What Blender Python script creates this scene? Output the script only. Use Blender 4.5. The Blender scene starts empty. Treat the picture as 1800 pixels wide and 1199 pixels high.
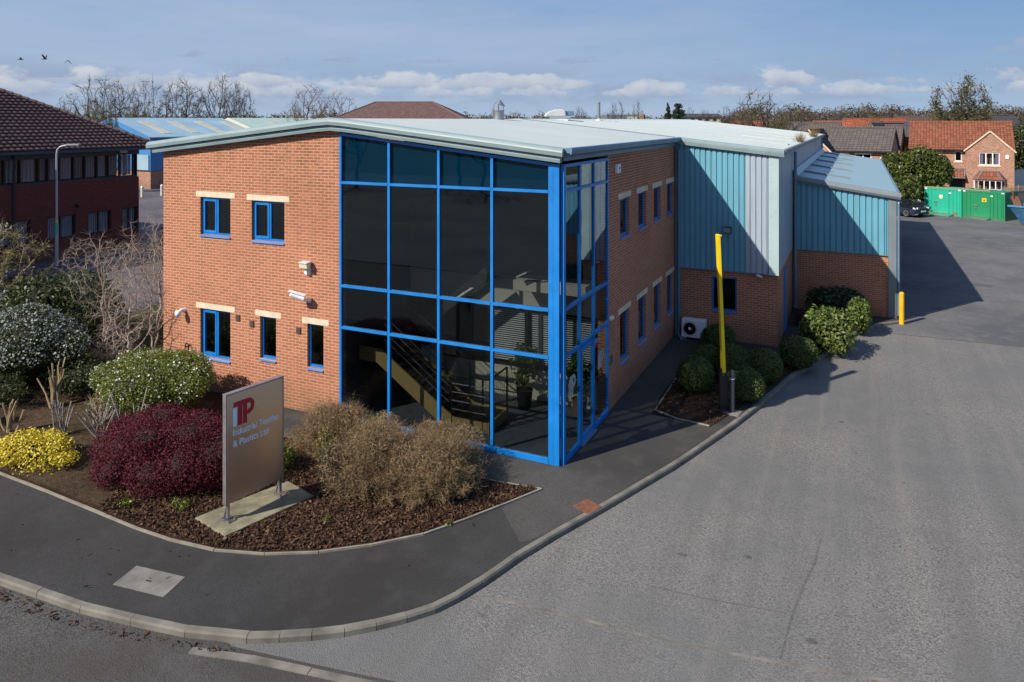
import bpy, math, random
import numpy as np
from mathutils import Vector, Matrix

C = bpy.context.scene.collection
R = math.radians
SCN = bpy.context.scene
CAM = (5.587, -14.356, 7.2)
YAW = R(25.137)
FPX = 1300.0
FWD = (-math.sin(YAW), math.cos(YAW))
RGT = (math.cos(YAW), math.sin(YAW))

def at(px, d):
    """ground position that lies d metres ahead of the viewpoint on a bearing given by px"""
    k = (px - 900.0) / FPX * d
    return (CAM[0] + FWD[0] * d + RGT[0] * k, CAM[1] + FWD[1] * d + RGT[1] * k)

def zat(y, d):
    return 7.2 - (y - 211.0) * d / FPX

# ------------------------------------------------------------------ objects
BASE = {}

def props(o, label=None, cat=None, group=None, kind=None):
    if label: o['label'] = label
    if cat: o['category'] = cat
    if group: o['group'] = group
    if kind: o['kind'] = kind
    return o

def thing(name, label, cat, loc=(0, 0, 0), rotz=0, group=None):
    o = bpy.data.objects.new(name, None)
    C.objects.link(o)
    o.location = loc
    o.rotation_euler = (0, 0, rotz)
    BASE[o.name] = tuple(loc)
    return props(o, label, cat, group)

def dup(root, loc, rotz=0.0, scale=None, label=None, group=None):
    r = root.copy(); C.objects.link(r)
    r.location = loc; r.rotation_euler = (0, 0, rotz)
    if scale: r.scale = scale
    if label: r['label'] = label
    if group: r['group'] = group
    for ch in list(root.children):
        c = ch.copy(); C.objects.link(c); c.parent = r
        for g in list(ch.children):
            e = g.copy(); C.objects.link(e); e.parent = c
    return r

def boxuv(co, fidx, fn):
    """co: loops x 3 coordinates, fn: loops x 3 face normals -> metres uv"""
    a = np.abs(fn)
    u = np.where(a[:, 2] > 0.8, co[:, 0], np.where(a[:, 0] > a[:, 1], co[:, 1], co[:, 0]))
    v = np.where(a[:, 2] > 0.8, co[:, 1], co[:, 2])
    return np.stack([u, v], 1)

def mesh_finish(me, uv=None):
    me.update(calc_edges=True)
    nl = len(me.loops)
    if nl == 0: return
    vi = np.empty(nl, np.int32); me.loops.foreach_get('vertex_index', vi)
    co = np.empty(len(me.vertices) * 3, np.float32); me.vertices.foreach_get('co', co)
    co = co.reshape(-1, 3)
    npoly = len(me.polygons)
    fn = np.empty(npoly * 3, np.float32); me.polygons.foreach_get('normal', fn); fn = fn.reshape(-1, 3)
    lt = np.empty(npoly, np.int32); me.polygons.foreach_get('loop_total', lt)
    if uv is None:
        uv = boxuv(co[vi], None, np.repeat(fn, lt, axis=0))
    l = me.uv_layers.new(name='UVMap')
    l.data.foreach_set('uv', uv.astype(np.float32).ravel())

def link(name, me, mat, parent=None, base=None, local=False, smooth=False):
    b = (0, 0, 0)
    if parent is not None and not local: b = BASE.get(parent.name, (0, 0, 0))
    if parent is None and base is not None: b = base
    if b != (0, 0, 0):
        me.transform(Matrix.Translation((-b[0], -b[1], -b[2])))
    me.materials.append(mat)
    if smooth:
        me.polygons.foreach_set('use_smooth', [True] * len(me.polygons))
    o = bpy.data.objects.new(name, me)
    C.objects.link(o)
    if parent is not None:
        o.parent = parent
        BASE[o.name] = BASE.get(parent.name, (0, 0, 0))
    elif base is not None:
        o.location = base
        BASE[o.name] = tuple(base)
    return o

class MB:
    def __init__(self):
        self.v = []; self.f = []
    def add(self, vs, fs):
        n = len(self.v)
        self.v.extend([tuple(x) for x in vs])
        self.f.extend([tuple(i + n for i in f) for f in fs])
        return self
    def hexa(self, p):
        return self.add(p, [(0, 3, 2, 1), (4, 5, 6, 7), (0, 1, 5, 4), (1, 2, 6, 5), (2, 3, 7, 6), (3, 0, 4, 7)])
    def box(self, x0, x1, y0, y1, z0, z1):
        return self.hexa([(x0, y0, z0), (x1, y0, z0), (x1, y1, z0), (x0, y1, z0),
                          (x0, y0, z1), (x1, y0, z1), (x1, y1, z1), (x0, y1, z1)])
    def obox(self, c, s, rz=0.0, rx=0.0, ry=0.0):
        M = Matrix.Rotation(rz, 3, 'Z') @ Matrix.Rotation(ry, 3, 'Y') @ Matrix.Rotation(rx, 3, 'X')
        ps = []
        for (a, b, d) in ((-1, -1, -1), (1, -1, -1), (1, 1, -1), (-1, 1, -1), (-1, -1, 1), (1, -1, 1), (1, 1, 1), (-1, 1, 1)):
            q = M @ Vector((a * s[0] / 2, b * s[1] / 2, d * s[2] / 2))
            ps.append((c[0] + q.x, c[1] + q.y, c[2] + q.z))
        return self.hexa(ps)
    def bar(self, p, q, w, h, up=(0, 0, 1)):
        p = Vector(p); q = Vector(q); d = (q - p).normalized(); u = Vector(up)
        s = d.cross(u)
        if s.length < 1e-5: s = d.cross(Vector((0, 1, 0)))
        s.normalize(); u = s.cross(d).normalized()
        s *= w / 2; u *= h / 2
        return self.hexa([p - s - u, p + s - u, q + s - u, q - s - u, p - s + u, p + s + u, q + s + u, q - s + u])
    def tube(self, pts, radii, n=8, cap=True):
        pts = [Vector(p) for p in pts]
        if not hasattr(radii, '__len__'): radii = [radii] * len(pts)
        base = len(self.v); ref = None
        for i, p in enumerate(pts):
            d = (pts[min(i + 1, len(pts) - 1)] - pts[max(i - 1, 0)])
            if d.length < 1e-9: d = Vector((0, 0, 1))
            d.normalize()
            if ref is None:
                ref = d.cross(Vector((0.31, 0.87, 0.11)))
                if ref.length < 1e-3: ref = d.cross(Vector((1, 0, 0)))
            ref = (ref - d * ref.dot(d))
            if ref.length < 1e-6: ref = d.cross(Vector((0.9, 0.1, 0.3)))
            ref.normalize(); b = d.cross(ref)
            for k in range(n):
                a = 2 * math.pi * k / n
                q = p + (ref * math.cos(a) + b * math.sin(a)) * radii[i]
                self.v.append((q.x, q.y, q.z))
        for i in range(len(pts) - 1):
            for k in range(n):
                a = base + i * n + k; b2 = base + i * n + (k + 1) % n
                self.f.append((a, b2, b2 + n, a + n))
        if cap:
            self.f.append(tuple(base + k for k in reversed(range(n))))
            e = base + (len(pts) - 1) * n
            self.f.append(tuple(e + k for k in range(n)))
        return self
    def lathe(self, prof, c=(0, 0, 0), n=24, axis='z'):
        base = len(self.v)
        for r, z in prof:
            for k in range(n):
                a = 2 * math.pi * k / n
                x, y = r * math.cos(a), r * math.sin(a)
                if axis == 'z': p = (c[0] + x, c[1] + y, c[2] + z)
                elif axis == 'y': p = (c[0] + x, c[1] - z, c[2] + y)
                else: p = (c[0] + z, c[1] + x, c[2] + y)
                self.v.append(p)
        m = len(prof)
        for i in range(m - 1):
            for k in range(n):
                a = base + i * n + k; b = base + i * n + (k + 1) % n
                self.f.append((a, b, b + n, a + n))
        self.f.append(tuple(base + k for k in reversed(range(n))))
        self.f.append(tuple(base + (m - 1) * n + k for k in range(n)))
        return self
    def prism(self, poly, z0, z1):
        n = len(poly)
        vs = [(x, y, z0) for x, y in poly] + [(x, y, z1) for x, y in poly]
        fs = [tuple(reversed(range(n))), tuple(range(n, 2 * n))]
        fs += [(i, (i + 1) % n, n + (i + 1) % n, n + i) for i in range(n)]
        return self.add(vs, fs)
    def sweep(self, poly, frames):
        """poly: list of (a,b); frames: list of functions/tuples (origin, A, B) -> swept closed profile"""
        n = len(poly); base = len(self.v)
        for o, A, B in frames:
            o = Vector(o); A = Vector(A); B = Vector(B)
            for a, b in poly:
                q = o + A * a + B * b
                self.v.append((q.x, q.y, q.z))
        for i in range(len(frames) - 1):
            for k in range(n):
                a = base + i * n + k; b = base + i * n + (k + 1) % n
                self.f.append((a, b, b + n, a + n))
        self.f.append(tuple(base + k for k in reversed(range(n))))
        self.f.append(tuple(base + (len(frames) - 1) * n + k for k in range(n)))
        return self
    def quad(self, a, b, c, d):
        return self.add([a, b, c, d], [(0, 1, 2, 3)])
    def build(self, name, mat, parent=None, base=None, local=False, smooth=False, bevel=0.0, seg=2):
        me = bpy.data.meshes.new(name)
        me.from_pydata(self.v, [], self.f)
        mesh_finish(me)
        o = link(name, me, mat, parent, base, local, smooth)
        if bevel:
            m = o.modifiers.new('bevel', 'BEVEL'); m.width = bevel; m.segments = seg; m.limit_method = 'ANGLE'
            m.harden_normals = False
        return o

def np_mesh(name, verts, faces, mat, parent=None, base=None, local=False, smooth=False, uv=None):
    me = bpy.data.meshes.new(name)
    nv = len(verts); nf = len(faces); k = faces.shape[1]
    me.vertices.add(nv); me.vertices.foreach_set('co', np.asarray(verts, np.float32).ravel())
    me.loops.add(nf * k); me.loops.foreach_set('vertex_index', faces.astype(np.int32).ravel())
    me.polygons.add(nf)
    me.polygons.foreach_set('loop_start', np.arange(0, nf * k, k, dtype=np.int32))
    me.polygons.foreach_set('loop_total', np.full(nf, k, np.int32))
    mesh_finish(me, uv)
    return link(name, me, mat, parent, base, local, smooth)

# ------------------------------------------------------------------ materials
class NT:
    def __init__(self, name):
        self.m = bpy.data.materials.new(name); self.m.use_nodes = True
        self.t = self.m.node_tree; self.n = self.t.nodes; self.l = self.t.links
        self.n.clear()
        self.out = self.n.new('ShaderNodeOutputMaterial')
    def node(self, typ, **kw):
        x = self.n.new(typ)
        for k, v in kw.items():
            if k in x.inputs: x.inputs[k].default_value = v
            else: setattr(x, k, v)
        return x
    def uv(self, scale=(1, 1, 1), which='UV'):
        tc = self.n.new('ShaderNodeTexCoord')
        mp = self.n.new('ShaderNodeMapping'); mp.inputs['Scale'].default_value = scale
        self.l.new(tc.outputs[which], mp.inputs['Vector'])
        return mp.outputs['Vector']
    def noise(self, vec, scale, detail=4, rough=0.55):
        x = self.node('ShaderNodeTexNoise'); x.inputs['Scale'].default_value = scale
        x.inputs['Detail'].default_value = detail; x.inputs['Roughness'].default_value = rough
        self.l.new(vec, x.inputs['Vector'])
        return x.outputs['Fac']
    def ramp(self, fac, stops, interp='LINEAR'):
        x = self.n.new('ShaderNodeValToRGB'); x.color_ramp.interpolation = interp
        e = x.color_ramp.elements
        while len(e) < len(stops): e.new(0.5)
        for i, (p, c) in enumerate(stops):
            e[i].position = p
            e[i].color = (c, c, c, 1) if not hasattr(c, '__len__') else (c[0], c[1], c[2], 1)
        self.l.new(fac, x.inputs['Fac'])
        return x.outputs['Color']
    def mix(self, a, b, fac, mode='MIX'):
        x = self.n.new('ShaderNodeMix'); x.data_type = 'RGBA'; x.blend_type = mode
        self.put(x.inputs[6], a); self.put(x.inputs[7], b); self.put(x.inputs[0], fac)
        return x.outputs[2]
    def math(self, op, a, b=0.0):
        x = self.n.new('ShaderNodeMath'); x.operation = op
        self.put(x.inputs[0], a); self.put(x.inputs[1], b)
        return x.outputs[0]
    def put(self, sock, v):
        if isinstance(v, bpy.types.NodeSocket): self.l.new(v, sock)
        elif hasattr(v, '__len__') and len(v) == 3 and sock.type == 'RGBA': sock.default_value = (v[0], v[1], v[2], 1)
        else: sock.default_value = v
    def map(self, val, a, b):
        x = self.n.new('ShaderNodeMapRange'); x.clamp = True
        self.put(x.inputs[0], val); x.inputs[1].default_value = a; x.inputs[2].default_value = b
        return x.outputs[0]
    def bump(self, h, strength=0.3, dist=0.02):
        x = self.n.new('ShaderNodeBump'); x.inputs['Strength'].default_value = strength; x.inputs['Distance'].default_value = dist
        self.l.new(h, x.inputs['Height'])
        return x.outputs['Normal']
    def bsdf(self, color, rough=0.6, metal=0.0, normal=None, spec=0.5, **kw):
        p = self.n.new('ShaderNodeBsdfPrincipled')
        self.put(p.inputs['Base Color'], color); self.put(p.inputs['Roughness'], rough)
        p.inputs['Metallic'].default_value = metal; p.inputs['Specular IOR Level'].default_value = spec
        if normal is not None: self.l.new(normal, p.inputs['Normal'])
        for k, v in kw.items(): p.inputs[k].default_value = v
        self.l.new(p.outputs[0], self.out.inputs[0])
        return p

def lin(r, g, b):
    f = lambda c: (c / 255 / 12.92) if c / 255 <= 0.04045 else ((c / 255 + 0.055) / 1.055) ** 2.4
    return (f(r), f(g), f(b))

def dark(c, k): return tuple(x * k for x in c)

def paint(name, col, rough=0.4, metal=0.0, var=0.12, scale=1.5, spec=0.5, fine=60):
    t = NT(name); v = t.uv(which='Object')
    n = t.noise(v, scale, 5); n2 = t.noise(v, fine, 2)
    c = t.mix(dark(col, 1 - var), dark(col, 1 + var), t.ramp(n, [(0.3, 0.0), (0.7, 1.0)]))
    c = t.mix(c, dark(col, 0.75), t.math('MULTIPLY', t.ramp(n2, [(0.55, 0.0), (0.75, 1.0)]), 0.35))
    t.bsdf(c, t.ramp(n, [(0.3, rough * 0.8), (0.7, min(1, rough * 1.2))]), metal, spec=spec)
    return t.m

def brick(name, c1, c2, mortar, w=0.225, h=0.075, ms=0.011, stain=(0.12, 0.07, 0.04), bumps=0.5, stainamt=0.6):
    t = NT(name); v = t.uv()
    b = t.node('ShaderNodeTexBrick'); t.l.new(v, b.inputs['Vector'])
    b.inputs['Scale'].default_value = 1.0; b.inputs['Brick Width'].default_value = w; b.inputs['Row Height'].default_value = h
    b.inputs['Mortar Size'].default_value = ms; b.inputs['Mortar Smooth'].default_value = 0.15; b.inputs['Bias'].default_value = 0.0
    b.inputs['Color1'].default_value = (*c1, 1); b.inputs['Color2'].default_value = (*c2, 1); b.inputs['Mortar'].default_value = (*mortar, 1)
    big = t.noise(v, 0.35, 6, 0.6); mid = t.noise(t.uv((4.4, 13.3, 1)), 1.0, 3, 0.7); fin = t.noise(v, 45, 3)
    c = t.mix(b.outputs['Color'], dark(c1, 0.55), t.math('MULTIPLY', t.math('MULTIPLY', t.ramp(mid, [(0.53, 0.0), (0.64, 1.0)]), 0.75), t.math('SUBTRACT', 1.0, b.outputs['Fac'])))
    c = t.mix(c, stain, t.math('MULTIPLY', t.ramp(big, [(0.5, 0.0), (0.75, 1.0)]), stainamt))
    c = t.mix(c, dark(c2, 1.25), t.math('MULTIPLY', t.ramp(fin, [(0.5, 0.0), (0.8, 1.0)]), 0.3))
    # weathering: sooty courses near the verge, damp and splash dirt at the foot of the wall, faint runs
    sx = t.node('ShaderNodeSeparateXYZ'); t.l.new(v, sx.inputs[0])
    runs = t.noise(t.uv((2.2, 0.25, 1)), 1.0, 5, 0.7)
    brk = t.math('SUBTRACT', 1.0, b.outputs['Fac'])
    hi = t.math('MULTIPLY', t.math('MULTIPLY', t.ramp(sx.outputs[1], [(0.0, 0.0), (1.0, 1.0)]), 1.0), 0.0) if False else t.math('MULTIPLY', t.map(sx.outputs[1], 4.6, 6.4), t.ramp(big, [(0.35, 0.0), (0.6, 1.0)]))
    c = t.mix(c, dark(stain, 0.75), t.math('MULTIPLY', t.math('MULTIPLY', hi, t.ramp(mid, [(0.42, 0.0), (0.56, 1.0)])), t.math('MULTIPLY', brk, 0.8)))
    lowm = t.math('MULTIPLY', t.map(sx.outputs[1], 0.75, 0.05), t.ramp(runs, [(0.3, 0.25), (0.65, 1.0)]))
    c = t.mix(c, (0.13, 0.095, 0.06), t.math('MULTIPLY', lowm, 0.6))
    c = t.mix(c, dark(stain, 0.8), t.math('MULTIPLY', t.ramp(runs, [(0.58, 0.0), (0.75, 1.0)]), 0.35))
    hgt = t.math('SUBTRACT', t.math('MULTIPLY', fin, 0.25), b.outputs['Fac'])
    t.bsdf(c, 0.88, normal=t.bump(hgt, bumps, 0.012), spec=0.25)
    return t.m

def cladding(name, col, rough=0.42):
    t = NT(name); v = t.uv(which='Object'); n = t.noise(v, 0.8, 5)
    run = t.noise(t.uv((5, 5, 0.35), 'Object'), 1.0, 6, 0.7); run2 = t.noise(t.uv((14, 14, 0.8), 'Object'), 1.0, 4, 0.7)
    c = t.mix(dark(col, 0.93), dark(col, 1.07), t.ramp(n, [(0.3, 0.0), (0.7, 1.0)]))
    c = t.mix(c, tuple(x * 0.6 + 0.4 * y for x, y in zip(dark(col, 0.6), (0.12, 0.12, 0.10))), t.math('MULTIPLY', t.ramp(run, [(0.5, 0.0), (0.72, 1.0)]), 0.45))
    c = t.mix(c, dark(col, 1.2), t.math('MULTIPLY', t.ramp(run2, [(0.52, 0.0), (0.7, 1.0)]), 0.3))
    t.bsdf(c, t.ramp(run, [(0.3, rough * 0.85), (0.7, rough * 1.3)]))
    return t.m

def tarmac(name, col, agg=0.35, scale=70, patch=0.15, bumps=0.5, tint=(0.9, 0.95, 1.0), streak=False):
    t = NT(name); v = t.uv(which='Object')
    vor = t.node('ShaderNodeTexVoronoi'); vor.inputs['Scale'].default_value = scale; t.l.new(v, vor.inputs['Vector'])
    sp = t.node('ShaderNodeSeparateColor'); t.l.new(vor.outputs['Color'], sp.inputs[0])
    f = t.noise(v, scale * 0.45, 5, 0.75)
    big = t.noise(v, 0.22, 5, 0.6); mid = t.noise(v, 1.7, 5, 0.65)
    c = t.mix(dark(col, 1 - agg), dark(col, 1 + agg), sp.outputs[0])
    c = t.mix(c, dark(col, 1 + agg * 1.6), t.math('MULTIPLY', t.ramp(f, [(0.52, 0.0), (0.66, 1.0)]), 0.7))
    c = t.mix(c, dark(col, 1 - agg * 1.2), t.math('MULTIPLY', t.ramp(f, [(0.34, 1.0), (0.46, 0.0)]), 0.7))
    c = t.mix(c, tuple(a * b for a, b in zip(dark(col, 1 - patch * 1.6), tint)), t.ramp(big, [(0.38, 0.9), (0.62, 0.0)]))
    c = t.mix(c, dark(col, 1 + patch), t.math('MULTIPLY', t.ramp(mid, [(0.5, 0.0), (0.72, 1.0)]), 0.6))
    if streak:
        st = t.noise(t.uv((1.4, 0.05, 1), 'Object'), 1.0, 4, 0.6)
        c = t.mix(c, dark(col, 0.74), t.math('MULTIPLY', t.ramp(st, [(0.48, 0.0), (0.70, 1.0)]), 0.3))
        tc = t.n.new('ShaderNodeTexCoord'); mp = t.n.new('ShaderNodeMapping'); mp.inputs['Rotation'].default_value = (0, 0, R(22)); mp.inputs['Scale'].default_value = (1.0, 0.045, 1)
        t.l.new(tc.outputs['Object'], mp.inputs[0]); ty = t.noise(mp.outputs[0], 1.3, 6, 0.65)
        c = t.mix(c, dark(col, 0.68), t.math('MULTIPLY', t.ramp(ty, [(0.5, 0.0), (0.72, 1.0)]), 0.38))
        c = t.mix(c, tuple(a * b for a, b in zip(dark(col, 1.22), (1.04, 1.0, 0.93))), t.math('MULTIPLY', t.ramp(ty, [(0.32, 1.0), (0.46, 0.0)]), 0.45))
        sp2 = t.noise(v, 2.6, 2, 0.4)
        c = t.mix(c, dark(col, 0.5), t.math('MULTIPLY', t.ramp(sp2, [(0.74, 0.0), (0.80, 1.0)]), 0.6))
    hgt = t.math('ADD', t.math('MULTIPLY', vor.outputs['Distance'], 0.8), f)
    t.bsdf(c, 0.92, normal=t.bump(hgt, bumps, 0.01), spec=0.2)
    return t.m

def leafmat(name, stops, rough=0.55, trans=0.25, spec=0.3):
    t = NT(name)
    g = t.node('ShaderNodeNewGeometry')
    v = t.uv(which='Object'); n = t.noise(v, 2.2, 3)
    f = t.math('ADD', t.math('MULTIPLY', g.outputs['Random Per Island'], 0.7), t.math('MULTIPLY', n, 0.3))
    c = t.ramp(f, stops)
    p = t.bsdf(c, rough, spec=spec)
    if trans:
        tr = t.node('ShaderNodeBsdfTranslucent'); t.l.new(c, tr.inputs[0])
        mx = t.node('ShaderNodeMixShader'); mx.inputs[0].default_value = trans
        t.l.new(p.outputs[0], mx.inputs[1]); t.l.new(tr.outputs[0], mx.inputs[2]); t.l.new(mx.outputs[0], t.out.inputs[0])
    return t.m

def barkmat(name, a, b):
    t = NT(name); v = t.uv(which='Object'); n = t.noise(v, 3.0, 5); g = t.node('ShaderNodeNewGeometry')
    c = t.mix(a, b, t.math('ADD', t.math('MULTIPLY', n, 0.6), t.math('MULTIPLY', g.outputs['Random Per Island'], 0.4)))
    t.bsdf(c, 0.85, spec=0.2)
    return t.m

def glassmat(name, tint=(0.5, 0.52, 0.52), refl=1.0, base=0.02, rough=0.0):
    t = NT(name)
    tr = t.node('ShaderNodeBsdfTransparent'); tr.inputs[0].default_value = (*tint, 1)
    gl = t.node('ShaderNodeBsdfGlossy'); gl.inputs['Roughness'].default_value = rough; gl.inputs[0].default_value = (0.80, 0.92, 1, 1)
    lw = t.node('ShaderNodeLayerWeight'); lw.inputs['Blend'].default_value = 0.5
    f = t.math('ADD', t.math('MULTIPLY', t.math('POWER', lw.outputs['Facing'], 4.0), 0.85 * refl), base)
    n = t.noise(t.uv(which='Object'), 0.9, 2)
    nb = t.bump(n, 0.06, 0.02); t.l.new(nb, gl.inputs['Normal'])
    mx = t.node('ShaderNodeMixShader'); t.l.new(f, mx.inputs[0])
    t.l.new(tr.outputs[0], mx.inputs[1]); t.l.new(gl.outputs[0], mx.inputs[2]); t.l.new(mx.outputs[0], t.out.inputs[0])
    return t.m

def soilmat(name, stops, scale=18, bumps=0.8, dist=0.04):
    t = NT(name); v = t.uv(which='Object')
    n = t.noise(v, scale, 8, 0.7); b = t.noise(v, 0.8, 4)
    f = t.math('ADD', t.math('MULTIPLY', n, 0.65), t.math('MULTIPLY', b, 0.35))
    t.bsdf(t.ramp(f, stops), 0.95, normal=t.bump(n, bumps, dist), spec=0.1)
    return t.m

def tilemat(name, col, var=0.3, lichen=(0.2, 0.19, 0.15), w=0.3, h=0.34):
    t = NT(name); v = t.uv()
    b = t.node('ShaderNodeTexBrick'); t.l.new(v, b.inputs['Vector']); b.offset = 0.0
    b.inputs['Scale'].default_value = 1.0; b.inputs['Brick Width'].default_value = w; b.inputs['Row Height'].default_value = h
    b.inputs['Mortar Size'].default_value = 0.022; b.inputs['Mortar Smooth'].default_value = 0.6
    b.inputs['Color1'].default_value = (*dark(col, 1 - var), 1); b.inputs['Color2'].default_value = (*dark(col, 1 + var), 1)
    b.inputs['Mortar'].default_value = (*dark(col, 0.25), 1)
    n = t.noise(v, 1.2, 6, 0.7)
    c = t.mix(b.outputs['Color'], lichen, t.math('MULTIPLY', t.ramp(n, [(0.55, 0.0), (0.8, 1.0)]), 0.5))
    t.bsdf(c, 0.85, spec=0.25)
    return t.m

# ------------------------------------------------------------------ plants
def rot_frames(n, rng, nrm):
    r = rng.normal(size=(n, 3))
    t = np.cross(nrm, r); t /= np.linalg.norm(t, axis=1, keepdims=True) + 1e-9
    b = np.cross(nrm, t)
    return t, b

def leaf_cloud(lobes, n, size, rng, shell=0.45, rnd=0.9, aspect=0.55, zmin=0.02, bias_up=0.2, jitter=0.06):
    """small rhombic leaves through the outer part of a union of ellipsoids -> verts, faces"""
    L = np.array(lobes, float)
    w = (L[:, 3] * L[:, 4] + L[:, 3] * L[:, 5] + L[:, 4] * L[:, 5]); w /= w.sum()
    k = rng.choice(len(L), size=n, p=w)
    d = rng.normal(size=(n, 3)); d /= np.linalg.norm(d, axis=1, keepdims=True)
    rr = 1 - shell * rng.random(n) ** 1.6 + rng.normal(size=n) * jitter
    p = L[k, :3] + d * rr[:, None] * L[k, 3:6]
    keep = p[:, 2] > zmin
    for i in range(len(L)):
        q = ((p - L[i, :3]) / L[i, 3:6]); inside = (q ** 2).sum(1) < (1 - shell * 0.9) ** 2
        keep &= ~inside
    p = p[keep]; d = d[keep] / L[k[keep], 3:6]; d /= np.linalg.norm(d, axis=1, keepdims=True)
    m = len(p)
    nr = d + rng.normal(size=(m, 3)) * rnd + np.array([0, 0, bias_up]); nr /= np.linalg.norm(nr, axis=1, keepdims=True)
    t, b = rot_frames(m, rng, nr)
    s = size * (0.6 + 0.8 * rng.random(m))
    a = t * (s / 2)[:, None]; bb = b * (s * aspect / 2)[:, None]; lift = nr * (s * 0.12)[:, None]
    V = np.stack([p - a, p + bb + lift, p + a, p - bb + lift], 1).reshape(-1, 3)
    F = np.arange(m * 4).reshape(m, 4)
    return V, F

def lumpy(cx, cy, cz, rx, ry, rz, k, rng, amt=0.45):
    """a main ellipsoid with k smaller lobes on it"""
    out = [(cx, cy, cz, rx * 0.85, ry * 0.85, rz * 0.88)]
    for _ in range(k):
        d = rng.normal(size=3); d[2] = abs(d[2]) * 0.9 - 0.15; d /= np.linalg.norm(d)
        s = amt * (0.7 + 0.6 * rng.random())
        out.append((cx + d[0] * rx * (1 - s * 0.75), cy + d[1] * ry * (1 - s * 0.75), cz + d[2] * rz * (1 - s * 0.75), rx * s, ry * s, rz * s))
    return out

def sticks(P, D, length, rad, rng, bend=0.15, segs=2):
    """thin triangular twigs starting at P along D -> verts, faces"""
    n = len(P)
    length = np.broadcast_to(length, (n,)); rad = np.broadcast_to(rad, (n,))
    D = D / np.linalg.norm(D, axis=1, keepdims=True)
    t, b = rot_frames(n, rng, D)
    side = t * (rng.normal(size=n) * bend)[:, None] + b * (rng.normal(size=n) * bend)[:, None]
    rings = []
    for s in range(segs + 1):
        u = s / segs
        c = P + D * (length * u)[:, None] + side * (length * u * u)[:, None]
        r = rad * (1 - 0.8 * u)
        for k in range(3):
            a = 2 * math.pi * k / 3
            rings.append(c + (t * math.cos(a) + b * math.sin(a)) * r[:, None])
    V = np.stack(rings, 1).reshape(-1, 3)
    per = 3 * (segs + 1); F = []
    off = np.arange(n) * per
    for s in range(segs):
        for k in range(3):
            a = s * 3 + k; c = s * 3 + (k + 1) % 3
            F.append(np.stack([off + a, off + c, off + c + 3, off + a + 3], 1))
    tip = P + D * length[:, None] + side * length[:, None]
    return V, np.concatenate(F), tip

def cat(*vf):
    V = []; F = []; o = 0
    for v, f in vf:
        V.append(v); F.append(f + o); o += len(v)
    return np.concatenate(V), np.concatenate(F)

def bare_tree(rng, H, spread, levels=5, trunk_r=0.2, kids=(3, 5), up=0.35, wig=0.16, fork=0.3, lean=(0, 0), thin=0.62, start=0.35, cutlevel=2, ratio=(0.55, 0.8), minr=0.012, first=0.42):
    """grows a branching skeleton; returns two MBs: trunk with limbs, and the twigs of the crown"""
    tr = MB(); cr = MB()
    def grow(p, d, L, r, lev):
        n = 4 if lev < 2 else (3 if lev < 4 else 2)
        pts = [p]; rad = [r]; dd = d.copy()
        for i in range(n):
            dd = dd + Vector((rng.gauss(0, wig), rng.gauss(0, wig), rng.gauss(0, wig) + up * 0.12 * (1 if lev else 0)))
            dd.normalize()
            p = p + dd * (L / n); pts.append(p); rad.append(max(minr * 0.7, r * (1 - (0.45 if lev < levels - 1 else 0.7) * (i + 1) / n)))
        (tr if lev < cutlevel else cr).tube(pts, rad, 7 if lev == 0 else (5 if lev == 1 else (4 if lev == 2 else 3)), cap=lev < 2)
        if lev >= levels - 1: return
        k = rng.randint(*kids)
        for j in range(k):
            t = 1.0 if j == 0 else rng.uniform(start, 1.0)
            x = t * n; i = min(int(x), n - 1); q = pts[i].lerp(pts[i + 1], x - i)
            base = (pts[i + 1] - pts[i]).normalized()
            ang = rng.uniform(0.3, 1.0) * (spread if j else spread * 0.45)
            az = rng.uniform(0, 2 * math.pi)
            s = base.cross(Vector((rng.gauss(0, 1), rng.gauss(0, 1), rng.gauss(0, 1))))
            if s.length < 1e-4: continue
            s.normalize()
            nd = (base * math.cos(ang) + s * math.sin(ang)); nd.z += up * 0.25; nd.normalize()
            rr = rad[i] + (rad[i + 1] - rad[i]) * (x - i)
            grow(q, nd, L * rng.uniform(*ratio), max(minr, rr * (0.8 if j == 0 else thin)), lev + 1)
    grow(Vector((0, 0, 0)), Vector((lean[0], lean[1], 1)).normalized(), H * first, trunk_r, 0)
    zs = [v[2] for v in cr.v]; top = max(zs) if zs else H
    k = H / top
    for mb in (tr, cr):
        mb.v = [(x * k, y * k, z * k) for x, y, z in mb.v]
    return tr, cr

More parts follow.
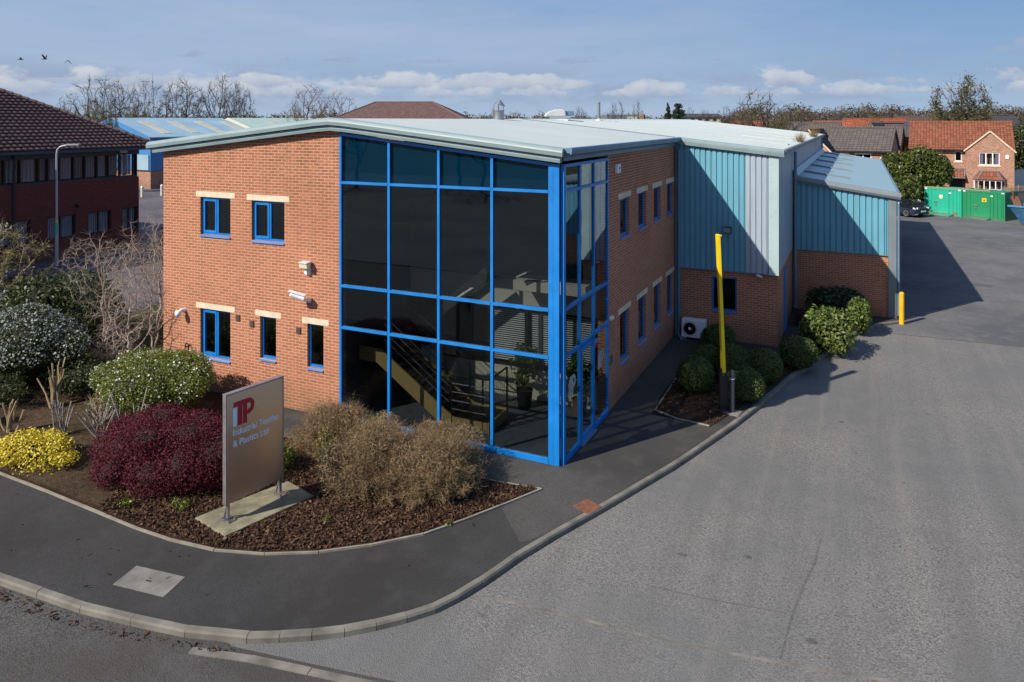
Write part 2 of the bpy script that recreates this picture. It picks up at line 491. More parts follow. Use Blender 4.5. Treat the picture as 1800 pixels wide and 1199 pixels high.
# roof of courses of tiles, real relief: origin + u along the eave + v up the slope
def tile_roof(origin, U, Vv, N, urange, vlen, row=0.34, wave=0.3, amp=0.03, step=0.035, du=0.075):
    o = np.array(origin, float); U = np.array(U, float); Vv = np.array(Vv, float); N = np.array(N, float)
    vs = []; fs = []; off = 0
    nrow = max(1, int(round(vlen / row)))
    for r in range(nrow):
        va, vb = r * vlen / nrow, (r + 1) * vlen / nrow
        ua0, ua1 = urange(va); ub0, ub1 = urange(vb)
        if ua1 - ua0 < 0.05: continue
        n = max(2, int((ua1 - ua0) / du))
        s = np.linspace(0, 1, n + 1)
        ua = ua0 + (ua1 - ua0) * s; ub = np.clip(ua, ub0, ub1)
        ha = amp * np.abs(np.sin(math.pi * ua / wave)) ** 0.8 + step; hb = amp * np.abs(np.sin(math.pi * ub / wave)) ** 0.8
        A = o + np.outer(ua, U) + va * Vv + np.outer(ha, N)
        B = o + np.outer(ub, U) + vb * Vv + np.outer(hb, N)
        Z = o + np.outer(ua, U) + va * Vv - 0.01 * N
        vs.append(np.concatenate([Z, A, B])); i = np.arange(n); m = n + 1
        fs.append(np.stack([off + i, off + i + 1, off + m + i + 1, off + m + i], 1))
        fs.append(np.stack([off + m + i, off + m + i + 1, off + 2 * m + i + 1, off + 2 * m + i], 1))
        off += 3 * m
    V = np.concatenate(vs); F = np.concatenate(fs)
    # uv: u along eave, v along slope
    rel = V - o
    uvv = np.stack([rel @ U, rel @ Vv], 1)[F.ravel()]
    return V, F, uvv

# wall in the plane spanned by u and z with rectangular openings; depth runs along dv
def wall_cells(mb, fn, ulist, zlist, holes, ztop=None):
    """fn(u,z,k) -> xyz with k 0 outside, 1 inside"""
    for i in range(len(ulist) - 1):
        for j in range(len(zlist) - 1):
            u0, u1, z0, z1 = ulist[i], ulist[i + 1], zlist[j], zlist[j + 1]
            cu, cz = (u0 + u1) / 2, (z0 + z1) / 2
            if any(h[0] < cu < h[1] and h[2] < cz < h[3] for h in holes): continue
            za0 = za1 = z1
            if ztop and j == len(zlist) - 2: za0, za1 = ztop(u0), ztop(u1)
            p = [fn(u0, z0, 0), fn(u1, z0, 0), fn(u1, z0, 1), fn(u0, z0, 1), fn(u0, za0, 0), fn(u1, za1, 0), fn(u1, za1, 1), fn(u0, za0, 1)]
            mb.hexa(p)

def holed_wall(mb, fn, u0, u1, z0, z1, holes, ztop=None, extra=()):
    us = sorted(set([u0, u1] + [h[0] for h in holes] + [h[1] for h in holes] + list(extra)))
    zs = sorted(set([z0, z1] + [h[2] for h in holes] + [h[3] for h in holes]))
    wall_cells(mb, fn, us, zs, holes, ztop)

def corrugated(mb, fn, u0, u1, zb, zt, pitch=0.19, groove=0.05, depth=0.035, slope=0.012, thick=0.02):
    """profiled sheet: fn(u,z,out) -> xyz; zt(u) top"""
    pts = []; u = u0
    while u < u1 - 1e-6:
        e = min(u + pitch, u1); f = max(u, e - groove)
        pts += [(u, depth), (f - slope, depth), (f, 0.0), (e - slope, 0.0)]
        u = e
    pts.append((u1, depth))
    vs = []; fs = []
    for (a, h) in pts:
        vs.append(fn(a, zb, h)); vs.append(fn(a, zt(a), h)); vs.append(fn(a, zb, -thick)); vs.append(fn(a, zt(a), -thick))
    for i in range(len(pts) - 1):
        a, b = i * 4, i * 4 + 4
        fs += [(a, b, b + 1, a + 1), (a + 2, a + 3, b + 3, b + 2), (a, a + 2, b + 2, b), (a + 1, b + 1, b + 3, a + 3)]
    e = (len(pts) - 1) * 4
    fs += [(0, 1, 3, 2), (e, e + 2, e + 3, e + 1)]
    mb.add(vs, fs)

# bare crowns grown towards points scattered through a crown volume
def grow_tree(seed, H, W, trunk=0.3, n=700, low=0.3, shape='dome', step=None, minr=0.012, power=2.2, twigs=3, twl=None, lean=(0, 0), stems=1, wob=0.25, cut=0.06, zexp=0.8):
    g = np.random.default_rng(seed); step = step or H * 0.035
    u = g.normal(size=(n * 3, 3)); u /= np.linalg.norm(u, axis=1, keepdims=True); r = g.random(n * 3) ** 0.45
    P = u * r[:, None]
    zc = H * (low + 1) / 2; A = np.stack([P[:, 0] * W / 2, P[:, 1] * W / 2, zc + P[:, 2] * H * (1 - low) / 2], 1)
    if shape == 'fan':
        k = (A[:, 2] - H * low) / (H * (1 - low)); A[:, :2] *= (0.25 + 0.95 * np.clip(k, 0, 1))[:, None]
    if shape == 'dome':
        k = (A[:, 2] - H * low) / (H * (1 - low)); A[:, :2] *= (0.75 + 0.35 * np.sin(np.clip(k, 0, 1) * 3.1))[:, None]
    # ragged outline: drop points from random bites of the crown
    for _ in range(7):
        d = g.normal(size=3); d /= np.linalg.norm(d); c = np.array([d[0] * W / 2, d[1] * W / 2, zc + d[2] * H * (1 - low) / 2])
        A = A[np.linalg.norm((A - c) / np.array([W, W, H]), axis=1) > 0.13]
    A = A[:n]
    N = [np.zeros(3)]; par = [-1]
    for s in range(stems):
        base = 0; d = np.array([lean[0] + g.normal() * 0.35 * (stems > 1), lean[1] + g.normal() * 0.35 * (stems > 1), 1.0]); m = max(2, int(trunk * H / step)); p = N[0].copy()
        for i in range(m):
            d = d + g.normal(size=3) * 0.10; d[2] = abs(d[2]); d /= np.linalg.norm(d); p = p + d * step; N.append(p.copy()); par.append(base); base = len(N) - 1
    alive = np.ones(len(A), bool)
    for it in range(140):
        if not alive.any() or len(N) > 2600: break
        X = np.array(N); a = A[alive]
        D = ((a[:, None, :] - X[None, :, :]) ** 2).sum(2); j = D.argmin(1); dm = np.sqrt(D[np.arange(len(a)), j])
        grew = False; new = {}
        for q in np.unique(j):
            v = a[j == q] - X[q]; v /= np.linalg.norm(v, axis=1, keepdims=True) + 1e-9; d = v.mean(0)
            nd = np.linalg.norm(d)
            if nd < 1e-3: continue
            d = d / nd + g.normal(size=3) * wob; d /= np.linalg.norm(d); new[q] = X[q] + d * step
        for q, p in new.items():
            N.append(p); par.append(int(q)); grew = True
        X2 = np.array(N[len(X):]); idx = np.where(alive)[0]
        if len(X2):
            dd = ((A[idx][:, None, :] - X2[None]) ** 2).sum(2).min(1); alive[idx[dd < (step * 1.5) ** 2]] = False
        # give up on points that only make a branch oscillate
        alive[idx[dm < step * 0.9]] = False
    X = np.array(N); par = np.array(par); nn = len(X); kids = [[] for _ in range(nn)]
    for i in range(1, nn): kids[par[i]].append(i)
    rad = np.zeros(nn)
    for i in range(nn - 1, -1, -1):
        rad[i] = (sum(rad[c] ** power for c in kids[i]) ** (1 / power)) if kids[i] else minr
        rad[i] = max(rad[i], minr)
    k = H / max(X[:, 2].max(), 1e-3); X = X * np.array([1, 1, k])
    tr = MB(); cr = MB()
    def chain(i):
        pts = [i]; c = i
        while kids[c]:
            b = max(kids[c], key=lambda t: rad[t])
            pts.append(b); c = b
        return pts
    stack = [0]; seen = set()
    while stack:
        s = stack.pop(); ch = chain(s); full = ([par[s]] if par[s] >= 0 else []) + ch
        for q in ch:
            big = max(kids[q], key=lambda t: rad[t]) if kids[q] else -1
            for c in kids[q]:
                if c != big: stack.append(c)
        if len(full) < 2: continue
        pts = [Vector(X[q]) for q in full]; rr = [rad[q] for q in full]
        if par[s] >= 0: rr[0] = rr[1]
        big = rr[1] > rad[0] * 0.30
        (tr if big else cr).tube(pts, rr, 6 if big else (4 if rr[1] > minr * 2.5 else 3), cap=False)
    tips = np.array([i for i in range(1, nn) if len(kids[i]) <= 1 and rad[i] < minr * 2.6])
    tw = None
    if twigs and len(tips):
        idx = np.repeat(tips, twigs); d = X[idx] - X[par[idx]]; d /= np.linalg.norm(d, axis=1, keepdims=True) + 1e-9
        d = d * 0.8 + g.normal(size=d.shape) * 0.55; d[:, 2] += 0.15
        V, F, _ = sticks(X[idx], d, (twl or step * 1.6) * (0.5 + 0.8 * g.random(len(idx))), minr * 0.62, g, 0.25)
        tw = (V, F)
    return tr, cr, tw
def grown(name, label, loc, res, mats, rotz=0.0, group=None, cat='tree', top=None):
    tr, cr, tw = res
    o = thing(name, label, cat, loc, rotz, group)
    tr.build('trunk', mats[0], o, local=True)
    V = np.array(cr.v) if cr.v else np.zeros((0, 3))
    quads = np.array([f for f in cr.f if len(f) == 4]).reshape(-1, 4)
    if tw is not None: V, quads = cat_(V, quads, tw)
    np_mesh('crown', V, quads, mats[1], o, local=True)
    return o
def cat_(V, F, tw):
    return np.concatenate([V, tw[0]]), np.concatenate([F, tw[1] + len(V)])
# ------------------------------------------------------------------ materials in use
M = {}
M['brick_orange'] = brick('orange_brick', (0.43, 0.150, 0.088), (0.31, 0.105, 0.062), (0.47, 0.30, 0.175), stain=(0.22, 0.09, 0.05), stainamt=0.45)  # the brick's own orange, same on every side of the building
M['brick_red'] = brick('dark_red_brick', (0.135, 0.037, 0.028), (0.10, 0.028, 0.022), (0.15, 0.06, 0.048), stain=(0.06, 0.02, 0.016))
M['brick_house'] = brick('house_brick', (0.46, 0.22, 0.145), (0.21, 0.075, 0.05), (0.42, 0.31, 0.22), stain=(0.2, 0.09, 0.06))
M['brick_tan'] = brick('tan_brick', (0.45, 0.26, 0.13), (0.37, 0.2, 0.1), (0.45, 0.33, 0.22))
M['stone'] = paint('cast_stone', (0.60, 0.50, 0.36), 0.9, var=0.18, scale=4)
M['blue_frame'] = paint('blue_frame_paint', (0.004, 0.165, 0.49), 0.42, var=0.12, scale=2.5)
M['blue_sill'] = paint('faded_blue_sill', (0.08, 0.22, 0.52), 0.45, var=0.12)
M['fascia'] = paint('grey_green_fascia', (0.19, 0.255, 0.262), 0.45, var=0.10)
M['gap'] = paint('black_gap', (0.01, 0.01, 0.012), 0.9)
M['roof'] = None
M['blue_clad'] = cladding('blue_cladding', (0.115, 0.315, 0.405))
M['lav_clad'] = cladding('grey_lavender_cladding', (0.31, 0.37, 0.425))
M['pale_trim'] = paint('pale_green_trim', (0.36, 0.46, 0.46), 0.4, var=0.06)
M['grey_trim'] = paint('grey_trim', (0.155, 0.185, 0.20), 0.5, var=0.08)
M['gutter_blue'] = paint('slate_blue_gutter', (0.11, 0.19, 0.26), 0.45, var=0.12)
M['glass'] = glassmat('tinted_glass', (0.66, 0.68, 0.68), 0.9, 0.05)
M['glass_top'] = glassmat('teal_tinted_glass', (0.30, 0.62, 0.72), 0.9, 0.03)
M['glass_far'] = glassmat('house_glass', (0.78, 0.80, 0.83), 0.2, 0.015)
M['dark'] = paint('dark_interior', (0.012, 0.012, 0.014), 0.9)  # near-black paint standing in for unlit rooms
M['int_wall'] = paint('interior_wall', (0.50, 0.47, 0.40), 0.85, var=0.05)
M['spandrel'] = paint('teal_spandrel', (0.026, 0.085, 0.110), 0.5, var=0.06)
M['int_dark'] = paint('interior_shade_wall', (0.046, 0.048, 0.056), 0.9, var=0.2)  # dark paint that puts shade into the hall and rooms
M['decal'] = paint('frosted_decal', (0.30, 0.33, 0.35), 0.5)
M['int_floor'] = paint('interior_carpet', (0.075, 0.085, 0.10), 0.7, var=0.15, scale=6)
M['ochre'] = paint('ochre_stringer', (0.36, 0.25, 0.10), 0.45, var=0.06)
M['black'] = paint('black_metal', (0.012, 0.013, 0.015), 0.4)
M['white'] = paint('white_plastic', (0.78, 0.79, 0.80), 0.4, var=0.04)
M['cream'] = paint('cream_plastic', (0.62, 0.58, 0.45), 0.4, var=0.06)
M['offwhite'] = paint('off_white', (0.5, 0.52, 0.52), 0.55, var=0.1)
M['steel'] = paint('brushed_steel', (0.42, 0.42, 0.43), 0.35, 0.9, var=0.12, scale=3)
M['sign_edge'] = paint('sign_edge_steel', (0.36, 0.33, 0.34), 0.38, 0.7, var=0.15, scale=5)
M['sign_face'] = paint('bronze_grey_sign', (0.74, 0.68, 0.61), 0.32, 1.0, var=0.05, scale=1)
M['red_letter'] = paint('red_lettering', (0.42, 0.012, 0.03), 0.4, var=0.03)
M['pale_letter'] = paint('pale_blue_lettering', (0.78, 0.88, 0.97), 0.4, var=0.03)
M['yellow'] = paint('yellow_paint', (0.80, 0.58, 0.005), 0.38, var=0.08, scale=3)
M['yellow_deep'] = paint('deep_yellow_paint', (0.74, 0.40, 0.01), 0.45, var=0.1, scale=3)
M['concrete'] = paint('concrete', (0.165, 0.155, 0.138), 0.9, var=0.3, scale=3, spec=0.2)
M['plinth'] = paint('mossy_concrete', (0.185, 0.165, 0.11), 0.92, var=0.4, scale=4, spec=0.2)
M['channel'] = paint('dirty_channel_stone', (0.165, 0.15, 0.128), 0.95, var=0.35, scale=3, spec=0.1)
M['kerb'] = paint('kerb_concrete', (0.16, 0.148, 0.124), 0.92, var=0.3, scale=2.5, spec=0.15)
M['edging'] = paint('edging_concrete', (0.235, 0.21, 0.165), 0.92, var=0.25, scale=3, spec=0.15)
M['rust'] = paint('rusty_iron', (0.17, 0.066, 0.034), 0.9, var=0.35, scale=9)
M['driveway'] = tarmac('driveway_chippings', (0.164, 0.155, 0.143), 0.55, 62, 0.07, 0.9, streak=True)
M['pavement'] = tarmac('fine_dark_tarmac', (0.046, 0.044, 0.0425), 0.35, 95, 0.22, 0.4, (1.02, 1.0, 0.98))
M['road'] = tarmac('worn_tarmac', (0.078, 0.073, 0.070), 0.55, 60, 0.16, 0.8, (1, 0.95, 0.9))
M['yard'] = tarmac('yard_tarmac', (0.135, 0.13, 0.128), 0.35, 60, 0.2, 0.5)
M['side_road'] = tarmac('side_road_tarmac', (0.12, 0.105, 0.115), 0.3, 60, 0.2, 0.5)
M['mulch'] = soilmat('bark_mulch', [(0.3, (0.018, 0.009, 0.006)), (0.5, (0.045, 0.025, 0.016)), (0.66, (0.09, 0.052, 0.032)), (0.78, (0.2, 0.13, 0.08))], 30, 1.0, 0.05)
M['chips'] = leafmat('bark_chips', [(0.0, (0.018, 0.011, 0.008)), (0.45, (0.058, 0.032, 0.020)), (0.8, (0.115, 0.066, 0.040)), (0.93, (0.19, 0.12, 0.075)), (1.0, (0.42, 0.30, 0.20))], 0.85, 0, 0.1)
M['dark_chip'] = paint('dark_twig_litter', (0.022, 0.014, 0.009), 0.9)
M['earth'] = soilmat('bare_earth', [(0.3, (0.02, 0.014, 0.009)), (0.55, (0.075, 0.05, 0.03)), (0.75, (0.15, 0.105, 0.065))], 9, 1.0, 0.06)
M['grass'] = soilmat('rough_grass', [(0.3, (0.02, 0.02, 0.009)), (0.5, (0.06, 0.056, 0.022)), (0.7, (0.13, 0.10, 0.05))], 6, 0.8, 0.05)

def roofmat():
    t = NT('pale_profiled_roof'); v = t.uv(which='Object')
    n = t.noise(v, 0.5, 5); n2 = t.noise(v, 38, 2); n3 = t.noise(t.uv((0.25, 5, 1), 'Object'), 1.0, 4)
    c = t.mix((0.39, 0.44, 0.43), (0.48, 0.525, 0.51), n)
    c = t.mix(c, (0.44, 0.42, 0.33), t.math('MULTIPLY', t.ramp(n3, [(0.5, 0.0), (0.7, 1.0)]), 0.35))
    c = t.mix(c, (0.12, 0.13, 0.12), t.math('MULTIPLY', t.ramp(n2, [(0.70, 0.0), (0.76, 1.0)]), 0.8))
    t.bsdf(c, 0.85, spec=0.12)
    return t.m
M['roof'] = roofmat()

# ------------------------------------------------------------------ ground
def sheet(name, poly, z, mat, kind='structure'):
    me = bpy.data.meshes.new(name)
    me.from_pydata([(x, y, z) for x, y in poly], [], [tuple(range(len(poly)))])
    mesh_finish(me)
    return props(link(name, me, mat), kind=kind)

sheet('ground', [(-4000, -1500), (4000, -1500), (4000, 6000), (-4000, 6000)], -0.135, M['grass'])

KERB = [(-40, -9.2), (-20, -8.0), (-10.5, -7.48), (-6.61, -7.27), (-4.67, -7.16), (-3.06, -6.89), (-2.14, -6.60), (-1.55, -6.30), (-1.01, -5.93), (-0.50, -5.48),
        (-0.1, -4.99), (0.12, -4.52), (0.30, -4.0), (0.50, -3.25), (0.78, -2.45), (1.33, -1.05), (2.14, 1.15), (2.93, 3.75), (3.45, 5.75), (3.9, 7.8), (4.5, 9.81), (5.05, 11.7), (5.59, 13.5), (6.2, 14.75), (6.95, 15.55)]
YZ = -0.10     # carriageway level

drive = [(-2.3, -6.72), (-1.0, -6.5), (0.17, -6.29), (6.0, -5.3), (16, -3.6), (16, 2), (11.0, 6), (10.6, 14.15), (6.03, 14.02), (3.0, 14), (3.0, 5), (0, 0), (-1.5, -4), (-3.2, -6.2)]
sheet('driveway', drive, YZ, M['driveway'])
sheet('yard', [(2, 14.02), (6.03, 14.02), (10.6, 14.15), (60, 15.6), (60, 58), (2, 62)], YZ + 0.004, M['yard'])
road = [(-70, -30), (70, -30), (70, 6), (16, -3.6), (6.0, -5.3), (0.17, -6.29), (-1.0, -6.5), (-2.3, -6.72), (-3.2, -6.7), (-4.67, -7.0), (-10.5, -7.3), (-40, -9.0), (-70, -11)]
sheet('road', [(-70, -19), (70, -13), (70, 6), (16, -3.6), (6.0, -5.3), (0.17, -6.29), (-1.0, -6.5), (-2.3, -6.72), (-3.2, -6.6), (-4.67, -6.95), (-10.5, -7.3), (-40, -9.0), (-70, -11)], YZ, M['road'])
sheet('reflection_ground', [(-70, -70), (70, -64), (70, -13.2), (-70, -19.2)], YZ - 0.004, M['yard'])  # unseen grey ground added for the glazing to reflect
sheet('side_road', [(-19.5, -9), (-18.6, 0), (-19.0, 5), (-21, 14), (-24, 30), (-30, 52), (-36, 75), (-75, 75), (-75, 17.3), (-33, 17.3), (-30.6, 9.6), (-29.0, 6.5), (-27.5, 0), (-27, -9)], YZ, M['side_road'])
# pavement slab with real thickness, laid round the building and behind the kerb
inner = 0.125
def offset_line(pts, d):
    out = []
    for i, p in enumerate(pts):
        a = Vector(pts[max(i - 1, 0)]); b = Vector(pts[min(i + 1, len(pts) - 1)])
        t = (b - a).normalized(); nrm = Vector((-t.y, t.x))
        out.append((p[0] + nrm.x * d, p[1] + nrm.y * d))
    return out
kin = offset_line(KERB, 0.105)
pave = kin + [(6.95, 15.9), (-0.5, 15.9), (-0.5, 0.2), (-13, 0.2), (-13.5, -4), (-20, -5.6), (-40, -6.6)]
mb = MB(); mb.prism(pave, -0.13, 0.0)
props(mb.build('pavement', M['pavement']), kind='structure')
M['path'] = tarmac('older_path_tarmac', (0.066, 0.062, 0.057), 0.35, 95, 0.22, 0.4, (0.95, 0.97, 1.0))
sheet('path', [(-7.4, -1.28), (-4.0, -1.23), (-0.99, -1.09), (0.02, -0.98), (-0.10, -1.30), (-0.45, -1.98), (0.36, -2.9), (0.50, -2.75), (0.66, -2.42), (1.21, -1.0), (2.02, 1.2), (2.75, 3.6), (2.3, 3.5), (0.97, 3.6), (0.9, 10.3), (0.03, 10.3), (0.03, -0.06), (-7.4, -0.06)], 0.004, M['path'])
# the planting bed in front of the glazed front
BED = [(-40, -6.5), (-16, -5.35), (-10.31, -5.13), (-8.5, -5.2), (-6.81, -5.30), (-5.4, -5.38), (-4.27, -5.28), (-3.48, -5.06), (-2.57, -4.57), (-1.9, -4.03), (-1.3, -3.42), (-0.7, -2.4), (-0.03, -1.05), (-0.5, -1.10), (-0.99, -1.16), (-4.0, -1.3), (-7.6, -1.35), (-8.6, -0.9), (-9.4, -0.02), (-12.2, -0.02)]
bed_all = BED + [(-12.2, 12), (-16.5, 12), (-18.3, 4), (-18.0, -3), (-21, -5.2)]
mb = MB(); mb.prism(BED + [(-18.2, 0.0), (-18, -3), (-21, -5.2)], -0.12, 0.022)
props(mb.build('planting_bed', M['mulch']), kind='structure')
sheet('bare_earth', [(-20, -5.7), (-16, -5.28), (-10.31, -5.06), (-8.5, -5.13), (-6.9, -5.22), (-7.2, -4.4), (-7.8, -3.3), (-9.2, -0.6), (-12.2, -0.3), (-17.9, -0.2), (-18, -3), (-20, -5)], 0.028, M['earth'])
sheet('grass_verge', [(-12.1, 0.01), (-12.1, 14), (-22.0, 14), (-18.9, 5), (-18.2, 0.01)], 0.02, M['grass'])
# island bed with clipped balls
ISL = [(0.99, 3.50), (2.42, 3.31), (2.72, 4.25), (3.17, 5.75), (3.65, 7.5), (4.22, 9.5), (4.78, 11.4), (5.28, 13.2), (5.85, 14.5), (4.5, 14.9), (3.9, 12.4), (3.4, 9.6), (2.2, 9.2), (1.35, 10.2), (0.9, 10.0), (0.95, 7), (0.9, 5)]
mb = MB(); mb.prism(ISL, -0.1, 0.018)
props(mb.build('shrub_bed', M['mulch']), kind='structure')

def resample(pts, step):
    P = [Vector(p) for p in pts]; cum = [0.0]
    for a, b in zip(P[:-1], P[1:]): cum.append(cum[-1] + (b - a).length)
    def pos(s):
        for i in range(len(P) - 1):
            if s <= cum[i + 1] or i == len(P) - 2: return P[i].lerp(P[i + 1], (s - cum[i]) / (cum[i + 1] - cum[i]))
    n = max(1, round(cum[-1] / step))
    return [pos(cum[-1] * k / n) for k in range(n + 1)]
def kerbs(name, line, step, w, ztop, zbot, gap, mat, chamfer=0.02, start=None):
    mb = MB(); rg = random.Random(3)
    pts = resample(line, step)
    for a, b in zip(pts[:-1], pts[1:]):
        d = (b - a).normalized(); nn = Vector((-d.y, d.x))
        a2 = a + d * gap; b2 = b - d * gap * 0.2
        dz = rg.uniform(-0.004, 0.004)
        prof = [(0.0, zbot), (0.0, ztop - chamfer * 1.6), (chamfer, ztop - chamfer * 0.15), (w, ztop), (w, zbot)]
        vs = []
        for q in (a2, b2):
            for s, z in prof: vs.append((q.x + nn.x * s, q.y + nn.y * s, z + (dz if z > zbot else 0)))
        n = len(prof)
        fs = [tuple(range(n)), tuple(reversed(range(n, 2 * n)))] + [(i, i + n, (i + 1) % n + n, (i + 1) % n) for i in range(n)]
        mb.add(vs, fs)
    return mb.build(name, mat)
iK = 10
props(kerbs('kerb', KERB[:7], 0.92, 0.11, 0.006, -0.2, 0.007, M['kerb']), kind='structure')
props(kerbs('kerb', KERB[6:14], 0.46, 0.11, 0.006, -0.2, 0.008, M['kerb']), kind='structure')
props(kerbs('kerb', KERB[13:], 0.92, 0.11, 0.006, -0.2, 0.006, M['kerb']), kind='structure')
props(kerbs('edging', list(reversed(BED[2:13])), 0.9, 0.05, 0.034, -0.1, 0.003, M['edging'], 0.008), kind='structure')
props(kerbs('edging', [(-0.03, -1.05), (-0.99, -1.16), (-4.0, -1.3), (-7.6, -1.35)], 0.9, 0.05, 0.034, -0.1, 0.003, M['edging'], 0.008), kind='structure')
props(kerbs('edging', [(0.95, 6.2), (0.99, 3.50), (2.42, 3.31)], 0.9, 0.05, 0.03, -0.1, 0.003, M['edging'], 0.008), kind='structure')
# flush channel stones where driveway meets road, and a second line across the driveway
props(kerbs('kerb', [(5.2, -5.52), (0.17, -6.36), (-1.0, -6.57), (-2.15, -6.78), (-2.75, -6.96)], 0.92, 0.13, YZ + 0.018, -0.2, 0.006, M['channel'], 0.008), kind='structure')
props(kerbs('channel_stones', [(9.0, -2.9), (4.83, -3.76), (3.36, -4.0), (1.71, -4.12), (0.4, -4.24)], 0.92, 0.055, YZ + 0.007, -0.2, 0.005, M['channel'], 0.004), kind='structure')

# loose bark on the beds, leaf litter in the gutter
def inside(poly, x, y):
    r = np.zeros(len(x), bool); n = len(poly)
    for i in range(n):
        x1, y1 = poly[i]; x2, y2 = poly[(i + 1) % n]
        c = ((y1 > y) != (y2 > y)) & (x < (x2 - x1) * (y - y1) / (y2 - y1 + 1e-12) + x1)
        r ^= c
    return r
def chips(name, poly, n, size, z, mat, seed, label=None):
    rng = np.random.default_rng(seed); P = np.array(poly)
    x = rng.uniform(P[:, 0].min(), P[:, 0].max(), n); y = rng.uniform(P[:, 1].min(), P[:, 1].max(), n)
    k = inside(poly, x, y) & ~inside([(-5.24, -4.75), (-4.26, -4.98), (-3.78, -3.21), (-4.67, -2.96)], x, y); x, y = x[k], y[k]; m = len(x)
    p = np.stack([x, y, z + rng.random(m) * 0.03], 1)
    nr = rng.normal(size=(m, 3)) * 0.55 + np.array([0, 0, 1.0]); nr /= np.linalg.norm(nr, axis=1, keepdims=True)
    t, b = rot_frames(m, rng, nr)
    s = size * (0.5 + rng.random(m)); a = t * (s / 2)[:, None]; c = b * (s * (0.18 + 0.2 * rng.random(m)))[:, None]
    V = np.stack([p - a - c, p + a - c * 0.6, p + a + c, p - a + c * 0.7], 1).reshape(-1, 3)
    o = np_mesh(name, V, np.arange(m * 4).reshape(m, 4), mat)
    return props(o, kind='stuff')
chips('bark_chips', [(-7.2, -5.24), (-5.4, -5.32), (-4.27, -5.22), (-3.48, -5.0), (-2.57, -4.5), (-1.9, -3.97), (-1.3, -3.35), (-0.7, -2.35), (-0.08, -1.1), (-0.99, -1.22), (-4.0, -1.38), (-7.0, -1.4), (-8.0, -3.2)], 46000, 0.046, 0.026, M['chips'], 5)
chips('bark_chips', ISL[:9] + [(4.5, 14.9), (3.9, 12.4), (3.4, 9.6), (0.95, 9)], 9000, 0.055, 0.022, M['chips'], 6)
chips('leaf_litter', [(-9, -7.47), (-6.6, -7.33), (-4.7, -7.22), (-3.1, -6.97), (-2.2, -6.78), (-2.3, -6.9), (-3.2, -7.13), (-4.7, -7.42), (-5.6, -7.52), (-6.6, -7.48), (-9, -7.62)], 1500, 0.04, YZ + 0.004, M['chips'], 7)
chips('twig_litter', [(-9, -7.2), (-5, -7.0), (-2, -6.4), (0, -4.8), (0.8, -1.8), (0.2, -1.0), (-1.2, -3.6), (-3.4, -5.3), (-7, -5.5), (-10, -5.3)], 110, 0.05, 0.0, M['dark_chip'], 8)
chips('grit', [(1.9, 1.0), (2.5, 3.1), (3.5, 6.0), (3.7, 6.1), (2.9, 3.2), (2.2, 1.0)], 300, 0.03, YZ + 0.004, M['chips'], 9)

# joints and oil spots in the driveway surface
def strip(name, pts, w, z, mat):
    mb = MB(); L = offset_line(pts, w / 2); Rr = offset_line(pts, -w / 2)
    for i in range(len(pts) - 1): mb.quad((Rr[i][0], Rr[i][1], z), (Rr[i + 1][0], Rr[i + 1][1], z), (L[i + 1][0], L[i + 1][1], z), (L[i][0], L[i][1], z))
    return props(mb.build(name, mat), kind='structure')
M['joint'] = tarmac('tarred_joint', (0.118, 0.112, 0.106), 0.45, 45, 0.1, 0.6)
M['oil'] = tarmac('oily_tarmac', (0.098, 0.095, 0.092), 0.45, 45, 0.1, 0.6)
strip('surface_joint', [(4.62, -3.75), (4.70, -2.68), (4.80, -1.9), (4.93, -1.19), (4.98, -0.4)], 0.03, YZ + 0.003, M['joint'])
strip('surface_joint', [(2.6, -2.95), (3.4, -2.9), (4.6, -2.72)], 0.022, YZ + 0.003, M['joint'])
strip('surface_joint', [(6.03, 14.03), (10.6, 14.16)], 0.06, YZ + 0.007, M['joint'])
gs = random.Random(15)
for x, y, r in ((4.98, -3.2, 0.06), (3.9, -1.5, 0.05), (2.9, -1.9, 0.06), (5.2, 5.2, 0.05), (8.4, 18.5, 0.3), (10.5, 24, 0.4)):
    n = 14; p = [(x + r * (0.7 + 0.5 * gs.random()) * math.cos(6.283 * k / n) * 1.3, y + r * (0.7 + 0.5 * gs.random()) * math.sin(6.283 * k / n)) for k in range(n)]
    sheet('oil_stain', p, YZ + 0.0075, M['oil'])
# ------------------------------------------------------------------ the main building
B = thing('industrial_building', 'large brick and glass offices with blue frames, joined to a blue clad warehouse', 'building', (-5.9, 0, 0))
RX = -5.9
def zr(x): return 7.24 - 0.11 * math.sqrt((x - RX) ** 2 + 0.04) + 0.02          # roof surface
def zw(x): return zr(x) - 0.30                                                # underside of the verge fascia
YG, YL, YE = 10.4, 15.9, 40.0
XW, XL = 3.27, 6.82
# front wall, brick
F_fn = lambda u, z, k: (u, 0.0 + 0.26 * k, z)
FW = [(-10.35, -9.27, 4.15, 5.15), (-8.54, -7.45, 4.12, 5.14), (-10.35, -9.27, 0.90, 2.18), (-8.25, -7.72, 1.13, 2.20), (-6.72, -6.22, 1.12, 2.19)]
mb = MB(); holed_wall(mb, F_fn, -11.75, -5.74, -0.02, 6.0, FW, ztop=zw, extra=[-6.2, -5.9])
# (upper strip follows the roof line)
mb.build('front_wall', M['brick_orange'], B)
# left flank and back walls
mb = MB(); mb.box(-11.75, -11.49, 0.26, YE, -0.02, zr(-11.75) - 0.3)
mb.box(-11.49, XW, YE - 0.25, YE, -0.02, 6.0)
mb.build('rear_wall', M['brick_orange'], B)
# right flank wall of the offices
S_fn = lambda u, z, k: (0.0 - 0.26 * k, u, z)
SW = []
for y0 in (4.12, 5.86, 7.60, 9.30):
    SW.append((y0, y0 + 0.84, 4.15, 5.15)); SW.append((y0, y0 + 0.84, 0.90, 2.18))
mb = MB(); holed_wall(mb, S_fn, 3.10, YG, -0.02, 6.34, SW)
mb.build('side_wall', M['brick_orange'], B)

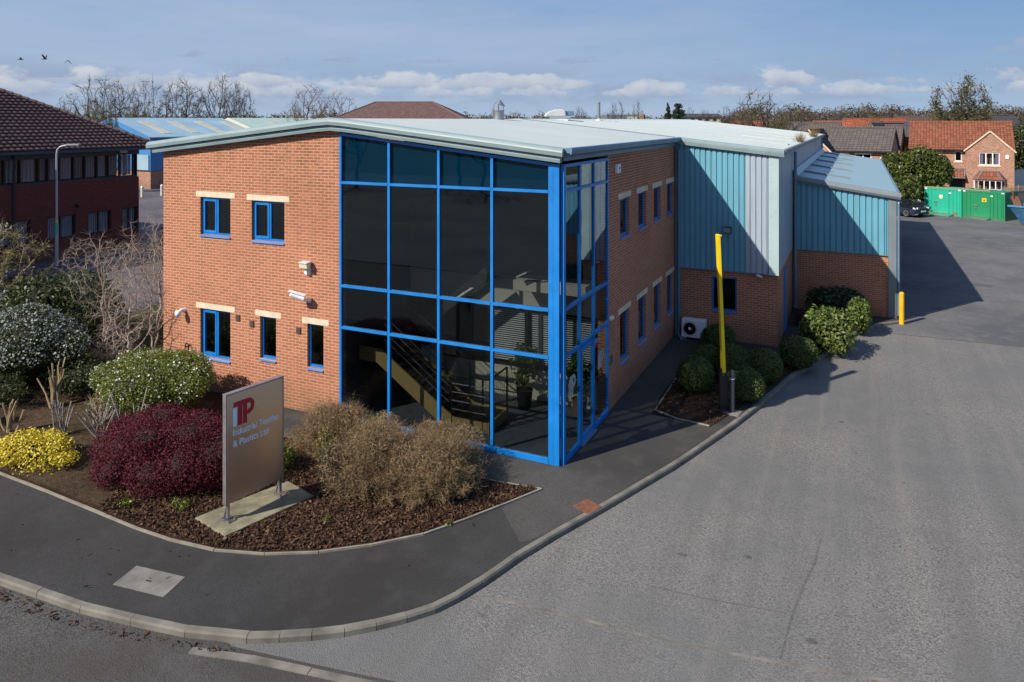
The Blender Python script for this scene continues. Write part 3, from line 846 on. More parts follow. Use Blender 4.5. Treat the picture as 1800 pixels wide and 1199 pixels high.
def window(fn, u0, u1, z0, z1, style, dirs, parent=B, fm='blue_frame', sill='blue_sill', gl='glass', back=True):
    """frame set back in the opening. fn(u,z,out) gives xyz, out is metres in front of the wall face"""
    f = MB(); t = 0.055; d0, d1 = -0.13, -0.07
    def bx(m, a, b, c, d, p, q):
        P = [fn(a, c, p), fn(b, c, p), fn(b, c, q), fn(a, c, q), fn(a, d, p), fn(b, d, p), fn(b, d, q), fn(a, d, q)]
        m.hexa(P)
    bx(f, u0, u1, z0, z0 + t, d0, d1); bx(f, u0, u1, z1 - t, z1, d0, d1)
    bx(f, u0, u0 + t, z0 + t, z1 - t, d0, d1); bx(f, u1 - t, u1, z0 + t, z1 - t, d0, d1)
    if style == 'pair':
        um = (u0 + u1) / 2 + 0.02
        bx(f, um - 0.03, um + 0.03, z0 + t, z1 - t, d0, d1 + 0.001)
    w = f.build('window', M[fm], parent)
    if style == 'pair':
        s = MB(); a, b = u0 + t, (u0 + u1) / 2 - 0.01
        bx(s, a, b, z0 + t, z0 + t + 0.055, d0 + 0.01, d1 + 0.015); bx(s, a, b, z1 - t - 0.055, z1 - t, d0 + 0.01, d1 + 0.015)
        bx(s, a, a + 0.05, z0 + t + 0.055, z1 - t - 0.055, d0 + 0.01, d1 + 0.015); bx(s, b - 0.05, b, z0 + t + 0.055, z1 - t - 0.055, d0 + 0.01, d1 + 0.015)
        s.build('sash', M[fm], w)
    p = MB(); bx(p, u0 + t, u1 - t, z0 + t, z1 - t, d0 + 0.025, d0 + 0.035); p.build('pane', M[gl], w)
    s = MB(); s.hexa([fn(u0, z0 - 0.03, -0.07), fn(u1, z0 - 0.03, -0.07), fn(u1, z0 - 0.055, 0.035), fn(u0, z0 - 0.055, 0.035),
                      fn(u0, z0 + 0.002, -0.07), fn(u1, z0 + 0.002, -0.07), fn(u1, z0 - 0.025, 0.035), fn(u0, z0 - 0.025, 0.035)])
    s.build('sill', M[sill], w)
    return w
def lintel(fn, u0, u1, z1, h=0.15, e=0.16, parent=B):
    m = MB(); P = [fn(u0 - e, z1 + 0.002, -0.1), fn(u1 + e, z1 + 0.002, -0.1), fn(u1 + e, z1 + 0.002, 0.006), fn(u0 - e, z1 + 0.002, 0.006)]
    Q = [(p[0], p[1], z1 + h) for p in P]
    m.hexa(P + Q); m.build('lintel', M['stone'], parent)
ff = lambda u, z, o: (u, -o, z)
for i, (a, b, c, d) in enumerate(FW):
    window(ff, a, b, c, d, 'pair' if i < 3 else 'single', None)
    lintel(ff, a, b, d)
sf = lambda u, z, o: (o, u, z)
for (a, b, c, d) in SW:
    window(sf, a, b, c, d, 'single', None)
    lintel(sf, a, b, d)
# dark panels standing in for unlit rooms behind the office windows
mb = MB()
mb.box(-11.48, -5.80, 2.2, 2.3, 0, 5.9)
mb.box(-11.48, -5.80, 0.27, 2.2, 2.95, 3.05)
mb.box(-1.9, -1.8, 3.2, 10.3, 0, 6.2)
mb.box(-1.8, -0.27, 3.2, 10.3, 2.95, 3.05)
mb.build('dark_backing', M['int_dark'], B)
mb = MB()
mb.box(-10.2, -9.9, 1.0, 1.5, 3.06, 4.6); mb.box(-8.3, -7.9, 1.4, 1.9, 3.06, 5.0); mb.box(-9.6, -9.4, 1.0, 1.4, 0.02, 1.7)
mb.build('office_cupboard', M['int_wall'], B)

# ---- curtain wall
GX = [-5.72, -4.31, -2.97, -1.63, -0.27]
GZ = [0.0, 2.22, 3.22, 5.70]
zt = lambda x: zw(x) - 0.035
cw = MB(); mw = 0.031
def vbar(x, z0, z1, w=mw): cw.box(x - w, x + w, -0.02, 0.06, z0, z1)
for x in GX[:-1]: vbar(x + (0.02 if x == GX[0] else 0), 0.0, zt(x) - 0.01)
vbar(-0.275, 0.0, zt(-0.275) - 0.01, 0.026)
for i in range(4):
    a, b = GX[i] + (0.056 if i == 0 else mw), GX[i + 1] - (0.031 if i == 3 else mw)
    for z in GZ:
        h = 0.030 if z else 0.055
        zc = z if z else 0.055
        cw.box(a, b, -0.03, 0.06, zc - h, zc + h)
    cw.hexa([(a, -0.02, zt(a) - 0.07), (b, -0.02, zt(b) - 0.07), (b, 0.06, zt(b) - 0.07), (a, 0.06, zt(a) - 0.07),
             (a, -0.02, zt(a)), (b, -0.02, zt(b)), (b, 0.06, zt(b)), (a, 0.06, zt(a))])
# corner panel and flank grid
cw.box(-0.247, -0.055, -0.035, 0.02, 0.0, zt(-0.1)); cw.box(-0.20, -0.19, -0.039, -0.035, 0.0, zt(-0.1))
cw.box(-0.053, 0.022, 0.055, 0.103, 0.0, 6.27)
SY = [0.135, 1.07, 2.02, 3.065]
for y in SY: cw.box(-0.04, 0.022, y - 0.032, y + 0.032, 0.0, 6.27)
for i in range(3):
    a, b = SY[i] + 0.032, SY[i + 1] - 0.032
    for z in GZ + [6.24]:
        if i == 1 and z == 0.0: continue
        h = 0.033 if z else 0.055
        zc = z if z else 0.055
        cw.box(-0.04, 0.026, a, b, zc - h, zc + h)
cwo = cw.build('curtain_wall', M['blue_frame'], B)
rows = list(zip(GZ, GZ[1:] + [None]))
for i in range(4):
    a, b = GX[i] + 0.03, GX[i + 1] - 0.03
    for z0, z1 in rows:
        p = MB(); za, zb = (z1, z1) if z1 else (zt(a) - 0.05, zt(b) - 0.05)
        p.hexa([(a, 0.015, z0 + 0.02), (b, 0.015, z0 + 0.02), (b, 0.025, z0 + 0.02), (a, 0.025, z0 + 0.02), (a, 0.015, za - 0.02), (b, 0.015, zb - 0.02), (b, 0.025, zb - 0.02), (a, 0.025, za - 0.02)])
        p.build('pane', M['glass'] if z1 else M['glass_top'], cwo)
for i in range(3):
    a, b = SY[i] + 0.028, SY[i + 1] - 0.028
    for z0, z1 in zip(GZ, GZ[1:] + [6.24]):
        if i == 1 and z0 == 0.0: continue
        p = MB(); p.box(-0.018, -0.008, a, b, z0 + 0.02, z1 - 0.02); p.build('pane', M['glass'], cwo)
for i in range(4):
    a, b = GX[i] + 0.04, GX[i + 1] - 0.04; p = MB()
    p.hexa([(a, 0.065, 5.70), (b, 0.065, 5.70), (b, 0.09, 5.70), (a, 0.09, 5.70), (a, 0.065, zt(a) - 0.04), (b, 0.065, zt(b) - 0.04), (b, 0.09, zt(b) - 0.04), (a, 0.09, zt(a) - 0.04)]); p.build('spandrel_panel', M['spandrel'], cwo)
# entrance door in the middle bay of the flank
dm = MB(); a, b = SY[1] + 0.036, SY[2] - 0.036
dm.box(-0.03, 0.03, a, a + 0.09, 0.02, 2.17); dm.box(-0.03, 0.03, b - 0.09, b, 0.02, 2.17); dm.box(-0.03, 0.03, a + 0.09, b - 0.09, 0.02, 0.17); dm.box(-0.03, 0.03, a + 0.09, b - 0.09, 2.05, 2.17)
door = dm.build('door', M['blue_frame'], B)
p = MB(); p.box(-0.005, 0.005, a + 0.09, b - 0.09, 0.17, 2.05); p.build('pane', M['glass'], door)
p = MB(); p.tube([(0.03, a + 0.13, 0.8), (0.085, a + 0.13, 0.8), (0.085, a + 0.13, 1.35), (0.03, a + 0.13, 1.35)], 0.014, 8); p.build('handle', M['black'], door)
p = MB(); p.box(0.03, 0.10, a - 0.05, b + 0.05, 0.001, 0.02); p.build('threshold', M['steel'], door)
# plinth course of brick below the glass
mb = MB(); mb.box(-5.74, 0.03, -0.05, 0.12, -0.05, -0.001); mb.build('brick_plinth', M['brick_orange'], B)

# ---- lettering decals on the entrance glass
def itp(fn, u, z, s, out, red=None):
    """the three joined letters; fn(u,z,o) -> xyz; returns two builders (i, tp)"""
    i_ = MB(); tp = MB()
    def bx(m, a, b, c, d):
        P = [(a, c), (b, c), (b, d), (a, d)]
        m.hexa([fn(u + x * s, z + y * s, 0.0) for x, y in P] + [fn(u + x * s, z + y * s, out) for x, y in P])
    bx(i_, 0.0, 0.16, 0.0, 0.76)
    n = 14; cx, cz, r = 0.09, 0.93, 0.075
    ring = [(cx + r * math.cos(2 * math.pi * k / n), cz + r * math.sin(2 * math.pi * k / n)) for k in range(n)]
    vs = [fn(u + x * s, z + y * s, 0) for x, y in ring] + [fn(u + x * s, z + y * s, out) for x, y in ring]
    i_.add(vs, [tuple(range(n)), tuple(range(n, 2 * n))] + [(k, (k + 1) % n, n + (k + 1) % n, n + k) for k in range(n)])
    bx(tp, 0.02, 0.74, 0.80, 1.0)
    bx(tp, 0.235, 0.43, 0.0, 0.80)
    bx(tp, 0.48, 0.66, 0.0, 0.80)
    bx(tp, 0.66, 0.74, 0.34, 0.50)
    n = 12; oz, ri, ro = 0.67, 0.17, 0.33
    P = []
    for k in range(n + 1):
        t = -math.pi / 2 + math.pi * k / n
        P.append((0.74 + ri * 0.8 * math.cos(t), oz + ri * 0.8 * math.sin(t) * 1.0)); P.append((0.74 + ro * math.cos(t) * 0.85, oz + ro * math.sin(t)))
    for k in range(n):
        q = [P[2 * k], P[2 * k + 1], P[2 * k + 3], P[2 * k + 2]]
        tp.hexa([fn(u + x * s, z + y * s, 0.0) for x, y in q] + [fn(u + x * s, z + y * s, out) for x, y in q])
    return i_, tp
for uu, zz in ((0.40, 1.28), (2.36, 1.28)):
    i_, tp = itp(lambda a, c, o: (-0.006 + o, a, c), uu, zz, 0.42, 0.002)
    i_.v += []; m = MB(); m.add(i_.v, i_.f); m.add(tp.v, tp.f); m.build('glass_lettering', M['decal'], B)
mb = MB(); mb.box(-0.007, -0.005, 2.14, 2.36, 1.86, 1.96); mb.build('red_sticker', M['red_letter'], B)
mb = MB(); mb.box(-0.007, -0.005, 2.14, 2.36, 1.962, 2.06); mb.build('blue_sticker', M['blue_sill'], B)

# ---- roof
def roofrow(x): return zr(x)
xs = [-12.12] + list(np.linspace(-11.5, -7.2, 8)) + list(np.linspace(-6.9, -4.9, 11)) + list(np.linspace(-4.4, 0.06, 8))
def roof_slab(mb, xs, y0, y1, th=0.07, top=0.0):
    vs = []; fs = []
    for x in xs:
        vs += [(x, y0, zr(x) + top), (x, y1, zr(x) + top), (x, y0, zr(x) - th), (x, y1, zr(x) - th)]
    for i in range(len(xs) - 1):
        a, b = 4 * i, 4 * i + 4
        fs += [(a, b, b + 1, a + 1), (a + 2, a + 3, b + 3, b + 2), (a, a + 2, b + 2, b), (a + 1, b + 1, b + 3, a + 3)]
    fs += [(0, 1, 3, 2)]; e = 4 * (len(xs) - 1); fs += [(e, e + 2, e + 3, e + 1)]
    mb.add(vs, fs)
mb = MB(); roof_slab(mb, xs, -0.14, YG); 
ro = mb.build('office_roof', M['roof'], B)
xs2 = [-12.12] + list(np.linspace(-11.5, -7.2, 8)) + list(np.linspace(-6.9, -4.9, 11)) + list(np.linspace(-4.4, 3.40, 12))
mb = MB(); roof_slab(mb, xs2, YG - 0.0, YE + 0.1, 0.08, 0.012)
rw = mb.build('warehouse_roof', M['roof'], B)
mb = MB()
for k in range(30):
    y = YG + 0.9 + k * 1.0
    if y > YE: break
    mb.hexa([(-5.0, y - 0.03, zr(-5.0)), (3.40, y - 0.03, zr(3.40)), (3.40, y + 0.03, zr(3.40)), (-5.0, y + 0.03, zr(-5.0)),
             (-5.0, y - 0.012, zr(-5.0) + 0.022), (3.40, y - 0.012, zr(3.40) + 0.022), (3.40, y + 0.012, zr(3.40) + 0.022), (-5.0, y + 0.012, zr(-5.0) + 0.022)])
mb.build('standing_seams', M['roof'], rw)
for k in range(6):
    mb = MB(); y = YG + 4.4 + k * 4.5
    mb.hexa([(0.9, y, zr(0.9) + 0.014), (3.2, y, zr(3.2) + 0.014), (3.2, y + 0.55, zr(3.2) + 0.014), (0.9, y + 0.55, zr(0.9) + 0.014),
             (0.9, y, zr(0.9) + 0.05), (3.2, y, zr(3.2) + 0.05), (3.2, y + 0.55, zr(3.2) + 0.05), (0.9, y + 0.55, zr(0.9) + 0.05)])
    mb.build('rooflight', M['roof'], rw)
mb = MB()  # step flashing between the two roofs
mb.hexa([(-5.6, YG - 0.05, zr(-5.6)), (0.0, YG - 0.05, zr(0)), (0.0, YG - 0.005, zr(0)), (-5.6, YG - 0.005, zr(-5.6)), (-5.6, YG - 0.05, zr(-5.6) + 0.03), (0, YG - 0.05, zr(0) + 0.03), (0, YG - 0.005, zr(0) + 0.03), (-5.6, YG - 0.005, zr(-5.6) + 0.03)])
mb.build('flashing', M['grey_trim'], ro)
# verge fascia on the front: two rounded bands with a dark shadow gap
band_x = [-12.14, -11.0, -9.0, -7.4, -6.7, -6.3, -5.9, -5.5, -5.1, -4.4, -3.0, -1.5, 0.10]
def band(mb, y_out, lo, hi, xsb, thick=0.10, rnd=True):
    prof = [(0.0, lo), (-thick, lo), (-thick * 1.1, (lo + hi) / 2)] + ([(-thick, hi - 0.05), (-thick * 0.72, hi - 0.012), (-thick * 0.3, hi + 0.012)] if rnd else [(-thick, hi)]) + [(0.0, hi + (0.014 if rnd else 0))]
    mb.sweep(prof, [((x, y_out, zr(x)), (0, 1, 0), (0, 0, 1)) for x in xsb])
mb = MB(); band(mb, -0.145, -0.155, 0.012, band_x, 0.10); mb.build('verge_fascia', M['fascia'], B)
mb = MB(); band(mb, -0.06, -0.295, -0.172, [-11.98] + band_x[1:-1] + [0.02], 0.11, False); mb.build('verge_board', M['fascia'], B)
mb = MB()
for xa, xb in zip(band_x[:-1], band_x[1:]):
    xa, xb = max(xa, -11.9), min(xb, 0.0)
    mb.hexa([(xa, -0.13, zr(xa) - 0.172), (xb, -0.13, zr(xb) - 0.172), (xb, 0.10, zr(xb) - 0.172), (xa, 0.10, zr(xa) - 0.172), (xa, -0.13, zr(xa) - 0.155), (xb, -0.13, zr(xb) - 0.155), (xb, 0.10, zr(xb) - 0.155), (xa, 0.10, zr(xa) - 0.155)])
mb.build('shadow_gap', M['gap'], B)
# eaves gutter and board along the flank
def gut(mb, x, y0, y1, z, w=0.17, h=0.17):
    prof = [(0, -h), (w * 0.6, -h), (w * 0.92, -h * 0.72), (w, -h * 0.25), (w * 0.94, 0.0), (w * 0.8, 0.012), (0, 0.0)]
    mb.sweep(prof, [((x, y, z), (1, 0, 0), (0, 0, 1)) for y in (y0, y1)])
mb = MB(); gut(mb, 0.06, -0.02, YG - 0.02, zr(0.06) + 0.012); mb.build('eaves_gutter', M['gutter_blue'], B)
mb = MB(); mb.box(-0.24, 0.05, 0.0, YG - 0.02, 6.345, 6.46); mb.build('eaves_board', M['gutter_blue'], B)
# ---- gable wall of the warehouse
G_fn = lambda u, z, k: (u, YG + 0.10 + 0.25 * k, z)
mb = MB(); holed_wall(mb, G_fn, 0.0, XW - 0.02, -0.02, 2.34, [(1.19, 1.99, 0.95, 2.06)])
mb.build('gable_plinth_wall', M['brick_orange'], B)
window(lambda u, z, o: (u, YG + 0.10 - o, z), 1.19, 1.99, 0.95, 2.06, 'single', None, sill='blue_frame')
mb = MB(); mb.box(0.8, 2.4, YG + 1.6, YG + 1.7, 0, 2.4); mb.build('dark_backing', M['dark'], B)
mb = MB(); corrugated(mb, lambda u, z, o: (u, YG - o + 0.04, z), 0.16, 2.28, 2.30, lambda u: zr(u) - 0.20, 0.178, 0.045, 0.035)
mb.build('blue_cladding', M['blue_clad'], B)
mb = MB(); corrugated(mb, lambda u, z, o: (u, YG - o + 0.04, z), 2.284, 2.98, 2.30, lambda u: zr(u) - 0.20, 0.178, 0.045, 0.035)
props(mb.build('replacement_cladding', M['lav_clad'], B), label='lavender grey strip of newer profiled cladding')
mb = MB(); mb.hexa([(2.99, YG - 0.01, 2.27), (XW + 0.02, YG - 0.01, 2.27), (XW + 0.02, YG + 0.06, 2.27), (2.99, YG + 0.06, 2.27), (2.99, YG - 0.01, zr(3) - 0.2), (XW + 0.02, YG - 0.01, zr(3.3) - 0.2), (XW + 0.02, YG + 0.06, zr(3.3) - 0.2), (2.99, YG + 0.06, zr(3) - 0.2)])
mb.build('corner_flashing', M['pale_trim'], B)
mb = MB()
for k in range(7): mb.lathe([(0.011, 0), (0.009, 0.012)], (3.05, YG - 0.01, 2.5 + k * 0.55), 8, axis='y')
mb.build('rivets', M['grey_trim'], B)
mb = MB(); mb.box(0.12, 2.985, YG - 0.0, YG + 0.10, 2.262, 2.298); mb.build('drip_flashing', M['gutter_blue'], B)
mb = MB(); mb.box(0.02, 0.15, YG - 0.06, YG + 0.06, 0.0, zr(0) - 0.18); mb.build('corner_post', M['gutter_blue'], B)
mb = MB(); mb.tube([(0.16, YG - 0.12, 6.2), (0.16, YG - 0.12, 0.12), (0.22, YG - 0.30, 0.05), (0.34, YG - 0.5, 0.04)], 0.05, 10); mb.build('downpipe', M['gutter_blue'], B)
mb = MB(); band(mb, YG - 0.02, -0.20, 0.024, [0.10, 1.0, 2.0, 3.46], 0.09); mb.build('verge_fascia', M['fascia'], B)
# return wall
mb = MB(); mb.box(XW - 0.24, XW, YG + 0.36, YL, -0.02, 2.34); mb.build('return_plinth_wall', M['brick_orange'], B)
mb = MB(); corrugated(mb, lambda u, z, o: (XW + 0.0 + o, u, z), YG + 0.065, YE, 2.30, lambda u: zr(XW) - 0.16, 0.35, 0.03, 0.012)
mb.build('return_cladding', M['lav_clad'], B)
mb = MB(); mb.box(XW - 0.02, XW + 0.03, YG + 1.9, YG + 2.9, 0.0, 2.1); dr = mb.build('side_door', M['blue_frame'], B)
mb = MB(); mb.box(XW + 0.03, XW + 0.036, YG + 2.0, YG + 2.8, 0.1, 2.0); mb.build('door_leaf', M['gutter_blue'], dr)
mb = MB(); gut(mb, 3.36, YG - 0.02, YE, zr(3.40) + 0.012, 0.15, 0.15); mb.build('eaves_gutter', M['grey_trim'], B)
mb = MB(); mb.tube([(XW + 0.12, YL - 0.14, 6.0), (XW + 0.12, YL - 0.14, 0.15), (XW + 0.12, YL - 0.3, 0.06)], 0.06, 10); mb.box(XW + 0.02, XW + 0.14, YL - 0.17, YL - 0.11, 1.3, 1.34); mb.build('downpipe', M['gutter_blue'], B)
mb = MB(); mb.box(XW + 0.015, XW + 0.10, YE - 0.2, YE + 0.02, 4.4, 6.0); mb.build('corner_post', M['gutter_blue'], B)
# ---- lean-to
def zl(x): return 5.08 - 0.145 * (x - XW)
mb = MB(); mb.box(XW + 0.01, XL - 0.27, YL + 0.05, YL + 0.28, -0.02, 2.29)
mb.box(XL - 0.26, XL - 0.02, YL + 0.28, YE + 1, -0.02, 4.3)
mb.build('annex_plinth_wall', M['brick_orange'], B)
mb = MB(); corrugated(mb, lambda u, z, o: (u, YL - o + 0.03, z), XW + 0.13, XL - 0.27, 2.27, lambda u: zl(u) - 0.20, 0.205, 0.05, 0.045)
props(mb.build('blue_cladding', M['blue_clad'], B))
mb = MB(); mb.box(XL - 0.265, XL, YL - 0.03, YL + 0.27, 0.0, zl(XL) - 0.18); mb.build('corner_flashing', M['grey_trim'], B)
mb = MB(); mb.box(XW + 0.12, XL - 0.27, YL - 0.02, YL + 0.05, 2.235, 2.268); mb.build('drip_flashing', M['grey_trim'], B)
t = NT('annex_roof_paint'); v = t.uv(which='Object'); n = t.noise(v, 0.6, 4)
t.bsdf(t.mix((0.235, 0.345, 0.37), (0.28, 0.39, 0.41), n), 0.4); M['annex_roof'] = t.m
mb = MB(); mb.hexa([(XW + 0.02, YL - 0.05, zl(XW) - 0.08), (XL + 0.10, YL - 0.05, zl(XL + 0.1) - 0.08), (XL + 0.10, YE + 1, zl(XL + 0.1) - 0.08), (XW + 0.02, YE + 1, zl(XW) - 0.08),
                    (XW + 0.02, YL - 0.05, zl(XW)), (XL + 0.10, YL - 0.05, zl(XL + 0.1)), (XL + 0.10, YE + 1, zl(XL + 0.1)), (XW + 0.02, YE + 1, zl(XW))])
ar = mb.build('annex_roof', M['annex_roof'], B)
for k in range(5):
    mb = MB(); y = 18.6 + 4.9 * k
    for xa, xb in ((XW + 0.25, XW + 2.0),):
        mb.hexa([(xa, y, zl(xa) + 0.002), (xb, y, zl(xb) + 0.002), (xb, y + 0.16, zl(xb) + 0.002), (xa, y + 0.16, zl(xa) + 0.002), (xa, y, zl(xa) + 0.07), (xb, y, zl(xb) + 0.07), (xb, y + 0.16, zl(xb) + 0.07), (xa, y + 0.16, zl(xa) + 0.07)])
    mb.build('joint_strip', M['grey_trim'], ar)
mb = MB()
for k in range(60):
    y = YL + 0.3 + k * 0.42
    mb.box(XL + 0.03, XL + 0.11, y, y + 0.14, zl(XL) - 0.005, zl(XL) + 0.03)
mb.build('rib_closers', M['gutter_blue'], ar)
mb = MB(); mb.hexa([(XW + 0.04, YL - 0.02, zl(XW) + 0.05), (XW + 0.22, YL - 0.02, zl(XW + .2) + 0.02), (XW + 0.22, YE, zl(XW + .2) + 0.02), (XW + 0.04, YE, zl(XW) + 0.05),
                    (XW + 0.04, YL - 0.02, zl(XW) + 0.2), (XW + 0.07, YL - 0.02, zl(XW) + 0.2), (XW + 0.07, YE, zl(XW) + 0.2), (XW + 0.04, YE, zl(XW) + 0.2)])
mb.build('abutment_flashing', M['pale_trim'], ar)
prof = [(0.0, -0.23), (-0.09, -0.23), (-0.13, -0.14), (-0.11, -0.04), (-0.06, 0.012), (0.0, 0.02)]
mb = MB(); mb.sweep(prof, [((x, YL - 0.05, zl(x)), (0, 1, 0), (0, 0, 1)) for x in (XW + 0.06, XL + 0.14)]); mb.build('verge_fascia', M['grey_trim'], B)
mb = MB(); mb.tube([(XL + 0.10, YL + 0.10, zl(XL) - 0.05), (XL + 0.10, YL + 0.05, zl(XL) - 0.25), (XL + 0.07, YL - 0.02, zl(XL) - 0.4), (XL + 0.07, YL - 0.02, 0.1)], 0.045, 10); mb.build('downpipe', M['gutter_blue'], B)

# ---- inside the glazed stair hall
mb = MB(); mb.box(-11.49, -0.05, 0.10, 10.3, -0.03, 0.012); mb.build('hall_floor', M['int_floor'], B)
mb = MB(); mb.box(-5.72, -0.28, 3.10, 3.19, 0.013, 0.78); mb.box(-5.72, -0.28, 3.10, 3.19, 2.30, 3.1); mb.build('hall_rear_wall', M['int_wall'], B)
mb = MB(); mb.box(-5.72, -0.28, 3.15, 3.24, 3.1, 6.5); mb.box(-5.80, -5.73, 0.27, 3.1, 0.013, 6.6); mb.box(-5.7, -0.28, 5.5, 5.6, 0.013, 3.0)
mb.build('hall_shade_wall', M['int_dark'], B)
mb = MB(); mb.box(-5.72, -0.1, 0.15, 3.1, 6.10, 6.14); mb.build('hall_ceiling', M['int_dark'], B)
mb = MB()
for x in (-5.5, -4.4, -3.3, -2.2, -1.25, -0.32): mb.box(x - 0.03, x + 0.03, 3.11, 3.17, 0.78, 2.30)
mb.box(-5.7, -0.3, 3.105, 3.175, 0.78, 0.83)
mb.build('screen_mullions', M['black'], B)
mb = MB()
for k in range(24):
    z = 0.9 + k * 0.056
    for a, b in ((-2.10, -1.35), (-1.15, -0.42), (-3.2, -2.3)): mb.obox(((a + b) / 2, 3.24, z), (b - a, 0.035, 0.004), 0, 0.5)
mb.build('venetian_blinds', M['offwhite'], B)
mb = MB()
for x0, x1 in ((-1.5, -0.35), (-3.3, -2.3)):
    mb.box(x0, x1, 3.03, 3.09, 0.16, 0.66)
    for k in range(int((x1 - x0) / 0.06)): mb.box(x0 + k * 0.06, x0 + k * 0.06 + 0.03, 3.015, 3.03, 0.19, 0.63)
mb.build('radiator', M['cream'], B)
# staircase: half landing on the left, flight down to the right, low turning platform
st = MB(); y0, y1 = 0.72, 1.72
def string(y):
    P = [(-5.70, 1.58), (-5.05, 1.57), (-3.20, 0.37), (-2.98, 0.25), (-2.10, 0.25), (-2.10, -0.0), (-3.15, 0.0), (-3.36, 0.05), (-5.17, 1.23), (-5.70, 1.24)]
    n = len(P)
    st.add([(x, y, z) for x, z in P] + [(x, y + 0.04, z) for x, z in P], [])
    b = len(st.v) - 2 * n
    for q in ((0, 1, 8, 9), (1, 2, 7, 8), (2, 3, 6, 7), (3, 4, 5, 6)):
        st.f.append(tuple(b + i for i in q)); st.f.append(tuple(b + n + i for i in reversed(q)))
    for i in range(n): st.f.append((b + i, b + (i + 1) % n, b + n + (i + 1) % n, b + n + i))
string(y0); string(y1)
st.box(-2.11, -2.07, y0, y1 + 0.04, 0.0, 0.25)
stair = st.build('staircase', M['ochre'], B)
mb = MB(); mb.box(-5.70, -5.06, y0 + 0.04, y1, 1.46, 1.52); mb.box(-3.1, -2.11, y0 + 0.04, y1, 0.15, 0.21)
for k in range(8):
    x = -4.95 + k * 0.23; z = 1.46 - (k + 0.5) * 0.155
    mb.box(x - 0.02, x + 0.24, y0 + 0.04, y1, z - 0.02, z + 0.02)
mb.build('treads', M['black'], stair)
mb = MB()
def rail(y, h=0.95):
    top = [(-5.65, 1.58), (-5.03, 1.57), (-3.15, 0.33), (-2.12, 0.25)]
    for f in (0.25, 0.45, 0.65, 0.85):
        mb.tube([(x, y, z + f * h) for x, z in top[:3]], 0.008, 6)
    mb.tube([(x, y, z + h) for x, z in top[:3]], 0.022, 8)
    for x, z in ((-5.03, 1.57), (-3.12, 0.3)): mb.tube([(x, y, z - 0.1), (x, y, z + h)], 0.022, 8)
rail(y1 + 0.02)
mb.tube([(-3.05, y0 + 0.02, 1.24), (-2.14, y0 + 0.02, 1.24), (-2.09, y0 + 0.1, 1.24), (-2.09, y1, 1.24)], 0.022, 8)
for x, y in ((-3.05, y0 + 0.02), (-2.24, y0 + 0.02), (-2.09, y0 + 0.10), (-2.09, y1)): mb.tube([(x, y, 0.1), (x, y, 1.24)], 0.024, 8)
mb.build('railing', M['black'], stair)
mb = MB()
for f in (0.2, 0.4, 0.6, 0.8): mb.tube([(-3.03, y0 - 0.01, 0.25 + f * 1.0), (-2.14, y0 - 0.01, 0.25 + f * 1.0)], 0.013, 8)
for f in (0.25, 0.45, 0.65, 0.85): mb.tube([(-4.98, y0 + 0.05, 1.57 + f * 0.95), (-3.15, y0 + 0.05, 0.33 + f * 0.95)], 0.007, 6)
mb.build('rail_bars', M['steel'], stair)
mb = MB(); mb.box(-3.1, -2.15, y0 - 0.01, y0 - 0.005, 0.012, 0.10); mb.build('skirting', M['concrete'], stair)
# upper flight rising to the first floor, painted dark for the shade of the upper hall
mb = MB(); mb.bar((-5.0, 2.3, 1.7), (-2.9, 2.3, 3.35), 0.04, 0.28); mb.bar((-5.0, 2.95, 1.7), (-2.9, 2.95, 3.35), 0.04, 0.28)
mb.build('upper_flight', M['int_dark'], B)
mb = MB(); mb.box(-2.2, -0.3, 2.3, 3.1, 2.98, 3.22); mb.bar((-2.0, 2.2, 3.36), (-1.72, 2.2, 3.50), 0.3, 0.04)
mb.build('landing_upstand', M['int_wall'], B)
mb = MB(); mb.box(-4.75, -4.45, 2.1, 2.7, 0.013, 1.25); mb.build('reception_cabinet', M['offwhite'], B)
# ------------------------------------------------------------------ small things fixed to or standing round the building
def wallthing(name, label, cat, loc, group=None): return thing(name, label, cat, loc, 0, group)
o = wallthing('floodlight', 'cream box floodlight high on the sunlit brick wall beside the glazed front', 'light', (-6.68, 0, 3.62))
mb = MB(); mb.hexa([(-6.80, -0.20, 3.58), (-6.56, -0.20, 3.58), (-6.56, -0.08, 3.52), (-6.80, -0.08, 3.52), (-6.80, -0.22, 3.70), (-6.56, -0.22, 3.70), (-6.56, -0.05, 3.72), (-6.80, -0.05, 3.72)]); mb.build('lamp_housing', M['cream'], o, bevel=0.008)
mb = MB(); mb.hexa([(-6.81, -0.24, 3.705), (-6.55, -0.24, 3.705), (-6.55, -0.05, 3.725), (-6.81, -0.05, 3.725), (-6.81, -0.24, 3.72), (-6.55, -0.24, 3.72), (-6.55, -0.05, 3.74), (-6.81, -0.05, 3.74)]); mb.build('lid', M['offwhite'], o)
mb = MB(); mb.box(-6.72, -6.64, -0.12, 0.0, 3.44, 3.52); mb.box(-6.76, -6.60, -0.04, -0.001, 3.40, 3.56); mb.build('bracket', M['white'], o)
o = wallthing('security_camera', 'white bullet security camera on the brick wall below the cream floodlight', 'camera', (-6.72, 0, 2.9))
mb = MB(); mb.tube([(-6.93, -0.36, 2.98), (-6.90, -0.35, 2.97), (-6.62, -0.22, 2.86)], [0.06, 0.075, 0.075], 14); mb.bar((-6.97, -0.39, 3.055), (-6.60, -0.21, 2.935), 0.17, 0.014); mb.build('camera_body', M['white'], o)
mb = MB(); mb.tube([(-6.72, -0.27, 2.86), (-6.68, -0.14, 2.78), (-6.64, -0.0, 2.76)], 0.022, 8); mb.lathe([(0.05, 0), (0.05, 0.02)], (-6.64, 0.0, 2.76), 14, 'y'); mb.build('bracket', M['white'], o)
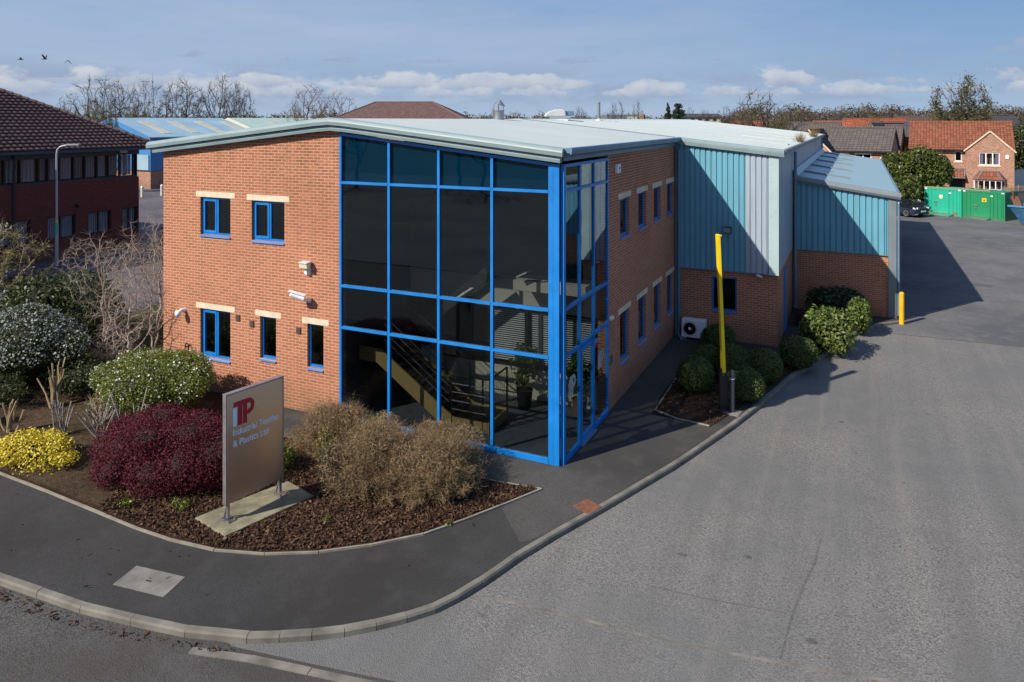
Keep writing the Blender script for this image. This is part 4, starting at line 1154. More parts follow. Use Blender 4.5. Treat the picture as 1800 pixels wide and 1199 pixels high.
mb = MB(); mb.lathe([(0.036, 0.0), (0.03, 0.004)], (0, 0, 0), 14, 'y'); mb.v = [(-6.944 + x, -0.37 + y, 2.985 + z) for x, y, z in mb.v]; mb.build('lens', M['black'], o)
o = wallthing('dome_camera', 'small white dome camera on the brick wall left of the lower double window', 'camera', (-10.93, 0, 2.03))
mb = MB(); mb.tube([(-10.93, 0.0, 2.06), (-10.93, -0.12, 2.08), (-10.93, -0.18, 2.04)], [0.06, 0.045, 0.05], 12); mb.build('arm', M['white'], o)
mb = MB(); mb.lathe([(0.02, 0.10), (0.07, 0.09), (0.085, 0.03), (0.07, -0.03), (0.04, -0.065), (0.01, -0.075)], (-10.95, -0.2, 1.99), 16); mb.build('dome', M['white'], o, smooth=True)
vt = paint('brown_vent', (0.09, 0.05, 0.04), 0.7)
for x, z, lab in ((-9.0, 2.07, 'small brown vent cover on the brick wall right of the lower double window'), (-8.52, 1.97, 'small grey brown vent cover left of the first narrow lower window'), (-6.99, 1.98, 'small grey brown vent cover left of the second narrow lower window')):
    mb = MB(); mb.box(x - 0.07, x + 0.07, -0.025, -0.001, z - 0.08, z + 0.08)
    for k in range(4): mb.box(x - 0.055, x + 0.055, -0.035, -0.026, z - 0.06 + k * 0.035, z - 0.042 + k * 0.035)
    props(mb.build('wall_vent', vt, base=(x, 0, z)), lab, 'vent', 'vent covers on the brick wall')
mb = MB(); mb.tube([(-10.83, -0.02, 0.55), (-10.83, -0.07, 0.6), (-10.83, -0.07, 1.15), (-10.77, -0.07, 1.21), (-10.71, -0.07, 1.15), (-10.71, -0.07, 0.25)], 0.018, 8)
mb.tube([(-10.83, -0.001, 1.1), (-10.83, -0.07, 1.1)], 0.012, 6)
props(mb.build('vent_pipe', M['black'], base=(-10.8, 0, 0.25)), 'thin black looped pipe on the brick wall left of the lower double window', 'pipe')
mb = MB(); mb.tube([(-9.25, -0.001, 0.52), (-9.25, -0.09, 0.52)], 0.014, 8); mb.tube([(-9.25, -0.09, 0.58), (-9.25, -0.09, 0.42)], 0.018, 8); mb.tube([(-9.30, -0.06, 0.56), (-9.2, -0.06, 0.56)], 0.008, 6)
props(mb.build('garden_tap', M['rust'], base=(-9.25, 0, 0.5)), 'small outside tap low on the brick wall under the lower double window', 'tap')
o = thing('alarm_box', 'white alarm box high on the shaded brick wall right of the glazed corner', 'alarm', (0, 3.78, 5.95))
mb = MB(); mb.box(0.0, 0.09, 3.66, 3.92, 5.85, 6.08); mb.build('cover', M['white'], o, bevel=0.015)
mb = MB(); mb.lathe([(0.05, 0), (0.045, 0.01)], (0, 0, 0), 16, 'x'); mb.v = [(0.092 + x, 3.79 + y, 5.98 + z) for x, y, z in mb.v]; mb.box(0.0905, 0.0935, 3.72, 3.86, 5.885, 5.90); mb.build('badge', M['blue_sill'], o)
mb = MB(); mb.lathe([(0.10, 0.0), (0.10, 0.03), (0.07, 0.07), (0.02, 0.085)], (0, 0, 0), 16, 'x'); mb.v = [(x, 3.32 + y * 1.4, 2.28 + z * 0.7) for x, y, z in mb.v]
props(mb.build('bulkhead_light', M['cream'], base=(0, 3.32, 2.28)), 'oval bulkhead light on the shaded brick wall beside the entrance glazing', 'light')
mb = MB(); mb.box(0.0, 0.03, 3.25, 3.4, 1.15, 1.35)
props(mb.build('entry_panel', M['steel'], base=(0, 3.3, 1.25)), 'small grey entry panel on the brick wall beside the glazed entrance', 'panel')
o = thing('security_light', 'dark square security light on the blue gable cladding', 'light', (1.74, YG, 3.65))
mb = MB(); mb.hexa([(1.60, YG - 0.24, 3.55), (1.86, YG - 0.24, 3.55), (1.86, YG - 0.10, 3.52), (1.60, YG - 0.10, 3.52), (1.60, YG - 0.20, 3.74), (1.86, YG - 0.20, 3.74), (1.86, YG - 0.06, 3.74), (1.60, YG - 0.06, 3.74)]); mb.build('lamp_housing', M['black'], o)
mb = MB(); mb.hexa([(1.62, YG - 0.248, 3.57), (1.84, YG - 0.248, 3.57), (1.84, YG - 0.242, 3.57), (1.62, YG - 0.242, 3.57), (1.62, YG - 0.216, 3.72), (1.84, YG - 0.216, 3.72), (1.84, YG - 0.205, 3.72), (1.62, YG - 0.205, 3.72)]); mb.build('glass_front', M['grey_trim'], o)
mb = MB(); mb.box(1.70, 1.76, YG - 0.12, YG + 0.01, 3.6, 3.66); mb.build('bracket', M['black'], o)
mb = MB(); mb.tube([(2.62, YG - 0.06, 2.24), (2.80, YG - 0.10, 2.20)], 0.04, 10); mb.tube([(2.7, YG - 0.08, 2.23), (2.7, YG - 0.03, 2.27)], 0.015, 6)
props(mb.build('security_camera', M['offwhite'], base=(2.7, YG, 2.2)), 'tiny grey camera under the lower edge of the gable cladding', 'camera')
# air conditioning unit
o = thing('air_conditioner', 'white outdoor air conditioning unit on the ground against the brick gable wall', 'air conditioner', (0.68, YG - 0.15, 0))
mb = MB(); mb.box(0.30, 1.06, YG - 0.36, YG - 0.04, 0.08, 0.66); mb.build('casing', M['white'], o, bevel=0.015)
mb = MB()
for r in (0.07, 0.11, 0.15, 0.19, 0.225): mb.lathe([(r - 0.006, 0.0), (r + 0.006, 0.0), (r + 0.006, 0.012), (r - 0.006, 0.012)], (0.57, YG - 0.36, 0.37), 28, 'y')
for k in range(8):
    a = k * math.pi / 4; mb.bar((0.57 + 0.05 * math.cos(a), YG - 0.366, 0.37 + 0.05 * math.sin(a)), (0.57 + 0.225 * math.cos(a), YG - 0.366, 0.37 + 0.225 * math.sin(a)), 0.008, 0.008)
mb.build('fan_grille', M['offwhite'], o)
mb = MB(); mb.lathe([(0.235, 0.0), (0.235, 0.004)], (0.57, YG - 0.358, 0.37), 32, 'y'); mb.build('fan_recess', M['grey_trim'], o)
mb = MB(); mb.lathe([(0.055, 0), (0.05, 0.02), (0.03, 0.028)], (0.57, YG - 0.365, 0.37), 20, 'y'); mb.build('fan_hub', M['white'], o)
mb = MB(); mb.box(0.36, 0.46, YG - 0.38, YG - 0.02, 0.0, 0.08); mb.box(0.90, 1.0, YG - 0.38, YG - 0.02, 0.0, 0.08); mb.build('foot', M['concrete'], o)
mb = MB(); mb.box(1.061, 1.085, YG - 0.2, YG - 0.1, 0.18, 0.36); mb.build('valve_cover', M['offwhite'], o)

# sign
SA = Vector((-4.585, -4.62)); SD = Vector((0.176, 0.984)); SN = Vector((0.984, -0.176))
def sp(u, z, out): q = SA + SD * u + SN * out; return (q.x, q.y, z)
def sbox(m, u0, u1, z0, z1, o0, o1):
    m.hexa([sp(u0, z0, o1), sp(u1, z0, o1), sp(u1, z0, o0), sp(u0, z0, o0), sp(u0, z1, o1), sp(u1, z1, o1), sp(u1, z1, o0), sp(u0, z1, o0)])
SG = thing('company_sign', 'freestanding bronze grey metal company sign with red and pale lettering above the bark bed', 'sign', (SA.x, SA.y, 0.06))
mb = MB(); sbox(mb, 0.012, 1.205, 0.36, 2.285, -0.075, 0.0); mb.build('panel', M['sign_face'], SG, bevel=0.003)
mb = MB(); sbox(mb, -0.012, 0.010, 0.34, 2.29, -0.095, 0.006); sbox(mb, 1.207, 1.228, 0.34, 2.29, -0.095, 0.006); sbox(mb, -0.012, 1.228, 2.292, 2.315, -0.10, 0.008); mb.build('edge_trim', M['sign_edge'], SG, bevel=0.003)
for u in (0.03, 1.14):
    mb = MB(); sbox(mb, u, u + 0.05, 0.10, 0.36, -0.06, -0.01); sbox(mb, u - 0.05, u + 0.12, 0.06, 0.075, -0.17, 0.09)
    mb.bar(sp(u + 0.025, 0.09, -0.15), sp(u + 0.025, 0.34, -0.05), 0.03, 0.015)
    lg = mb.build('leg', M['steel'], SG)
    mb = MB()
    for du, dn in ((-0.03, 0.06), (0.09, 0.06), (-0.03, -0.14), (0.09, -0.14)):
        mb.lathe([(0.014, 0.0), (0.012, 0.025)], sp(u + du, 0.075, dn), 8)
    mb.build('bolts', M['sign_edge'], lg)
i_, tp = itp(lambda a, c, o: sp(a, c, o), 0.135, 1.70, 0.43, 0.006)
i_.v = [(x, y, z) for x, y, z in i_.v]
i_.build('logo_initial', M['pale_letter'], SG)
# the red letters sit a hair in front of the pale one
tp2 = MB(); tp2.add([(x + SN.x * 0.003, y + SN.y * 0.003, z) for x, y, z in tp.v], tp.f); tp2.build('logo_letters', M['red_letter'], SG)
def textmesh(name, body, size, u, z, mat, parent, width=None):
    cu = bpy.data.curves.new(name, 'FONT'); cu.body = body; cu.size = size; cu.extrude = 0.002; cu.offset = 0.0012; cu.resolution_u = 3
    ob = bpy.data.objects.new(name, cu); C.objects.link(ob)
    dg = bpy.context.evaluated_depsgraph_get(); me = bpy.data.meshes.new_from_object(ob.evaluated_get(dg))
    bpy.data.objects.remove(ob); bpy.data.curves.remove(cu)
    xs = [v.co.x for v in me.vertices]; k = (width / (max(xs) - min(xs))) if width else 1.0; x0 = min(xs)
    for v in me.vertices:
        q = sp(u + (v.co.x - x0) * k, z + v.co.y, 0.003 + v.co.z); v.co = q
    me.update()
    me.materials.clear()
    return link(name, me, mat, parent)
textmesh('lettering', 'Industrial Textiles', 0.165, 0.135, 1.535, M['pale_letter'], SG, 0.97)
textmesh('lettering', '& Plastics Ltd', 0.165, 0.135, 1.335, M['pale_letter'], SG, 0.745)
mb = MB(); mb.prism([(-5.22, -4.74), (-4.27, -4.95), (-3.80, -3.22), (-4.66, -2.98)], -0.05, 0.058)
props(mb.build('concrete_plinth', M['plinth'], base=(-4.5, -4, 0), bevel=0.012), 'pale mossy concrete slab in the bark bed under the company sign', 'plinth')
# covers in the pavement
mb = MB(); mb.prism([(-4.97, -6.12), (-4.02, -6.00), (-3.91, -6.49), (-4.88, -6.61)][::-1], -0.03, 0.006)
o = thing('inspection_cover', 'pale concrete inspection cover set in the dark pavement near the corner', 'cover', (-4.45, -6.3, 0))
mb.build('slab', M['concrete'], o)
mb = MB()
mb.prism([(-4.50, -6.31), (-4.40, -6.295), (-4.395, -6.32), (-4.495, -6.335)][::-1], 0.0065, 0.0085); mb.build('lifting_slot', M['black'], o)
o = thing('manhole_cover', 'square rusty iron manhole cover in the pavement beside the driveway kerb', 'cover', (1.0, -1.25, 0))
mb = MB(); mb.prism([(0.72, -1.35), (0.92, -1.64), (1.13, -1.50), (1.22, -1.12), (0.92, -1.06)], -0.02, 0.003); mb.v = []; mb.f = []; mb.obox((1.0, -1.29, 0.0), (0.40, 0.38, 0.014), R(66))
for i in range(9):
    for j in range(6):
        q = Matrix.Rotation(R(66), 2) @ Vector(((i - 4) * 0.042, (j - 2.5) * 0.055)); mb.obox((1.0 + q.x, -1.29 + q.y, 0.0095), (0.03, 0.014, 0.005), R(66 + (45 if (i + j) % 2 else -45)))
mb.build('plate', M['rust'], o)
mb = MB(); mb.obox((1.43, 3.0, 0.001), (0.17, 0.06, 0.01), R(-8))
props(mb.build('stopcock_cover', M['steel'], base=(1.43, 3.0, 0)), 'tiny grey metal cover in the shaded path beside the shrub bed', 'cover')
# raised barrier
o = thing('car_park_barrier', 'raised yellow barrier arm leaning upright from a black pivot post among clipped shrubs', 'barrier', (2.52, 4.54, 0))
arm0, arm1 = Vector((2.53, 4.55, 0.93)), Vector((2.40, 4.52, 4.34))
mb = MB(); mb.bar(arm0, arm1, 0.18, 0.08, (0.9, 0.42, 0)); mb.build('arm', M['yellow'], o, bevel=0.006)
mb = MB(); mb.bar(arm1 + Vector((-0.04, 0, 0.001)), arm1 + Vector((0.085, 0.035, -0.03)), 0.05, 0.04); mb.build('end_hook', M['yellow'], o)
mb = MB(); mb.obox((2.53, 4.56, 0.42), (0.20, 0.20, 0.88), R(20)); mb.obox((2.52, 4.56, 0.90), (0.15, 0.12, 0.24), R(20)); mb.box(2.36, 2.70, 4.39, 4.73, 0.0, 0.03); mb.build('pivot_post', M['black'], o, bevel=0.012)
mb = MB(); mb.lathe([(0.018, 0), (0.016, 0.02)], (2.55, 4.478, 0.88), 10, 'y'); mb.build('pivot_bolt', M['steel'], o)
mb = MB(); mb.lathe([(0.13, 0.0), (0.13, 0.012), (0.062, 0.016), (0.062, 0.92), (0.068, 0.925), (0.068, 0.95), (0.062, 0.955), (0.055, 1.02), (0.03, 1.05)], (2.76, 4.42, 0.0), 20)
o = thing('support_post', 'thin round dark grey post on a base plate beside the yellow barrier', 'post', (2.76, 4.42, 0))
mb.build('shaft', paint('dark_grey_post', (0.05, 0.055, 0.065), 0.4), o, smooth=False)
mb = MB(); mb.lathe([(0.066, 0.83), (0.0665, 0.85)], (2.76, 4.42, 0.0), 20); mb.build('reflective_band', M['offwhite'], o)
mb = MB(); mb.prism([(2.55, 4.25), (2.93, 4.2), (3.0, 4.55), (2.62, 4.62)], 0.0, 0.024)
props(mb.build('concrete_pad', M['concrete'], base=(2.76, 4.42, 0)), 'small concrete pad in the bark under the thin dark post', 'pad')
o = thing('bollard', 'bright yellow steel bollard at the outer corner of the blue annex', 'bollard', (6.97, 15.5, 0))
mb = MB(); mb.lathe([(0.085, -0.1), (0.085, 0.98), (0.075, 1.02), (0.04, 1.05)], (6.97, 15.5, 0), 20); mb.build('tube', M['yellow_deep'], o)
# roof furniture
o = thing('roof_cowl', 'silver round chimney cowl with tilted cap on the pale roof ridge', 'vent', (-5.6, 8.4, 7.2))
cx, cy = -5.6, 8.4
mb = MB(); mb.lathe([(0.19, 7.15), (0.19, 7.5), (0.205, 7.5), (0.205, 7.54)], (cx, cy, 0), 24); mb.build('drum', M['steel'], o)
mb = MB(); mb.lathe([(0.16, 0), (0.02, 0.17)], (0, 0, 0), 24); mb.v = [(cx + 0.05 + x * 1.25, cy + y, 7.72 + z - x * 0.35) for x, y, z in mb.v]; mb.build('cap', M['steel'], o)
mb = MB()
for k in range(4):
    a = k * math.pi / 2 + 0.4; mb.tube([(cx + 0.18 * math.cos(a), cy + 0.18 * math.sin(a), 7.5), (cx + 0.15 * math.cos(a), cy + 0.15 * math.sin(a), 7.74)], 0.014, 6)
mb.tube([(cx, cy, 7.5), (cx, cy, 8.0)], 0.008, 5)
mb.build('cap_stay', M['steel'], o)
o = thing('roof_ventilator', 'large grey rounded roof ventilator with a dark end on the pale roof ridge', 'vent', (-5.5, 13.7, 7.2))
mb = MB()
prof = [(-0.62, 0.0), (-0.60, 0.10), (-0.42, 0.26), (-0.15, 0.35), (0.15, 0.36), (0.28, 0.33), (0.32, 0.12), (0.30, 0.0)]
mb.sweep([(a * 0.92, b * 0.85) for a, b in prof], [((-5.5 + dx, 13.7 + dy, 7.33), (RGT[0], RGT[1], 0), (0, 0, 1)) for dx, dy in ((0.17, -0.36), (-0.17, 0.36))]); mb.build('hood', paint('grey_grp', (0.46, 0.46, 0.46), 0.5), o, bevel=0.05)
mb = MB(); mb.obox((-5.5 + RGT[0] * 0.43, 13.7 + RGT[1] * 0.43, 7.47), (0.36, 0.6, 0.2), YAW); mb.build('outlet', M['gutter_blue'], o, bevel=0.03)
mb = MB(); mb.obox((-5.5, 13.7, 7.25), (0.72, 0.62, 0.16), YAW); mb.build('upstand', M['white'], o)
o = thing('flue_pipe', 'tall thin grey flue pipe standing on the pale roof ridge', 'flue', (-5.0, 17.4, 7.15))
mb = MB(); mb.tube([(-5.0, 17.4, 7.1), (-5.0, 17.4, 7.95)], 0.065, 14); mb.tube([(-5.0, 17.4, 7.955), (-5.0, 17.4, 8.0)], 0.078, 14); mb.build('pipe', M['grey_trim'], o)
mb = MB(); mb.lathe([(0.16, 7.16), (0.15, 7.2), (0.07, 7.26)], (-5.0, 17.4, 0), 16); mb.build('collar', M['offwhite'], o)
# weeds growing in the gutters
rng = np.random.default_rng(21)
M['weed'] = leafmat('dry_weed', [(0, (0.18, 0.11, 0.05)), (0.5, (0.28, 0.19, 0.09)), (1, (0.16, 0.15, 0.06))], 0.8, 0.2)
def tuft(x, y, z, h, n, spread, label, group='weeds in the roof gutters'):
    P = np.tile([[x, y, z]], (n, 1)) + rng.normal(size=(n, 3)) * np.array([0.05, spread, 0.004])
    D = rng.normal(size=(n, 3)) * 0.45 + np.array([0, 0, 1.0])
    V, F, _ = sticks(P, D, h * (0.5 + rng.random(n)), 0.008, rng, 0.2)
    props(np_mesh('weed_tuft', V, F, M['weed'], base=(x, y, z)), label, 'weed', group)
tuft(3.3, 19.5, 6.2, 0.35, 160, 0.30, 'sparse dry weed tuft on the warehouse eaves, the nearer of two')
tuft(3.3, 30.0, 6.2, 0.5, 180, 0.4, 'brown dry weed tuft near the far corner of the warehouse eaves')

# plants indoors
def potplant(x, y, z0, h, r, n, label, pot, leafsize, seed):
    g = np.random.default_rng(seed); o = thing('house_plant', label, 'plant', (x, y, z0))
    mb = MB(); mb.lathe([(r * 0.38, z0), (r * 0.5, z0 + h * 0.28), (r * 0.52, z0 + h * 0.28), (r * 0.44, z0 + h * 0.25)], (x, y, 0), 16); mb.build('pot', pot, o)
    V, F = leaf_cloud(lumpy(x, y, z0 + h * 0.66, r, r, h * 0.38, 5, g), n, leafsize, g, 0.8, aspect=0.4, zmin=z0 + h * 0.25)
    np_mesh('foliage', V, F, M['leaf_in'], o)
    P = np.tile([[x, y, z0 + h * 0.25]], (14, 1)); D = g.normal(size=(14, 3)) * 0.3 + np.array([0, 0, 1]); V, F, _ = sticks(P, D, h * 0.45, 0.012, g)
    np_mesh('stem', V, F, M['bark_grey'], o)
M['leaf_in'] = leafmat('house_plant_leaf', [(0, (0.03, 0.07, 0.015)), (1, (0.10, 0.16, 0.03))], 0.4, 0.2)
M['bark_grey'] = barkmat('grey_brown_bark', (0.10, 0.085, 0.065), (0.22, 0.19, 0.15))
potplant(-2.0, 2.55, 0.02, 1.55, 0.42, 700, 'leafy house plant in a dark pot behind the stair railing', M['black'], 0.13, 31)
potplant(-0.55, 2.6, 0.02, 1.5, 0.38, 500, 'tall house plant in a terracotta pot behind the entrance door', M['rust'], 0.14, 32)
potplant(-4.0, 1.95, 0.02, 0.85, 0.28, 160, 'broad leaved house plant on the floor under the stair', M['blue_sill'], 0.16, 33)
potplant(-0.55, 1.3, 0.02, 0.35, 0.2, 140, 'low yellow green plant on the hall floor near the glazed corner', M['black'], 0.09, 34)
o = thing('bookshelf', 'dark bookshelf with folders seen through the left end of the glazing', 'shelf', (-5.3, 2.7, 0))
mb = MB()
for z in (0.02, 0.45, 0.85, 1.25): mb.box(-5.65, -4.9, 2.55, 2.95, z, z + 0.025)
mb.box(-5.67, -5.65, 2.55, 2.95, 0.02, 1.3); mb.box(-4.9, -4.88, 2.55, 2.95, 0.02, 1.3); mb.build('frame', M['int_dark'], o)
for k, (x, z, hh, m) in enumerate(((-5.05, 0.875, 0.30, 'white'), (-5.16, 0.875, 0.28, 'gfold'), (-5.08, 0.475, 0.28, 'offwhite'), (-5.2, 0.475, 0.26, 'steel'), (-5.0, 0.045, 0.32, 'white'), (-5.12, 0.045, 0.32, 'blue_sill'))):
    if m == 'gfold': M[m] = paint('green_folder', (0.02, 0.22, 0.08), 0.5)
    mb = MB(); mb.box(x, x + 0.075, 2.57, 2.87, z, z + hh); props(mb.build('folder', M[m], base=(x, 2.57, z)), ['white upright folder on the top shelf behind the glass', 'green upright folder on the top shelf behind the glass', 'pale folder on the middle shelf behind the glass', 'grey folder on the middle shelf behind the glass', 'tall white folder on the bottom shelf behind the glass', 'blue folder on the bottom shelf behind the glass'][k], 'folder', 'folders on the hall bookshelf')
# ------------------------------------------------------------------ planting
M['box_leaf'] = leafmat('box_leaf', [(0, (0.03, 0.05, 0.010)), (0.5, (0.07, 0.105, 0.02)), (1, (0.13, 0.165, 0.035))], 0.5, 0.15)
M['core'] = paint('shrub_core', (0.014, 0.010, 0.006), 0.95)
M['berberis'] = leafmat('berberis_leaf', [(0, (0.035, 0.008, 0.011)), (0.5, (0.10, 0.022, 0.032)), (0.85, (0.16, 0.038, 0.05)), (1, (0.19, 0.06, 0.045))], 0.7, 0.2, 0.08)
M['yellow_leaf'] = leafmat('yellow_variegated_leaf', [(0, (0.09, 0.11, 0.02)), (0.35, (0.55, 0.43, 0.03)), (0.7, (0.75, 0.60, 0.05)), (1, (0.72, 0.66, 0.30))], 0.5, 0.25)
M['green_leaf'] = leafmat('mid_green_leaf', [(0, (0.06, 0.08, 0.012)), (0.5, (0.145, 0.18, 0.025)), (1, (0.27, 0.29, 0.06))], 0.5, 0.25)
M['dark_leaf'] = leafmat('dark_green_leaf', [(0, (0.012, 0.02, 0.006)), (0.5, (0.04, 0.055, 0.014)), (1, (0.10, 0.11, 0.035))], 0.45, 0.15)
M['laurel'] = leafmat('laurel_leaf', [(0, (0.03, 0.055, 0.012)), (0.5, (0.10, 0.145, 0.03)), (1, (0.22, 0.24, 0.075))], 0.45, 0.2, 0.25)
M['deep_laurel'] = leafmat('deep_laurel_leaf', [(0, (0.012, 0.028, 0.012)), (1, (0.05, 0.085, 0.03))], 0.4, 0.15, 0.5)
M['olive_leaf'] = leafmat('olive_bud_leaf', [(0, (0.10, 0.085, 0.02)), (0.6, (0.22, 0.19, 0.045)), (1, (0.34, 0.27, 0.12))], 0.5, 0.3)
M['flower'] = leafmat('white_flower', [(0, (0.55, 0.55, 0.50)), (1, (0.80, 0.80, 0.76))], 0.6, 0.3)
M['grey_flower'] = leafmat('pale_grey_flower', [(0, (0.16, 0.18, 0.16)), (1, (0.50, 0.53, 0.52))], 0.6, 0.3)
M['brown_twig'] = leafmat('dry_brown_twig', [(0, (0.10, 0.068, 0.034)), (0.5, (0.255, 0.175, 0.092)), (1, (0.43, 0.32, 0.19))], 0.8, 0.15, 0.15)
M['twig'] = barkmat('pale_twig_bark', (0.19, 0.145, 0.115), (0.44, 0.365, 0.30))
M['cut_wood'] = barkmat('cut_pale_wood', (0.20, 0.14, 0.075), (0.42, 0.32, 0.19))
M['white_stem'] = barkmat('whitish_stem', (0.16, 0.13, 0.11), (0.42, 0.38, 0.34))

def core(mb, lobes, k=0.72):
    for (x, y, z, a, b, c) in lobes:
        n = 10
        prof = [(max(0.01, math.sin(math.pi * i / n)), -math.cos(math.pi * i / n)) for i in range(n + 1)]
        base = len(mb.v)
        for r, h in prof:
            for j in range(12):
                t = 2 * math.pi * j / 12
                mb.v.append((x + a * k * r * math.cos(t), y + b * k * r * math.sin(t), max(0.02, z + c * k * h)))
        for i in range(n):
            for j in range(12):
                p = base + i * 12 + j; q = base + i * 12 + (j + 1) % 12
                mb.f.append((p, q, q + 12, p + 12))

def shrub(name, label, lobes, n, size, mat, seed, aspect=0.55, shell=0.45, rnd=0.9, group=None, flowers=None, stems=30, cat='shrub', jitter=0.06, zmin=0.03, withcore=True):
    g = np.random.default_rng(seed); L = np.array(lobes); cx, cy = L[0, 0], L[0, 1]
    o = thing(name, label, cat, (cx, cy, 0.0), 0, group)
    V, F = leaf_cloud(lobes, n, size, g, shell, rnd, aspect, zmin=zmin, jitter=jitter)
    np_mesh('foliage', V, F, mat, o)
    mb = MB()
    for k in range(stems):
        l = lobes[g.integers(len(lobes))]; a = g.normal(size=3) * 0.35
        mb.tube([(cx + a[0] * L[0, 3] * 0.5, cy + a[1] * L[0, 4] * 0.5, -0.03), (l[0] + a[1] * l[3] * 0.6, l[1] + a[2] * l[4] * 0.6, max(0.05, l[2]))], [0.014, 0.006], 4, cap=False)
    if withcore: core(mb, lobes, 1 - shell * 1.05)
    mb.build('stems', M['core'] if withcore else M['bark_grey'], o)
    if flowers:
        nf, fs, fm, top = flowers
        V, F = leaf_cloud([(l[0], l[1], l[2], l[3] * 1.03, l[4] * 1.03, l[5] * 1.03) for l in lobes], nf * 3, fs, g, 0.10, 1.2, 0.9, zmin=top, jitter=0.03)
        # flowers come in sprays
        c = V.reshape(-1, 4, 3).mean(1); h = np.sin(c[:, 0] * 9.1 + c[:, 2] * 4) + np.sin(c[:, 1] * 8.3 + 1.7) + np.sin(c[:, 0] * 3 - c[:, 1] * 4.1) + g.normal(size=len(c)) * 0.6
        k = np.argsort(-h)[:nf]; V = V.reshape(-1, 4, 3)[k].reshape(-1, 3)
        props(np_mesh('flowers', V, np.arange(len(k) * 4).reshape(-1, 4), fm, o), kind='stuff')
    return o

rg = np.random.default_rng(77)
for k, (x, y, rx, rz, m, lab) in enumerate([(-12.0, -0.9, 0.75, 0.5, 'dark_leaf', 'low dark shrub behind the pruned pale stems, left of the flowering green shrub'), (-13.9, -3.0, 0.8, 0.5, 'dark_leaf', 'low loose dark shrub at the left edge below the pale blossom'), (-11.2, -2.1, 0.5, 0.3, 'olive_leaf', 'low straggly olive shrub among the bare sticks behind the yellow shrub'), (-13.2, -4.1, 0.45, 0.45, 'dark_leaf', 'small dark strappy plant at the left edge near the pavement')]):
    shrub('low_shrub', lab, lumpy(x, y, rz * 0.7, rx, rx * 0.8, rz, 6, rg), 3500, 0.06, M[m], 130 + k, 0.5, 0.7, jitter=0.12, stems=14)
# clipped box balls, one prototype copied round the island bed
def ball(seed=5):
    g = np.random.default_rng(seed); o = thing('clipped_ball_shrub', '', 'shrub', (0, 0, 0), 0, 'clipped ball shrubs in the island bed')
    L = [(0, 0, 0.47, 0.48, 0.48, 0.46)] + [(g.normal() * 0.07, g.normal() * 0.07, 0.46 + g.normal() * 0.04, 0.44, 0.44, 0.43) for _ in range(3)]
    V, F = leaf_cloud(L, 15000, 0.042, g, 0.22, 0.7, 0.6, zmin=0.02, jitter=0.03); np_mesh('foliage', V, F, M['box_leaf'], o, local=True)
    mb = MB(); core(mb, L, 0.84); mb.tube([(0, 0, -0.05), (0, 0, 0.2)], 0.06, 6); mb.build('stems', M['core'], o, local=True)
    return o
bl = [(1.66, 5.50, 1.0, 'clipped green ball shrub standing alone at the left of the yellow barrier post'),
      (1.72, 6.95, 0.90, 'clipped green ball shrub half hidden directly behind the leftmost ball shrub'),
      (2.36, 6.85, 1.02, 'clipped green ball shrub directly behind the yellow barrier arm, in the middle of the group'),
      (3.20, 6.98, 1.0, 'clipped green ball shrub to the right of the barrier arm, second from the sunlit laurel'),
      (3.98, 8.60, 1.04, 'clipped green ball shrub beside the kerb next to the sunlit laurel, rightmost of the balls'),
      (2.92, 5.40, 0.98, 'clipped green ball shrub nearest the kerb behind the thin dark post'),
      (1.70, 9.05, 1.0, 'clipped green ball shrub at the back beside the air conditioning unit')]
pb = ball(); pb2 = ball(8)
for i, (x, y, s, lab) in enumerate(bl):
    if i == 0: pb.location = (x, y, 0); pb['label'] = lab
    elif i == 1: pb2.location = (x, y, 0); pb2['label'] = lab; pb2.scale = (s, s, s)
    else: dup(pb if i % 2 else pb2, (x, y, 0), i * 0.9, (s * (1 + 0.04 * math.sin(i * 2.1)), s * (1 + 0.05 * math.cos(i * 1.3)), s * (0.98 + 0.05 * math.sin(i))), lab)

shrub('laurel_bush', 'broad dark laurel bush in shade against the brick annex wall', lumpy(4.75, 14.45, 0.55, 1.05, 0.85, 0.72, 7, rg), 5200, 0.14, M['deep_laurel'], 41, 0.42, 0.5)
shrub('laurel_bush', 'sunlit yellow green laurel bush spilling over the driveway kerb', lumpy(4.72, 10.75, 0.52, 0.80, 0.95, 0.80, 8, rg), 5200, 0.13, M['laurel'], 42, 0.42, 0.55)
shrub('laurel_bush', 'small sunlit upright laurel bush in front of the annex wall near the bollard', lumpy(5.62, 13.35, 0.55, 0.42, 0.55, 0.70, 6, rg), 2200, 0.13, M['laurel'], 43, 0.42, 0.55)
shrub('flowering_shrub', 'low dark shrub with red flowers at the foot of the shaded laurel', lumpy(3.75, 13.4, 0.15, 0.25, 0.3, 0.25, 3, rg), 500, 0.08, M['berberis'], 44, 0.6, 0.6, stems=8)

